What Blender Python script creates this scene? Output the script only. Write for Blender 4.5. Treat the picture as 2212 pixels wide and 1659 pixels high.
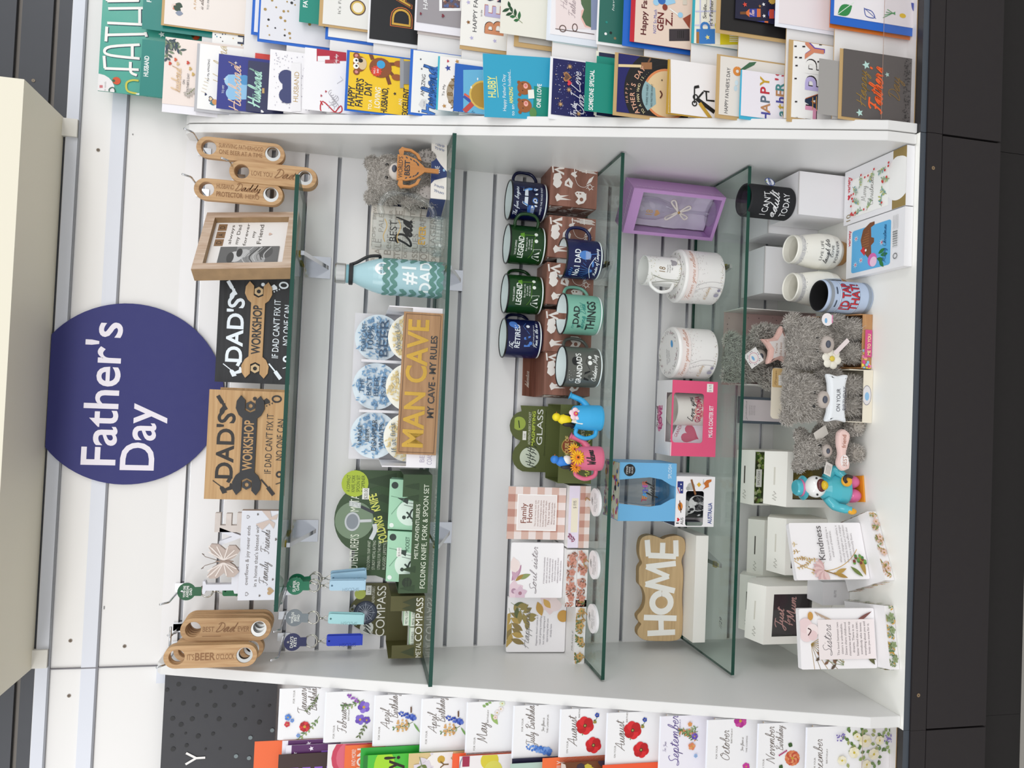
import bpy, bmesh, math, random
from mathutils import Vector, Matrix, Euler
for o in list(bpy.data.objects): bpy.data.objects.remove(o)
S = bpy.context.scene
COL = S.collection
random.seed(7)
# ---------------------------------------------------------------- camera
FPX = 1600.0                                    # focal length in pixels of the 2212 x 1659 frame
CAM = Vector((0.01485, -1.56376, 1.25489))
YAW, PITCH, ROLL = 0.02512, 0.2137, 0.04713
_f = Vector((math.sin(YAW)*math.cos(PITCH), math.cos(YAW)*math.cos(PITCH), -math.sin(PITCH)))
_r = _f.cross(Vector((0, 0, 1))).normalized(); _u = _r.cross(_f)
RT = _r*math.cos(ROLL) + _u*math.sin(ROLL); UP = -_r*math.sin(ROLL) + _u*math.cos(ROLL); FW = _f
cd = bpy.data.cameras.new('camera'); cd.sensor_width = 36; cd.sensor_fit = 'HORIZONTAL'; cd.lens = FPX/2212*36; cd.clip_start = .02
cam = bpy.data.objects.new('camera', cd); COL.objects.link(cam); S.camera = cam
cr, cu, cb = -UP, RT, -FW                       # the phone was held on its side: frame-right is down, frame-up is right
cam.matrix_world = Matrix(((cr.x, cu.x, cb.x, CAM.x), (cr.y, cu.y, cb.y, CAM.y), (cr.z, cu.z, cb.z, CAM.z), (0, 0, 0, 1)))
# ---------------------------------------------------------------- world, lamps, exposure
W = bpy.data.worlds.new('shop'); S.world = W; W.use_nodes = True
W.node_tree.nodes['Background'].inputs[0].default_value = (.93, .96, 1, 1)
W.node_tree.nodes['Background'].inputs[1].default_value = .92
def area(name, loc, target, sx, sy, power, color=(1, .98, .95)):
    l = bpy.data.lights.new(name, 'AREA'); l.shape = 'RECTANGLE'; l.size = sx; l.size_y = sy; l.energy = power; l.color = color
    o = bpy.data.objects.new(name, l); COL.objects.link(o); o.location = loc
    o.rotation_euler = (Vector(target)-Vector(loc)).to_track_quat('-Z', 'Y').to_euler(); return o
area('ceiling_lamp', (-2.2, -1.9, 2.35), (.2, -.1, .8), 1.4, .5, 17)
area('ceiling_lamp', (2.2, -1.9, 2.35), (-.2, -.1, .8), 1.4, .5, 15)
area('ceiling_lamp', (0, -3.6, 2.5), (0, 0, .8), 2.6, .7, 30)
S.view_settings.view_transform = 'Standard'; S.view_settings.look = 'None'; S.view_settings.gamma = 1
S.view_settings.use_curve_mapping = False; S.view_settings.exposure = -0.1
S.cycles.transparent_max_bounces = 48           # many clear sheets stand behind one another
# ---------------------------------------------------------------- photo geometry to world
ZO = 1.56
def ray(x, y): return FW + RT*((1659-y)-829.5)/FPX - UP*(x-1106)/FPX
def at(x, y, Y):
    d = ray(x, y); return CAM + d*((Y-CAM.y)/d.y)
def zat(x, y, z):
    d = ray(x, y); return CAM + d*((z-CAM.z)/d.z)
def sc(P): return (P-CAM).dot(FW)/FPX            # metres per pixel there
# ---------------------------------------------------------------- materials
_M = {}
def lin(h):
    h = h.lstrip('#'); h = h if len(h) == 6 else ''.join(c*2 for c in h); v = [int(h[i:i+2], 16)/255 for i in (0, 2, 4)]
    return tuple(c/12.92 if c <= .04045 else ((c+.055)/1.055)**2.4 for c in v)+(1,)
def P(mt): return mt.node_tree.nodes['Principled BSDF'].inputs
def m(c, r=.5, metal=0., var=0.):
    k = (c, r, metal, var)
    if k in _M: return _M[k]
    mt = bpy.data.materials.new('surface_'+c.lstrip('#')); mt.use_nodes = True; p = P(mt)
    p['Base Color'].default_value = lin(c); p['Roughness'].default_value = r; p['Metallic'].default_value = metal
    nt = mt.node_tree; tc = nt.nodes.new('ShaderNodeTexCoord'); n = nt.nodes.new('ShaderNodeTexNoise')
    n.inputs['Scale'].default_value = 60; nt.links.new(tc.outputs['Object'], n.inputs['Vector'])
    mr = nt.nodes.new('ShaderNodeMapRange'); mr.inputs[3].default_value = max(.02, r-.04); mr.inputs[4].default_value = r+.04
    nt.links.new(n.outputs[0], mr.inputs[0]); nt.links.new(mr.outputs[0], p['Roughness'])
    if var:
        mx = nt.nodes.new('ShaderNodeMixRGB'); mx.blend_type = 'MULTIPLY'; mx.inputs[0].default_value = var
        mx.inputs[1].default_value = lin(c); nt.links.new(n.outputs[0], mx.inputs[2]); nt.links.new(mx.outputs[0], p['Base Color'])
    _M[k] = mt; return mt
def wood(c1, c2, key, sx=3, sz=60, r=.5, axis='X', contrast=(.3, .7)):
    k = ('w', c1, c2, key, axis)
    if k in _M: return _M[k]
    mt = bpy.data.materials.new('wood_'+key); mt.use_nodes = True; nt = mt.node_tree; p = P(mt); p['Roughness'].default_value = r
    tc = nt.nodes.new('ShaderNodeTexCoord'); mp = nt.nodes.new('ShaderNodeMapping')
    mp.inputs['Scale'].default_value = {'X': (sx, sz, sz), 'Z': (sz, sz, sx)}[axis]
    nt.links.new(tc.outputs['Object'], mp.inputs['Vector'])
    n = nt.nodes.new('ShaderNodeTexNoise'); n.inputs['Scale'].default_value = 2.2; n.inputs['Detail'].default_value = 6; n.inputs['Distortion'].default_value = .6
    nt.links.new(mp.outputs[0], n.inputs['Vector'])
    rp = nt.nodes.new('ShaderNodeValToRGB'); rp.color_ramp.elements[0].position = contrast[0]; rp.color_ramp.elements[1].position = contrast[1]
    rp.color_ramp.elements[0].color = lin(c1); rp.color_ramp.elements[1].color = lin(c2)
    nt.links.new(n.outputs[0], rp.inputs[0]); nt.links.new(rp.outputs[0], p['Base Color'])
    _M[k] = mt; return mt
def clear(tint, key, ior=1.45, rough=.02, refl=1.0):
    """thin clear sheet: tinted transmission plus Fresnel reflection"""
    k = ('g', tint, key)
    if k in _M: return _M[k]
    mt = bpy.data.materials.new('clear_'+key); mt.use_nodes = True; nt = mt.node_tree; nt.nodes.clear()
    out = nt.nodes.new('ShaderNodeOutputMaterial'); mx = nt.nodes.new('ShaderNodeMixShader'); t = nt.nodes.new('ShaderNodeBsdfTransparent')
    g = nt.nodes.new('ShaderNodeBsdfGlossy'); fr = nt.nodes.new('ShaderNodeFresnel'); fr.inputs[0].default_value = ior
    mu = nt.nodes.new('ShaderNodeMath'); mu.operation = 'MULTIPLY'; mu.inputs[1].default_value = refl
    t.inputs[0].default_value = lin(tint); g.inputs['Roughness'].default_value = rough
    ge = nt.nodes.new('ShaderNodeNewGeometry'); io = nt.nodes.new('ShaderNodeMapRange'); io.inputs[3].default_value = ior; io.inputs[4].default_value = 1/ior
    nt.links.new(ge.outputs['Backfacing'], io.inputs[0]); nt.links.new(io.outputs[0], fr.inputs[0])
    nt.links.new(fr.outputs[0], mu.inputs[0]); nt.links.new(mu.outputs[0], mx.inputs[0]); nt.links.new(t.outputs[0], mx.inputs[1]); nt.links.new(g.outputs[0], mx.inputs[2]); nt.links.new(mx.outputs[0], out.inputs[0])
    _M[k] = mt; return mt
def mm(c): return m(c) if isinstance(c, str) else c
WHITE = '#f1f0ee'; CARD = '#f4f2f1'
CHROME = m('#d5d6d8', .18, 1.); STEEL = m('#c9c9c6', .3, 1.)
BEECH = wood('#b48b60', '#c9a478', 'beech', 6, 90, .55, 'Z', (.35, .65))
OAK = wood('#b28a5c', '#c8a375', 'oak', 3, 90, .6, 'X'); PINE = wood('#b89a70', '#cdb083', 'pine', 4, 70, .6, 'X')
WALNUT = wood('#97704a', '#b08860', 'walnut', 4, 60, .5, 'X'); ASHB = wood('#1d1e20', '#2c2d30', 'black_stained', 3, 60, .6, 'X')
PLANKS = wood('#6d4636', '#98695a', 'printed_planks', 2.2, 26, .45, 'X', (.3, .62)); FRAMEW = wood('#b99a80', '#d8c3b0', 'limed', 6, 60, .6, 'Z')
# ---------------------------------------------------------------- text and lettering
_T = {}
def txt2d(s, shear=0, bold=0, res=2):
    k = (s, shear, bold, res)
    if k in _T: return _T[k]
    c = bpy.data.curves.new('t', 'FONT'); c.body = s; c.size = 1; c.shear = shear; c.offset = bold; c.resolution_u = res; c.fill_mode = 'FRONT' if hasattr(c, 'fill_mode') else c.fill_mode
    o = bpy.data.objects.new('t', c); me = bpy.data.meshes.new_from_object(o)
    vs = [(v.co.x, v.co.y) for v in me.vertices]; fs = [tuple(p.vertices) for p in me.polygons]
    bpy.data.objects.remove(o); bpy.data.meshes.remove(me); bpy.data.curves.remove(c)
    if not vs: vs = [(0, 0)]
    x0 = min(v[0] for v in vs); x1 = max(v[0] for v in vs)
    _T[k] = (vs, fs, x0, x1); return _T[k]
CAPH = max(v[1] for v in txt2d('H')[0])
def split2d(vs, fs, step):
    bm = bmesh.new(); bv = [bm.verts.new((a, b, 0)) for a, b in vs]
    for f in fs:
        try: bm.faces.new([bv[i] for i in f])
        except ValueError: pass
    x0 = min(v[0] for v in vs); x1 = max(v[0] for v in vs); x = x0+step
    while x < x1:
        bmesh.ops.bisect_plane(bm, geom=bm.verts[:]+bm.edges[:]+bm.faces[:], plane_co=(x, 0, 0), plane_no=(1, 0, 0)); x += step
    bm.verts.index_update(); r = ([(v.co.x, v.co.y) for v in bm.verts], [tuple(v.index for v in f.verts) for f in bm.faces]); bm.free(); return r
CUR = {'a': (1.15, [(0, .1), (.75, .95), (.45, 1), (.1, .55), (.15, .1), (.4, 0), (.75, .5), (.85, 1), (.78, .3), (.9, 0), (1.15, .15)]),
'b': (1, [(0, .1), (.45, 1.2), (.55, 2), (.4, 2.15), (.25, 1.5), (.2, .3), (.4, 0), (.7, .2), (.75, .7), (.55, .9), (.7, .6), (1, .7)]),
'c': (.85, [(0, .1), (.5, .95), (.3, 1), (.08, .5), (.2, .05), (.5, 0), (.85, .2)]),
'd': (1.15, [(0, .1), (.7, .9), (.4, 1), (.1, .5), (.2, .05), (.5, .1), (.85, 1.2), (.95, 2.1), (.8, .6), (.85, .05), (1.15, .15)]),
'e': (.8, [(0, .1), (.4, .45), (.55, .85), (.35, 1), (.12, .5), (.25, .05), (.5, 0), (.8, .2)]),
'f': (.7, [(0, .1), (.4, 1.1), (.55, 1.95), (.4, 2.1), (.3, 1.4), (.25, -.7), (.35, -1), (.45, -.5), (.3, .05), (.7, .2)]),
'g': (1.1, [(0, .1), (.7, .95), (.4, 1), (.1, .5), (.2, .05), (.5, .1), (.8, .95), (.75, -.5), (.5, -1), (.3, -.75), (.6, -.2), (1.1, .2)]),
'h': (1, [(0, .1), (.4, 1.2), (.5, 2), (.35, 2.1), (.25, 1.4), (.15, 0), (.3, .7), (.55, 1), (.7, .8), (.65, .2), (.75, 0), (1, .15)]),
'i': (.55, [(0, .1), (.25, 1), (.22, .3), (.3, 0), (.55, .15)]),
'k': (.95, [(0, .1), (.4, 1.3), (.5, 2), (.35, 2.1), (.22, 1.3), (.15, 0), (.25, .55), (.6, 1), (.6, .7), (.3, .5), (.6, .05), (.95, .15)]),
'l': (.6, [(0, .1), (.4, 1.2), (.5, 2), (.35, 2.1), (.22, 1.2), (.22, .2), (.35, 0), (.6, .15)]),
'm': (1.5, [(0, .1), (.2, 1), (.2, .05), (.35, .7), (.55, 1), (.65, .8), (.62, .05), (.8, .7), (1, 1), (1.1, .8), (1.08, .2), (1.2, 0), (1.5, .15)]),
'n': (1.05, [(0, .1), (.2, 1), (.2, .05), (.35, .7), (.55, 1), (.68, .8), (.65, .2), (.75, 0), (1.05, .15)]),
'o': (.95, [(0, .1), (.5, 1), (.25, .9), (.1, .45), (.25, 0), (.55, .1), (.7, .6), (.5, 1), (.65, .8), (.95, .8)]),
'p': (1.05, [(0, .1), (.25, 1), (.2, -.9), (.25, .4), (.5, 1), (.75, .7), (.65, .15), (.35, .05), (1.05, .15)]),
'r': (.75, [(0, .1), (.2, 1.05), (.25, .85), (.5, .85), (.5, .3), (.6, 0), (.75, .15)]),
's': (.7, [(0, .1), (.35, 1), (.45, .5), (.4, .1), (.15, .02), (.7, .15)]),
't': (.65, [(0, .1), (.35, 1.7), (.28, .4), (.38, 0), (.65, .15)]),
'u': (1.05, [(0, .1), (.2, 1), (.18, .3), (.35, 0), (.6, .3), (.75, 1), (.72, .3), (.82, 0), (1.05, .15)]),
'v': (.85, [(0, .1), (.2, 1), (.3, .1), (.4, 0), (.65, .9), (.85, .85)]),
'w': (1.2, [(0, .1), (.15, 1), (.25, .1), (.4, 0), (.6, .8), (.65, .1), (.8, 0), (1, .95), (1.2, .85)]),
'y': (1, [(0, .1), (.2, 1), (.2, .4), (.4, .1), (.65, .5), (.75, 1), (.65, -.5), (.4, -1), (.25, -.7), (.6, -.1), (1, .15)])}
CAPS = {'C': (1.2, [[(1.2, 1.7), (.9, 2.1), (.35, 1.7), (.1, .8), (.4, .05), (.8, .1), (1.2, .3)]]), 'I': (.7, [[(.1, 1.9), (.5, 2.1), (.9, 2.05)], [(.5, 2.05), (.35, .8), (.3, 0)], [(0, .05), (.6, .05)]]), 'J': (1.3, [[(0, 1.7), (.5, 2.1), (1.5, 2)], [(1, 2), (.9, .2), (.6, -.8), (.2, -.6), (.6, 0), (1.3, .2)]]),
'F': (1.2, [[(0, 1.8), (.4, 2.1), (1.5, 2.05)], [(.8, 2), (.6, .6), (.3, 0), (0, .2)], [(.3, 1), (1, 1.1)]]),
'A': (1.7, [[(0, 0), (.5, .9), (1.1, 2.1), (1.2, .9), (1.3, 0), (1.7, .15)], [(.2, .6), (1.5, .75)]]),
'M': (2.1, [[(0, 0), (.3, .6), (.5, 2), (.8, .3), (1.4, 2.1), (1.5, .6), (1.6, 0), (2.1, .2)]]),
'S': (1.2, [[(1.2, 1.8), (.9, 2.1), (.4, 1.8), (.5, 1.3), (.9, .7), (.7, .05), (.1, 0), (-.1, .35), (.5, .2), (1.2, .15)]]),
'O': (1.5, [[(.9, 2.1), (.3, 1.6), (.1, .6), (.5, 0), (1.1, .4), (1.3, 1.4), (.9, 2.1), (.8, 1.7), (1.5, 1.4)]]),
'N': (1.8, [[(0, 0), (.3, .9), (.5, 2), (.9, 1), (1.2, 0), (1.4, 1.2), (1.8, 2.1)]]),
'D': (1.5, [[(.5, 2.0), (.4, .8), (.2, 0), (.9, .1), (1.4, .9), (1.1, 1.8), (.4, 2.1), (0, 1.7)]]),
'H': (1.7, [[(.3, 2.1), (.3, 1), (.1, 0)], [(1.4, 2.2), (1.3, 1), (1.2, .1), (1.7, .2)], [(-.1, .9), (.7, 1.2), (1.6, 1.1)]]),
'B': (1.35, [[(.4, 2), (.3, .9), (.15, 0)], [(0, 1.7), (.6, 2.2), (1.1, 1.8), (.5, 1.15), (1.1, .8), (.9, .1), (.2, .05), (1.35, .15)]]),
'L': (1.3, [[(.9, 2), (.6, 2.1), (.4, 1.2), (.1, 0), (.7, .1), (1.3, .2)]]),
'K': (1.3, [[(.3, 2.1), (.2, 0)], [(1.1, 2.1), (.3, 1), (.8, .3), (1.3, .1)]]),
'W': (2, [[(0, 2), (.3, .3), (.5, 0), (.9, 1.6), (1.1, .1), (1.3, 0), (1.8, 2.1)]]),
'G': (1.4, [[(1.2, 1.8), (.8, 2.1), (.2, 1.2), (.4, .1), (1, .3), (1.1, .9), (1, -.6), (.5, -1), (1.4, .2)]]),
'T': (1.1, [[(0, 1.9), (.5, 2.1), (1.4, 2)], [(.8, 2), (.6, .5), (.4, 0)]]), 'Y': (1.2, [[(0, 2), (.3, 1.2), (.8, 1.4), (1.1, 2.1), (.8, 0), (.3, -.8)]]),
'P': (1.2, [[(.4, 2), (.2, 0)], [(0, 1.7), (.6, 2.2), (1.1, 1.7), (.4, 1.0)]])}
def crom(pts, n=4):
    if len(pts) < 3: return pts
    q = [pts[0]]+list(pts)+[pts[-1]]; out = []
    for i in range(1, len(q)-2):
        a, b, c, d = q[i-1:i+3]
        for j in range(n):
            t = j/n
            out.append(tuple(.5*((2*b[e])+(c[e]-a[e])*t+(2*a[e]-5*b[e]+4*c[e]-d[e])*t*t+(3*b[e]-a[e]-3*c[e]+d[e])*t**3) for e in range(len(b))))
    return out+[tuple(pts[-1])]
def cursive(s, slant=.35):
    x = 0; strokes = []; cur = []
    for ch in s:
        if ch in CUR:
            adv, p = CUR[ch]
            cur += [(x+a, b) for a, b in (p if not cur else p[1:])]
            if ch == 'i': strokes.append([(x+.35, 1.5), (x+.42, 1.6)])
            if ch == 't': strokes.append([(x+.0, 1.25), (x+.7, 1.35)])
            x += adv
        else:
            if cur: strokes.append(cur); cur = []
            if ch in CAPS:
                adv, ps = CAPS[ch]
                for p in ps: strokes.append([(x+a, b) for a, b in p])
                x += adv
                cur = []
            elif ch == "'": strokes.append([(x+.1, 2.1), (x+.05, 1.7)]); x += .25
            elif ch == '.': strokes.append([(x+.1, .05), (x+.17, .1)]); x += .3
            else: x += .7
    if cur: strokes.append(cur)
    return [[(a+slant*b, b) for a, b in crom(st)] for st in strokes], x
# ---------------------------------------------------------------- mesh builder
class B:
    def __init__(s): s.v = []; s.f = []; s.mi = []; s.ms = []; s.sm = []
    def mat(s, c):
        c = mm(c)
        if c not in s.ms: s.ms.append(c)
        return s.ms.index(c)
    def add(s, vs, fs, c, smooth=False, T=None):
        b = len(s.v); i = s.mat(c)
        s.v += [tuple(T @ Vector(v)) for v in vs] if T else [tuple(v) for v in vs]
        s.f += [tuple(b+j for j in f) for f in fs]; s.mi += [i]*len(fs); s.sm += [smooth]*len(fs); return s
    def quad(s, a, b, c, d, col): return s.add([a, b, c, d], [(0, 1, 2, 3)], col)
    def box(s, lo, hi, c, T=None, skip=(), **fc):
        x0, y0, z0 = lo; x1, y1, z1 = hi
        vs = [(x0, y0, z0), (x1, y0, z0), (x1, y1, z0), (x0, y1, z0), (x0, y0, z1), (x1, y0, z1), (x1, y1, z1), (x0, y1, z1)]
        for k, f in {'bottom': (3, 2, 1, 0), 'top': (4, 5, 6, 7), 'front': (0, 1, 5, 4), 'right': (1, 2, 6, 5), 'back': (2, 3, 7, 6), 'left': (3, 0, 4, 7)}.items():
            if k not in skip: s.add([vs[i] for i in f], [(0, 1, 2, 3)], fc.get(k, c), T=T)
        return s
    def lathe(s, prof, c, seg=40, T=None, smooth=True, cols=None):
        vs = []; n = len(prof)
        for r, z in prof:
            for k in range(seg):
                a = 2*math.pi*k/seg; vs.append((max(r, 1e-5)*math.cos(a), max(r, 1e-5)*math.sin(a), z))
        for i in range(n-1):
            fs = [(i*seg+k, i*seg+(k+1) % seg, (i+1)*seg+(k+1) % seg, (i+1)*seg+k) for k in range(seg)]
            used = sorted({j for f in fs for j in f}); mp = {j: q for q, j in enumerate(used)}
            s.add([vs[j] for j in used], [tuple(mp[j] for j in f) for f in fs], cols[i] if cols else c, smooth, T)
        return s
    def tube(s, pts, r, c, seg=8, closed=False, T=None, smooth=True):
        pts = [Vector(p) for p in pts]; n = len(pts); rs = r if isinstance(r, (list, tuple)) else [r]*n; vs = []; fs = []
        up = None
        for i, p in enumerate(pts):
            a = pts[i-1] if (i or closed) else p; b = pts[(i+1) % n] if (i < n-1 or closed) else p
            t = (b-a).normalized()
            if up is None: up = t.orthogonal().normalized()
            up = (up-t*up.dot(t)).normalized(); w = t.cross(up)
            for k in range(seg):
                g = 2*math.pi*k/seg; vs.append(p+(up*math.cos(g)+w*math.sin(g))*rs[i])
        for i in range(n if closed else n-1):
            j = (i+1) % n
            fs += [(i*seg+k, i*seg+(k+1) % seg, j*seg+(k+1) % seg, j*seg+k) for k in range(seg)]
        if not closed: fs += [tuple(range(seg))[::-1], tuple((n-1)*seg+k for k in range(seg))]
        return s.add(vs, fs, c, smooth, T)
    def ell(s, c, r, col, T=None, nu=20, nv=12):
        vs = []; fs = []
        for j in range(nv+1):
            th = math.pi*j/nv
            for k in range(nu):
                a = 2*math.pi*k/nu; vs.append((c[0]+r[0]*math.sin(th)*math.cos(a), c[1]+r[1]*math.sin(th)*math.sin(a), c[2]-r[2]*math.cos(th)))
        for j in range(nv): fs += [(j*nu+k, j*nu+(k+1) % nu, (j+1)*nu+(k+1) % nu, (j+1)*nu+k) for k in range(nu)]
        return s.add(vs, fs, col, True, T)
    def shape(s, outlines, depth, c, T=None, bevel=0, side=None):
        """flat cut-out: outlines (first outer, then holes) in x,z, front at y=0, going back to y=depth"""
        cu_ = bpy.data.curves.new('s', 'CURVE'); cu_.dimensions = '2D'; cu_.fill_mode = 'BOTH'; cu_.extrude = depth/2-bevel; cu_.bevel_depth = bevel; cu_.bevel_resolution = 1; cu_.offset = -bevel
        for ol in outlines:
            sp = cu_.splines.new('POLY'); sp.points.add(len(ol)-1); sp.use_cyclic_u = True
            for p, q in zip(sp.points, ol): p.co = (q[0], q[1], 0, 1)
        o = bpy.data.objects.new('s', cu_); me = bpy.data.meshes.new_from_object(o)
        vs = [(v.co.x, depth/2-v.co.z, v.co.y) for v in me.vertices]; fs = [tuple(p.vertices) for p in me.polygons]
        if side is None: s.add(vs, fs, c, False, T)
        else:
            s.add(vs, [f for f, p in zip(fs, me.polygons) if abs(p.normal.z) > .9], c, False, T); s.add(vs, [f for f, p in zip(fs, me.polygons) if abs(p.normal.z) <= .9], side, False, T)
        bpy.data.objects.remove(o); bpy.data.meshes.remove(me); bpy.data.curves.remove(cu_); return s
    def obj(s, name, parent=None, label=None, cat=None, group=None, loc=None, rot=None, kind=None):
        me = bpy.data.meshes.new(name); me.from_pydata(s.v, [], s.f); me.polygons.foreach_set('material_index', s.mi); me.polygons.foreach_set('use_smooth', s.sm)
        for x in s.ms: me.materials.append(x)
        me.update(); o = bpy.data.objects.new(name, me); COL.objects.link(o)
        if parent: o.parent = parent
        if loc is not None: o.location = loc
        if rot is not None: o.rotation_euler = rot
        return tag(o, label, cat, group, kind)
def tag(o, label=None, cat=None, group=None, kind=None):
    for k, v in (('label', label), ('category', cat), ('group', group), ('kind', kind)):
        if v: o[k] = v
    return o
def thing(name, label, cat, loc, rotz=0, group=None, rot=None):
    o = bpy.data.objects.new(name, None); o.empty_display_size = .02; COL.objects.link(o); o.location = loc
    o.rotation_euler = rot if rot else (0, 0, rotz); return tag(o, label, cat, group)
def dup(o, loc=None, label=None, rot=None, parent=None):
    c = o.copy(); COL.objects.link(c)
    if parent: c.parent = parent
    if loc is not None: c.location = loc
    if rot is not None: c.rotation_euler = rot
    if label: c['label'] = label
    for ch in list(o.children): dup(ch, parent=c)
    return c
def circ(cx, cz, r, n=28, rz=None): return [(cx+r*math.cos(2*math.pi*k/n), cz+(rz or r)*math.sin(2*math.pi*k/n)) for k in range(n)]
def rrect(x0, z0, x1, z1, r, n=5):
    o = []
    for cx, cz, a in ((x1-r, z0+r, -90), (x1-r, z1-r, 0), (x0+r, z1-r, 90), (x0+r, z0+r, 180)):
        o += [(cx+r*math.cos(math.radians(a+90*k/n)), cz+r*math.sin(math.radians(a+90*k/n))) for k in range(n+1)]
    return o
def rect(x0, z0, x1, z1): return [(x0, z0), (x1, z0), (x1, z1), (x0, z1)]
# ---------------------------------------------------------------- printed surfaces
class Face:
    """a printed face: u across, v up (0..1); sizes are fractions of its height"""
    def __init__(s, b, O, U, V, w, h, cyl=None):
        s.b = b; s.O = Vector(O); s.U = Vector(U).normalized(); s.V = Vector(V).normalized(); s.N = s.U.cross(s.V); s.w = w; s.h = h; s.k = .00025; s.cyl = cyl
    def pt(s, a, b):
        if s.cyl:
            R, th0, prof = s.cyl; r = prof(b) if prof else R
            th = th0+(a-s.w/2)/R; return s.O+Vector(((r+s.k)*math.cos(th), (r+s.k)*math.sin(th), b))
        return s.O+s.U*a+s.V*b+s.N*s.k
    def put(s, pts, fs, c):
        s.k += .00003; e = 1e-9
        if not s.cyl and (min(p[0] for p in pts) < -e or max(p[0] for p in pts) > s.w+e or min(p[1] for p in pts) < -e or max(p[1] for p in pts) > s.h+e):
            for f in fs:                        # print stops at the edge of the sheet
                q = [pts[i] for i in f]
                for ax, lim, sg in ((0, 0, 1), (0, s.w, -1), (1, 0, 1), (1, s.h, -1)):
                    r = []
                    for i in range(len(q)):
                        a, b = q[i-1], q[i]; da, db = sg*(a[ax]-lim), sg*(b[ax]-lim)
                        if (da < 0) != (db < 0): t = da/(da-db); r.append((a[0]+(b[0]-a[0])*t, a[1]+(b[1]-a[1])*t))
                        if db >= 0: r.append(b)
                    q = r
                    if not q: break
                if len(q) > 2: s.b.add([s.pt(*p) for p in q], [tuple(range(len(q)))], c)
            return s
        s.b.add([s.pt(*p) for p in pts], fs, c); return s
    def poly(s, pts, c):
        p = [(u*s.w, v*s.h) for u, v in pts]
        return s.put(p, [tuple(range(len(p)))], c)
    def rect(s, u0, v0, u1, v1, c):
        if not s.cyl: return s.poly(rect(u0, v0, u1, v1), c)
        n = max(2, int(abs(u1-u0)*s.w/.004)); p = []; f = []
        for k in range(n+1):
            u = u0+(u1-u0)*k/n; p += [(u*s.w, v0*s.h), (u*s.w, v1*s.h)]
            if k < n: f.append((2*k, 2*k+2, 2*k+3, 2*k+1))
        return s.put(p, f, c)
    def at(s, u, v, pts, c, rot=0, fan=False):
        ca, sa = math.cos(math.radians(rot)), math.sin(math.radians(rot)); h = s.h
        q = [(u*s.w+(a*ca-b*sa)*h, v*h+(a*sa+b*ca)*h) for a, b in pts]
        if fan: return s.put([(u*s.w, v*h)]+q, [(0, i+1, (i+1) % len(q)+1) for i in range(len(q))], c)
        return s.put(q, [tuple(range(len(q)))], c)
    def disc(s, u, v, r, c, ry=None, n=20, rot=0): return s.at(u, v, circ(0, 0, r, n, ry), c, rot, fan=True)
    def ring(s, u, v, r, t, c, ry=None, a0=0, a1=360):
        n = 24; ry = ry or r
        return s.line_raw([(u*s.w+r*s.h*math.cos(math.radians(a0+(a1-a0)*k/n)), v*s.h+ry*s.h*math.sin(math.radians(a0+(a1-a0)*k/n))) for k in range(n+1)], t*s.h, c)
    def star(s, u, v, r, c, n=5, inner=.45, rot=0):
        return s.at(u, v, [((r if k % 2 == 0 else r*inner)*math.sin(math.pi*k/n), (r if k % 2 == 0 else r*inner)*math.cos(math.pi*k/n)) for k in range(2*n)], c, rot, fan=True)
    def heart(s, u, v, r, c, rot=0):
        return s.at(u, v, [(r*.062*16*math.sin(t)**3, r*.062*(13*math.cos(t)-5*math.cos(2*t)-2*math.cos(3*t)-math.cos(4*t))) for t in [2*math.pi*k/24 for k in range(24)]], c, rot, fan=True)
    def leaf(s, u, v, l, w, ang, c):
        n = 8; p = [(l*k/n, w/2*math.sin(math.pi*k/n)) for k in range(n+1)]+[(l*k/n, -w/2*math.sin(math.pi*k/n)) for k in range(n-1, 0, -1)]
        return s.at(u, v, p, c, ang)
    def flower(s, u, v, r, c, cc='#d8a030', n=6, rot=0):
        for k in range(n): s.leaf(u, v, r, r*.72 if n < 8 else r*.4, rot+360*k/n, c)
        return s.disc(u, v, r*.25, cc, n=10)
    def line_raw(s, p, w, c):
        vs = []; fs = []; n = len(p)
        for i in range(n):
            a = p[max(0, i-1)]; b = p[min(n-1, i+1)]; dx, dy = b[0]-a[0], b[1]-a[1]; l = math.hypot(dx, dy) or 1e-9
            nx, ny = -dy/l*w/2, dx/l*w/2; vs += [(p[i][0]+nx, p[i][1]+ny), (p[i][0]-nx, p[i][1]-ny)]
            if i: fs.append((2*i-2, 2*i-1, 2*i+1, 2*i))
        return s.put(vs, fs, c)
    def line(s, pts, w, c, smooth=False):
        pts = crom(pts) if smooth else pts
        return s.line_raw([(u*s.w, v*s.h) for u, v in pts], w*s.h, c)
    def t(s, txt, u, v, hgt, c, al='c', rot=0, sh=0, bold=.0, wmax=None, w=None):
        if not txt.strip(): return s
        bold = min(bold, .022); vs, fs, x0, x1 = txt2d(txt, sh, bold, 4 if hgt*s.h > .006 else 2); k = hgt*s.h/CAPH; kx = k
        if w: kx = w*s.w/(x1-x0)
        elif wmax and (x1-x0)*k > wmax*s.w: kx = wmax*s.w/(x1-x0)
        if s.cyl: vs, fs = split2d(vs, fs, .004/kx)
        off = {'c': -(x0+x1)/2, 'l': -x0, 'r': -x1}[al]; ca, sa = math.cos(math.radians(rot)), math.sin(math.radians(rot))
        q = [((a+off)*kx, b*k) for a, b in vs]
        return s.put([(u*s.w+a*ca-b*sa, v*s.h+a*sa+b*ca) for a, b in q], fs, c)
    def lines(s, ls, u, v, hgt, dv, c, **kw):
        for i, l in enumerate(ls): s.t(l, u, v-i*dv, hgt, c, **kw)
        return s
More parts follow.
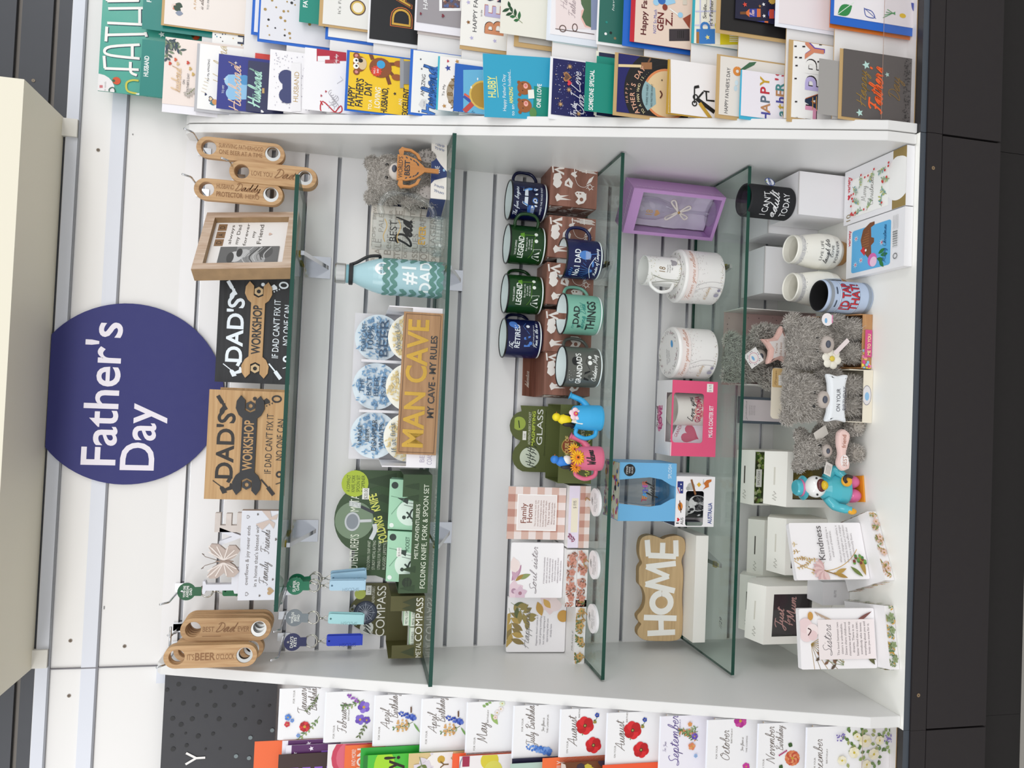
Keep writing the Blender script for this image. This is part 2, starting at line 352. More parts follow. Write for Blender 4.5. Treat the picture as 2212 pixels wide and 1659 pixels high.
    def s(self, txt, u, v, hgt, c, th=.12, rot=0, w=None, al='c', slant=.35):
        """joined-up lettering, hgt = height of a small letter"""
        st, wid = cursive(txt, slant); k = hgt*self.h; kx = w*self.w/wid if w else k; ca, sa = math.cos(math.radians(rot)), math.sin(math.radians(rot)); off = {'c': -wid/2-.2, 'l': 0}[al]
        for p in st:
            q = [((a+off)*kx, b*k) for a, b in p]; self.line_raw([(u*self.w+a*ca-b*sa, v*self.h+a*sa+b*ca) for a, b in q], th*k, c)
        return self
    def spray(s, u, v, ang, l, cols, n=7, seed=1, lw=.06, wob=.25, stem='#7a8a5a'):
        rd = random.Random(seed); a = math.radians(ang); p = []
        for k in range(n+1):
            t = k/n; p.append((u*s.w+math.cos(a)*l*t*s.h+math.sin(a)*wob*l*t*t*s.h, v*s.h+math.sin(a)*l*t*s.h-math.cos(a)*wob*l*t*t*s.h))
        s.line_raw(p, .006*s.h, stem)
        for k in range(1, n+1):
            for sg in (-1, 1): s.leaf(p[k][0]/s.w, p[k][1]/s.h, lw*rd.uniform(.7, 1.3), lw*.42, ang+sg*rd.uniform(30, 65), rd.choice(cols))
        return s
    def dots(s, n, r, cols, seed=0, u0=.04, u1=.96, v0=.04, v1=.96, sh='disc'):
        rd = random.Random(seed)
        for _ in range(n):
            a = (rd.uniform(u0, u1), rd.uniform(v0, v1), r*rd.uniform(.6, 1.3), rd.choice(cols)); k = s.k
            (s.star(*a) if sh == 'star' else s.heart(*a) if sh == 'heart' else s.disc(*a, n=7)); s.k = k+.000003
        return s
def front(b, x0, x1, z0, z1, y): return Face(b, (x0, y, z0), (1, 0, 0), (0, 0, 1), x1-x0, z1-z0)
def cylface(b, R, z0, z1, ang, half, prof=None, O=(0, 0, 0)):
    """print on a round wall; ang = facing direction in degrees (-90 = towards the shop), half = half its width in metres"""
    return Face(b, (O[0], O[1], O[2]+z0), (1, 0, 0), (0, 0, 1), 2*half, z1-z0, (R, math.radians(ang), (lambda q: prof(q+z0)) if prof else None))
# ================================================================ the setting
SP = .0654; HW = .506                            # groove pitch, half width of the bay
def yf(Z): return -.05+.305*(Z-.025)             # front edge of the raking side panels at height Z
S1, S2, S3, S4, BT = ZO-.192, ZO-.466, ZO-.792, ZO-1.056, ZO-1.274
st = 'structure'
B().quad((-4, -5, 0), (4, -5, 0), (4, .2, 0), (-4, .2, 0), m('#bdb8b0', .5)).obj('floor', kind=st)
wm = m('#eceae8', .4); b = B()
zt = ZO+.252
b.box((-3, 0, 0), (-HW, .1, zt), wm).box((HW, 0, 0), (3, .1, zt), wm).box((-HW, 0, ZO+.035), (HW, .1, zt), wm)
for x, y in ((212, 324), (152, 1384), (269, 1396), (149, 1503)):     # old screws
    p = at(x, y, -.0006); F = Face(b, (p.x-.004, p.y, p.z-.004), (1, 0, 0), (0, 0, 1), .008, .008)
    F.disc(.5, .5, .42, '#7d6f60', n=12); F.rect(.3, .45, .7, .55, '#3a332c'); F.rect(.45, .3, .55, .7, '#3a332c')
for x, y, w in ((221, 1240, .006), (219, 1320, .01), (255, 388, .002), (288, 292, .003), (226, 1316, .006)):
    p = at(x, y, -.0006); Face(b, (p.x, p.y, p.z), (1, 0, 0), (0, 0, 1), w, .002).rect(0, 0, 1, 1, '#8c8a8a')
b.obj('wall_back', kind=st)
b = B(); sl = m('#eeecec', .3)                   # slatted display wall with metal inserts in its grooves
gm = m('#8f9094', .35, .7); b.box((-HW, .009, BT-.3), (HW, .1, ZO+.035), gm)
e = ZO+.035
for n in range(0, 24):
    zc_ = ZO-n*SP; b.box((-HW, 0, zc_+.0042), (HW, .009, e), sl); e = zc_-.0042
    b.box((-HW, .0035, zc_-.0042), (HW, .009, zc_-.0030), m('#c9cacd', .25, .8))
b.obj('wall_slatted', kind=st)
b = B(); dk = m('#3f4147', .45); b.box((-3, .008, zt), (3, .1, ZO+2), m('#6a6560', .4, .5)); e = zt
for k in range(12):
    g = ZO+.28+.063*k; b.box((-3, 0, e), (3, .008, g-.005), dk); e = g+.005
for x, y in ((72, 174),):
    p = at(x, y, -.0006); F = Face(b, (p.x-.004, p.y, p.z-.004), (1, 0, 0), (0, 0, 1), .008, .008); F.disc(.5, .5, .4, '#8d7f6c', n=12); F.rect(.3, .45, .7, .55, '#2a2a2a')
b.obj('wall_upper', kind=st)
tr = m('#dcdfe8', .35)
B().box((-3, -.004, ZO+.229), (3, 0, ZO+.250), tr).box((-3, -.0045, ZO+.2255), (3, 0, ZO+.2285), m('#8e9096', .4)).obj('trim_1', kind=st)
B().box((-3, -.003, ZO+.1465), (3, 0, ZO+.172), tr).box((-3, -.0035, ZO+.1425), (3, 0, ZO+.1462), m('#85868c', .4)).obj('trim_2', kind=st)
B().box((-.5265, -.0036, ZO+.035), (-.5245, 0, ZO+.2285), m('#77757a', .5)).obj('trim_3', kind=st)
B().box((-.556, -.012, ZO-.2), (-.528, 0, ZO+.036), tr).obj('trim_4', kind=st)
# ---------------------------------------------------------------- canopy, panels, base units
T = thing('canopy', "cream boxed canopy panel jutting out above the round navy Father's Day sign", 'canopy', (0, 0, ZO+.255))
cm = m('#e9e3d0', .5)
B().box((-.522, -.18, 0), (.523, -.001, .26), cm).obj('canopy_box', T)
for x in (-.521, .487): B().box((x, -.010, -.026), (x+.034, -.0002, .0), m('#e6e3dc', .45)).obj('end_bracket', T)
b = B(); R = .175; cz = ZO+.115
a0 = math.asin((.2535-.115)/R); ol = [(R*math.cos(math.pi-a0+(math.pi+2*a0)*k/60), R*math.sin(math.pi-a0+(math.pi+2*a0)*k/60)) for k in range(61)]
nv = m('#2e3072', .6); b.shape([ol], .003, nv)
F = front(b, -R, R, -R, R, 0); lt = '#efe9f2'
F.t("Father's", .497, .547, .168, lt, bold=.012, w=.785); F.t('Day', .265, .35, .168, lt, bold=.012, w=.37)
b.obj('round_sign', None, "round navy sign reading Father's Day under the cream canopy", 'sign', loc=(0, -.0075, cz))
pm = m('#e7e6e4', .38)
def panel(x0, x1, label, group=None):
    zt_, yt = .03, -.047; pr = [(-.0005, -1.2738), (-.43, -1.2738), (-.428, -1.215), (-.415, -1.172)]
    pr += [(yf(z)+0, z) for z in (-1.0, -.6, -.2)]+[(-.052, .006), (-.046, .022), (-.034, .03), (-.0005, .03)]
    n = len(pr); vs = [(0, y, z+1.2738) for y, z in pr]+[(x1-x0, y, z+1.2738) for y, z in pr]
    b = B(); b.add(vs, [tuple(range(n))[::-1], tuple(range(n, 2*n))]+[(k, (k+1) % n, n+(k+1) % n, n+k) for k in range(n)], pm)
    o = b.obj('side_panel', None, label, 'side panel', loc=(x0, 0, ZO-1.2738))
    mod = o.modifiers.new('bevel', 'BEVEL'); mod.width = .0015; mod.segments = 2; mod.limit_method = 'ANGLE'
panel(.507, .5245, "white raking side panel closing the right end of the glass shelves, beside the mugs", 'x')
panel(.5265, .544, "white raking end panel of the Father's Day card rack, against the shelf bay")
panel(-.527, -.507, 'white raking side panel at the left, between the shelves and the birthday month cards')
bk = m('#221d1f', .65); edge = m('#454c55', .4)
def cabinet(x0, x1, label, top, dx0, dx1, screws):
    T = thing('base_cabinet', label, 'base cabinet', ((x0+x1)/2, 0, 0)); o = (x0+x1)/2; zb = BT
    B().box((x0-o, -.40, 0), (x1-o, -.02, zb-.17), m('#1c1919', .75)).obj('kickboard', T)
    B().box((x0-o, -.425, zb-.1699), (x1-o, -.001, zb-.012), bk, front='#232021').obj('carcass', T)
    B().box((x0-o, -.437, zb-.0119), (x1-o, -.0005, zb), top, front=edge).obj('top_board', T)
    b = B().box((x0-o, -.44, zb-.043), (x1-o, -.4255, zb-.0125), bk)
    for sx in screws:
        F = Face(b, (sx-o-.004, -.44, zb-.03), (1, 0, 0), (0, 0, 1), .008, .008); F.disc(.5, .5, .42, '#8a7355', n=12); F.disc(.5, .5, .15, '#2a2220', n=8)
    b.obj('front_rail', T)
    B().box((dx0-o, -.44, zb-.168), (dx1-o, -.4255, zb-.0445), bk).obj('drawer_front', T)
cabinet(-.529, .5255, 'black drawer base with white top carrying the bottom row of gifts', m('#f3f2ec', .3), -.5272, .523, (.463, -.468))
cabinet(.5265, 1.6, "black drawer base under the Father's Day card rack", m('#2c2a2c', .4), .5268, 1.58, ())
cabinet(-1.6, -.5295, 'black drawer base under the birthday month cards', m('#2c2a2c', .4), -1.58, -.5305, ())
# ---------------------------------------------------------------- glass shelves and their brackets
GL = clear('#f2f8f5', 'shelf_glass', 1.5, .01, .5)
GE = m('#0f4437', .12)
def shelf(z, x0, x1, y0, label, mark=False):
    T = thing('glass_shelf', label, 'glass shelf', ((x0+x1)/2, y0/2, z-.007)); w = (x1-x0)/2
    o = B().box((-w, y0/2, 0), (w, -y0/2-.004, .007), GE, top=GL, bottom=GL).obj('pane', T)
    if mark:
        b = B(); p = zat(1556, 1345, z); F = Face(b, (p.x-(x0+x1)/2-.018, p.y-y0/2-.008, .007), (1, 0, 0), (0, 1, 0), .036, .016)
        F.t('//29', .5, .1, .6, '#2e3238', sh=.2); b.obj('handwritten_mark', T, 'black handwritten number')
shelf(S1, -.367, .401, -.21, 'short glass shelf at the top carrying the dad plaques and picture frame')
shelf(S2, -.5035, .5035, -.221, 'second glass shelf from the top, carrying the blue bottle and glass beer mug')
shelf(S3, -.503, .5035, -.223, 'glass shelf carrying the enamel mugs and toy watering cans')
shelf(S4, -.5005, .5035, -.232, 'lowest glass shelf, carrying the home sign and pink boxes', True)
def bracket(x, z, label, lx=0):
    T = thing('shelf_bracket', label, 'shelf bracket', (x, 0, z-.0072)); mir = m('#c4c6ca', .12, 1.)
    B().box((-.022, -.003, -.054), (.022, -.0001, -.004), mir).obj('wall_plate', T)
    b = B(); pr = [(-.0031, -.05), (-.15, -.010), (-.15, -.004), (-.0031, -.004)]
    vs = [(-.004, y, zz) for y, zz in pr]+[(.004, y, zz) for y, zz in pr]
    b.add(vs, [(3, 2, 1, 0), (4, 5, 6, 7)]+[(k, (k+1) % 4, 4+(k+1) % 4, 4+k) for k in range(4)], mir).obj('arm', T)
    for y in (-.135, -.03): B().box((-.006, y-.006, -.0039), (.006, y+.006, -.0002), clear('#e8dc9a', 'rubber', 1.3)).obj('rubber_pad', T, 'clear yellowish rubber pad')
for zz, nm, px in ((S1, 'top glass shelf', ((690, 578), (655, 1146))), (S2, 'second glass shelf', ((985, 606), (965, 1150))), (S3, 'mug shelf', ((1345, 600), (1320, 1190))), (S4, 'lowest glass shelf', ((1615, 608), (1592, 1190)))):
    for k, (x, y) in enumerate(px):
        bracket(at(x, y, 0).x, zz, 'chrome bracket holding up the %s of the %s' % (('right end', 'left end')[k], nm))
# ================================================================ hooks and what hangs from them
def solve_hook(x, y, n):
    zg = ZO-n*SP; best = None
    for k in range(30, 260):
        L = k/1000; p = at(x, y, -(L+.018)); d = abs(p.z-.012-zg)
        if best is None or d < best[0]: best = (d, L, p.x)
    return best[2], zg, best[1]
def hook(x, y, n, label, tee=False, xl=None):
    X, Z, L = solve_hook(x, y, n); L = min(L, .16)
    b = B(); pts = [(0, 0, 0), (0, -L, 0), (0, -L-.004, .001), (0, -L-.018, .012)] if not tee else [(0, 0, 0), (0, -L-.018, .004)]
    b.tube(pts, .0019, CHROME); b.box((-.008, -.003, -.012), (.008, .004, .012), CHROME)
    if tee: b.tube([(-.018, -L-.018, .004), (.018, -L-.018, .004)], .0022, CHROME)
    b.obj('display_hook', None, label, 'hook', loc=(X, -.0002, Z)); return X, Z, L
def opener_proto(label, art, group=None):
    T = thing('bottle_opener', label, 'bottle opener', (0, 0, 0), group=group); w, l = .0205, .152; h1, h2 = .0, -.116
    ol = [(w*math.cos(a), .002+w*math.sin(a)) for a in [math.pi*k/14 for k in range(15)]]+[(w*math.cos(a), h2-.002+w*math.sin(a)) for a in [math.pi+math.pi*k/14 for k in range(15)]]
    b = B(); b.shape([ol, circ(0, h1, .0135), circ(0, h2, .0142)], .0075, BEECH, bevel=.0008)
    F = Face(b, (0, 0, -.098), (0, 0, -1), (1, 0, 0), .082, .040); F.O = Vector((-.02, 0, -.017)); art(F)
    b.obj('wooden_body', T)
    b = B().shape([circ(0, h2, .0141), circ(.003, h2, .0105)], .0015, STEEL, T=Matrix.Translation((0, .002, 0))); b.obj('steel_insert', T, 'polished steel cap lifter')
    return T
BRN = '#8c623a'
def openers(h1, h2, Y, n, label, backs, art, ry=0):
    a = at(*h1, Y); c = at(*h2, Y); roll = math.atan2(-(c.x-a.x), -(c.z-a.z)) if True else 0
    roll = math.atan2((a.x-c.x), (a.z-c.z))
    T = opener_proto(label, art); T.location = a; T.rotation_euler = (0, roll, ry)
    for k in range(1, n):
        d = dup(T, (a.x+.0012*k, a.y+.0082*k, a.z-.0004*k), backs, (0, roll+(.012 if k % 2 else -.01), ry)); d['group'] = backs
    return a
X1 = hook(398, 278, 0, 'chrome hook holding the SURVIVING FATHERHOOD bottle openers')
X2 = hook(478, 341, 1, 'chrome hook holding the LOVE YOU Dad bottle openers')
X3 = hook(394, 376, 0, 'chrome hook holding the HUSBAND Daddy bottle openers')
X4 = hook(381.5, 1372, 0, 'chrome hook holding the BEST Dad EVER bottle openers')
X5 = hook(338, 1442, 0, "chrome hook holding the IT'S BEER O'CLOCK bottle openers")
hook(358, 1375, 0, 'empty T-ended chrome hook beside the BEST Dad EVER openers', True)
openers((451, 318), (588, 332), -.075, 2, 'beech bottle opener engraved SURVIVING FATHERHOOD, ONE BEER AT A TIME', 'beech bottle opener hidden behind the SURVIVING FATHERHOOD one',
        lambda F: F.t('SURVIVING FATHERHOOD', .5, .55, .2, BRN, w=.98).t('ONE BEER AT A TIME', .5, .25, .2, BRN, w=.96))
openers((522, 370), (660, 384), -.085, 4, 'beech bottle opener engraved LOVE YOU Dad', 'beech bottle opener stacked behind the LOVE YOU Dad one',
        lambda F: F.t('LOVE YOU', .24, .36, .22, BRN, w=.46).s('Dad', .76, .36, .2, BRN, w=.46, th=.22))
openers((446, 408), (583, 420), -.082, 3, 'beech bottle opener engraved HUSBAND Daddy PROTECTOR HERO', 'beech bottle opener stacked behind the HUSBAND Daddy one',
        lambda F: F.t('HUSBAND', .2, .58, .22, BRN, w=.38).s('Daddy', .7, .54, .17, BRN, w=.56, th=.22).t('PROTECTOR', .3, .2, .22, BRN, bold=.02, w=.58).t('HERO', .8, .2, .2, BRN, w=.3))
openers((417, 1360), (555.6, 1358.6), -.09, 5, 'beech bottle opener engraved BEST Dad EVER', 'beech bottle opener stacked behind the BEST Dad EVER one',
        lambda F: F.t('BEST', .12, .4, .22, BRN, w=.25).s('Dad', .5, .4, .19, BRN, w=.42, th=.22).t('EVER', .88, .4, .22, BRN, w=.25).line([(0, .2), (.4, .2)], .02, BRN), .18)
openers((381.5, 1420), (524.7, 1416), -.125, 2, "beech bottle opener engraved IT'S BEER O'CLOCK, at the far left", "beech bottle opener behind the IT'S BEER O'CLOCK one",
        lambda F: F.t("IT'S", .08, .36, .26, BRN, w=.14).t('BEER', .38, .34, .32, BRN, bold=.03, w=.42).t("O'CLOCK", .8, .36, .24, BRN, w=.38))
openers((402, 1405), (536, 1401), -.075, 2, "beech bottle opener hanging well back behind the IT'S BEER O'CLOCK one", "plain beech bottle opener nearest the wall on the far left hook", lambda F: F)
RG = m('#c9c6bd', .2, 1.)
def keyring(tag_px, Y, tagc, strapc, lines, label, roll=0, rz=0, group=None):
    p = at(*tag_px, Y); T = thing('key_ring', label, 'key ring', p, group=group, rot=(0, roll, rz)); r = .0165
    ol = [(r*math.sin(a), r*math.cos(a)) for a in [math.radians(-150+300*k/24) for k in range(25)]]+[(.0085, -.026), (-.0085, -.026)]
    b = B(); b.shape([ol, circ(0, .0085, .0022, 10)], .0012, m(tagc, .35))
    F = front(b, -r, r, -r, r, 0); n = len(lines)
    for i, t in enumerate(lines): F.t(t, .5, .55-.17*i if n > 2 else .48-.2*i, .13 if n > 2 else .16, '#f2f4f0', bold=.02, wmax=.66)
    b.obj('tag', T, 'round tag')
    for k in range(2):
        b = B(); b.tube([(.0115*math.cos(a), .003+.003*k+.004*math.sin(a+k), -.034-.002*k+.0115*math.sin(a)) for a in [2*math.pi*i/22 for i in range(22)]], .0011, RG, 6, True); b.obj('split_ring', T)
    b = B(); b.tube([(0, .002, -.046), (0, .002, -.054)], .0022, RG).tube([(.0045*math.cos(a), .002, -.064+.009*math.sin(a)) for a in [2*math.pi*i/16 for i in range(16)]], .0011, RG, 6, True); b.obj('clasp', T)
    b = B(); sm_ = m(strapc, .45)
    for y0, dx in ((0, 0), (.0065, .0025)): b.shape([rrect(-.0095+dx, -.132, .0095+dx, -.064, .004), circ(dx, -.069, .002, 10)], .0022, sm_, T=Matrix.Translation((0, y0, 0)))
    b.box((-.0095, .0005, -.1335), (.0105, .009, -.1305), sm_)
    Face(b, (-.004, 0, -.122), (0, 0, 1), (-1, 0, 0), .034, .008).t('SPLOSH', .5, .1, .8, m(strapc, .7, 0, .6)); b.obj('strap', T, 'leather strap loop'); return T
hook(345, 1306, 0, "chrome hook holding the dark green AWESOME DAD key ring")
hook(593, 1308, 3, 'chrome hook holding the sea green SUPER DAD key rings')
hook(590, 1365, 3, 'chrome hook holding the grey key ring with mint strap')
hook(584, 1427, 3, "chrome hook holding the navy DAD'S KEYS key ring")
keyring((403, 1278), -.06, '#0f5a33', '#0f6a3c', ["YOU'RE ONE", 'AWESOME', 'DAD'], "dark green key ring tag reading YOU'RE ONE AWESOME DAD, behind the LOVE block")
keyring((638, 1266), -.07, '#1f7a58', '#b2d3e8', ['SUPER', 'DAD'], 'sea green SUPER DAD key ring with pale blue leather strap', rz=.1)
keyring((642, 1256), -.052, '#1f7a58', '#a5c9e0', ['SUPER', 'DAD'], 'second sea green key ring just behind the SUPER DAD one', roll=-.1, rz=-.3)
keyring((636, 1334.5), -.06, '#7d868c', '#aee0e4', ['WORLDS', 'BEST', 'DAD'], 'grey round key ring tag with mint green strap', roll=.05)
keyring((632, 1387), -.06, '#1c2258', '#1f3fc4', ["DAD'S", 'KEYS'], "navy DAD'S KEYS key ring with royal blue strap", rz=.15)
# ================================================================ top shelf
def leanT(x0, x1, zc, Y, tilt): pass
# photo frame
p = at(628, 583, -.165); zf = S1+.0008
T = thing('photo_frame', 'limed wood picture frame with DAD letter tiles and a black and white photo', 'picture frame', (0, 0, zf), math.radians(42), rot=(math.radians(-7), 0, math.radians(42)))
w, h = .174, .172; T.location = (p.x+.066, -.125, zf+.001); fw = .017
B().shape([rect(-w/2, 0, w/2, h), rect(-w/2+fw, fw, w/2-fw, h-fw)], .026, FRAMEW, side=m('#b08f68', .6, 0, .4)).obj('frame', T)
b = B(); b.box((-w/2+fw+.0002, .012, fw+.0002), (w/2-fw-.0002, .024, h-fw-.0002), m('#f3efec', .5))
F = front(b, -w/2+fw, w/2-fw, fw, h-fw, .012); ink = '#5c5650'
for i, c in enumerate('DAD'):
    F.rect(.47+.17*i, .84, .62+.17*i, .955, '#8f6e4e').t(c, .545+.17*i, .865, .065, '#241a12')
for t, v, g in (('always', .74, .04), ('my Dad', .645, .045), ('forever', .54, .04), ('my', .445, .04), ('Friend', .345, .055)): F.t(t, .72, v, g, ink, w=.09*len(t)*.8)
F.heart(.72, .24, .03, '#d9bcae'); b.obj('backing_card', T)
b = B(); b.box((-w/2+fw+.006, .0105, fw+.012), (-.009, .0119, h-fw-.02), m('#8f8f8f', .35))
F = front(b, -w/2+fw+.006, -.009, fw+.012, h-fw-.02, .0105); rd = random.Random(3)
F.rect(0, .72, 1, 1, '#6a6a6a').disc(.45, .72, .15, '#d0d0d0', .12).disc(.62, .58, .12, '#bdbdbd', .1).rect(0, 0, 1, .3, '#6f6f6f').disc(.3, .34, .2, '#a9a9a9', .13).disc(.7, .22, .18, '#5a5a5a', .12).disc(.4, .80, .15, '#4a4a4a', .06).disc(.66, .66, .12, '#3f3f3f', .05)
for k in range(7): F.line([(.05+.04*k, .52-.05*k), (.4+.03*k, .60-.06*k), (.95, .44-.05*k)], .016, ['#c9c9c9', '#8a8a8a', '#4f4f4f'][k % 3], True)
b.obj('photo_print', T, 'black and white photo of hands')
def tool_art(F, c):
    F.line([(.18, .9), (.30, .965)], .05, c).at(.13, .9, [(-.05, -.02), (.02, -.06), (.05, .04), (0, .06)], c, 20) if False else None
def workshop(label, board, ink, spanner, hole, px_tr, px_tl, Y, back=None, tint=None):
    a = at(*px_tl, Y); c = at(*px_tr, Y); w = (c-a).length; roll = math.atan2(-(c.z-a.z), c.x-a.x); zb = S1+.0006; h = (a.z+c.z)/2-zb
    T = thing('wall_plaque', label, 'plaque', ((a.x+c.x)/2, Y, zb), rot=(math.radians(-4), 0, 0))
    b = B(); b.box((-w/2, 0, 0), (w/2, .008, h), board); F = front(b, -w/2, w/2, 0, h, 0)
    F.t("DAD'S", .49, .66, .21, ink, w=.6, bold=.035)
    F.lines(["IF DAD CAN'T FIX IT"], .52, .17, .085, .1, ink, w=.55).t('NO ONE CAN', .56, .03, .085, ink, w=.38).line([(.26, -.0+.015), (.74, .015)], .008, ink)
    F.line([(.82, .77), (.945, .89)], .035, ink).line([(.88, .83), (.945, .89)], .05, ink).at(.82, .83, [(-.06, -.075), (.0, -.055), (.03, -.03), (.055, .0), (.075, .055), (.045, .065), (.02, .03), (-.02, .015), (-.045, -.02)], ink, -60)      # hammer
    F.at(.10, .74, [(-.05, .06), (.03, .06), (.06, .04), (.03, .01), (-.0, .0), (.0, -.06), (.03, -.08), (.03, -.1), (-.05, -.1), (-.05, -.06), (-.035, 0), (-.06, .0)], ink, 28).line([(.12, .8), (.17, .9)], .012, ink).line([(.155, .71), (.2, .68)], .045, ink)   # drill
    F.at(.89, .3, [(-.1, .02), (.06, .05), (.08, .0), (.07, -.03), (-.1, .0)], ink, -62).ring(.935, .14, .04, .022, ink, .055).star(.93, .42, .03, ink, 8, .7)      # saw
    for k in range(7): F.at(.835+.0125*k, .37-.034*k, [(-.012, 0), (.012, 0), (0, .022)], ink, 120)
    F.line([(.05, .12), (.12, .2)], .05, ink).line([(.12, .2), (.19, .29)], .02, ink).disc(.24, .06, .045, ink).disc(.24, .06, .02, board).line([(.15, .1), (.17, .02)], .012, ink)      # screwdriver, tape
    b.obj('board', T)
    b = B(); zc_ = h*.47; R_ = h*.155; hw = w*.36
    def jaw(sx):
        pts = []
        for k in range(15):
            a_ = math.radians(38+284*k/14); pts.append((sx*(hw-R_*1.15*math.cos(a_)*-1), zc_+R_*1.15*math.sin(a_)))
        return pts
    j = jaw(1); body = [(hw+.0+R_*1.2*math.cos(math.radians(t)), zc_+R_*1.2*math.sin(math.radians(t))) for t in (42, 70, 100, 130, 150)]
    top = [(hw+R_*.5, zc_+R_*.42)]+body+[(-x, z) for x, z in body[::-1]]+[(-hw-R_*.5, zc_+R_*.42), (-hw+R_*.35, zc_+R_*.42), (-hw+R_*.55, zc_), (-hw+R_*.35, zc_-R_*.42), (-hw-R_*.5, zc_-R_*.42)]
    bot = [(-x, zc_-(z-zc_)) for x, z in body]+[(x, zc_-(z-zc_)) for x, z in body[::-1]]+[(hw+R_*.5, zc_-R_*.42), (hw-R_*.35, zc_-R_*.42), (hw-R_*.55, zc_), (hw-R_*.35, zc_+R_*.42)]
    b.shape([top+bot], .003, spanner, T=Matrix.Translation((0, -.0032, 0)))
    F = front(b, -w/2, w/2, 0, h, -.0032); F.t('WORKSHOP', .5, .415, .115, hole, w=.46, bold=.04)
    b.obj('spanner', T, 'raised cut-out spanner')
    for sx in (-1, 1): B().shape([[(sx*(hw+R_*.02)+R_*.42*math.cos(math.radians(60*k)), zc_+R_*.42*math.sin(math.radians(60*k))) for k in range(6)], circ(sx*(hw+R_*.02), zc_, R_*.18, 14)], .002, hole if tint is None else tint, T=Matrix.Translation((0, -.0022, 0))).obj('hex_nut', T)
    return T
workshop("black stained DAD'S WORKSHOP plaque with pale wooden spanner", ASHB, '#e8f0f6', OAK, '#1c1c1e', (471.5, 591), (463, 824), -.11, tint=m('#c9ad82', .5))
workshop("natural wood DAD'S WORKSHOP plaque with black spanner", OAK, '#221d1a', m('#232326', .5), m('#b58d5c', .5), (456, 841), (431.5, 1079), -.13, tint=m('#2f3033', .5))
a = at(468, 836, -.12); c = at(450, 1072, -.12); w = (a-c).length; B().box((-w/2, 0, 0), (w/2, .008, a.z-S1-.004), OAK).obj('wall_plaque', None, "wooden plaque standing hidden behind the natural wood DAD'S WORKSHOP one", 'plaque', loc=((a.x+c.x)/2, -.108, S1+.0006), rot=(math.radians(-3.5), 0, 0))
# LOVE block
a = at(507.5, 1297, -.13); c = at(528, 1103, -.13); w = (c-a).length; zb = S1+.0006; h = (a.z+c.z)/2-zb
T = thing('love_block', 'white LOVE block with butterfly and a friends and family verse', 'ornament', ((a.x+c.x)/2, -.13, zb)); tau = m('#b39c8f', .6); wh = m('#dddde4', .5)
b = B(); b.box((-w/2, 0, 0), (w/2, .018, h), tau, front=wh); F = front(b, -w/2, w/2, 0, h, 0); ik = '#6e6662'
F.t('overflows & joy never ends', .5, .77, .085, ik, w=.66).t("in a home that's blessed with", .5, .55, .085, ik, w=.7).s('Family & Friends', .48, .28, .1, ik, w=.62, th=.12)
for u, v, r in ((.07, .78, .05), (.93, .84, .045)): F.heart(u, v, r, ik).heart(u, v, r*.7, wh)
F.heart(.1, .2, .1, '#b99a72').heart(.05, .46, .03, ik).heart(.96, .6, .03, ik).heart(.23, .15, .03, ik).heart(.68, .12, .035, ik)
for sx in (-1, 1): F.at(.9, .3, [(0, 0), (sx*.2, .3), (sx*.3, .1), (sx*.08, -.02), (sx*.2, -.16), (sx*.05, -.16)], '#cdbab0', -15)
b.obj('verse_plank', T)
zl = h+.0003
def letter(ch, x0, x1, z1, mat_, ser=True):
    b = B(); vs, fs, a0, a1 = txt2d(ch, 0, .03); bm = bmesh.new(); kx = (x1-x0)/(a1-a0); kz = (z1-zl)/CAPH
    vv = [bm.verts.new((x0+(p[0]-a0)*kx, .002, zl+p[1]*kz)) for p in vs]
    for f in fs:
        try: bm.faces.new([vv[i] for i in f])
        except ValueError: pass
    g = bmesh.ops.extrude_face_region(bm, geom=bm.faces[:]); bmesh.ops.translate(bm, verts=[q for q in g['geom'] if isinstance(q, bmesh.types.BMVert)], vec=(0, .014, 0))
    bm.verts.index_update(); b.add([tuple(v.co) for v in bm.verts], [tuple(v.index for v in f.verts) for f in bm.faces], mat_); bm.free()
    return b
X0 = (a.x+c.x)/2
def lx(y): return at(480, y, -.13).x-X0
def lz(x, y): return at(x, y, -.13).z-zb
b = B(); x0, x1 = lx(1287), lx(1256); zt_ = lz(437, 1270)
b.shape([[(x0+.003, zl), (x0+.003, zl+.006), (x0+.009, zl+.008), (x0+.009, zt_-.006), (x0+.003, zt_-.004), (x0+.003, zt_), (x0+.026, zt_), (x0+.026, zt_-.004), (x0+.02, zt_-.006), (x0+.02, zl+.012), (x0+.04, zl+.012), (x0+.044, zl+.026), (x0+.049, zl+.026), (x0+.049, zl)]], .014, wh, T=Matrix.Translation((0, .002, 0))); b.obj('letter_l', T)
letter('V', lx(1180), lx(1140), lz(475, 1160), wh).obj('letter_v', T); letter('E', lx(1150), lx(1108), lz(466, 1130), m('#ddd2cb', .6, 0, .25)).obj('letter_e', T, 'embossed beige letter E')
b = B(); cx, cz = lx(1212), lz(486, 1212)
wing = [(0, .004), (.012, .022), (.026, .03), (.033, .026), (.032, .012), (.022, .0), (.03, -.006), (.03, -.018), (.02, -.027), (.008, -.018), (0, -.006)]
b.shape([[(cx+x*.95, cz+z*.95) for x, z in wing]+[(cx-x*.95, cz+z*.95) for x, z in wing[::-1]]], .008, m('#cbb9af', .6, 0, .3), T=Matrix.Translation((0, -.003, 0)))
F = front(b, cx-.034, cx+.034, cz-.03, cz+.034, -.003)
for s_ in (-1, 1):
    for q in ((.42, .42), (.36, .34), (.26, .42), (.4, .2), (.38, -.1), (.3, -.28), (.2, -.36)): F.line([(.5+s_*.03, .5), (.5+s_*q[0], .5+q[1])], .03, '#e7dcd5')
    b.tube([(cx+s_*.001, 0, cz+.012), (cx+s_*.008, 0, cz+.034), (cx+s_*.014, 0, cz+.04), (cx+s_*.012, 0, cz+.036)], .0006, m('#8a7a70', .5))
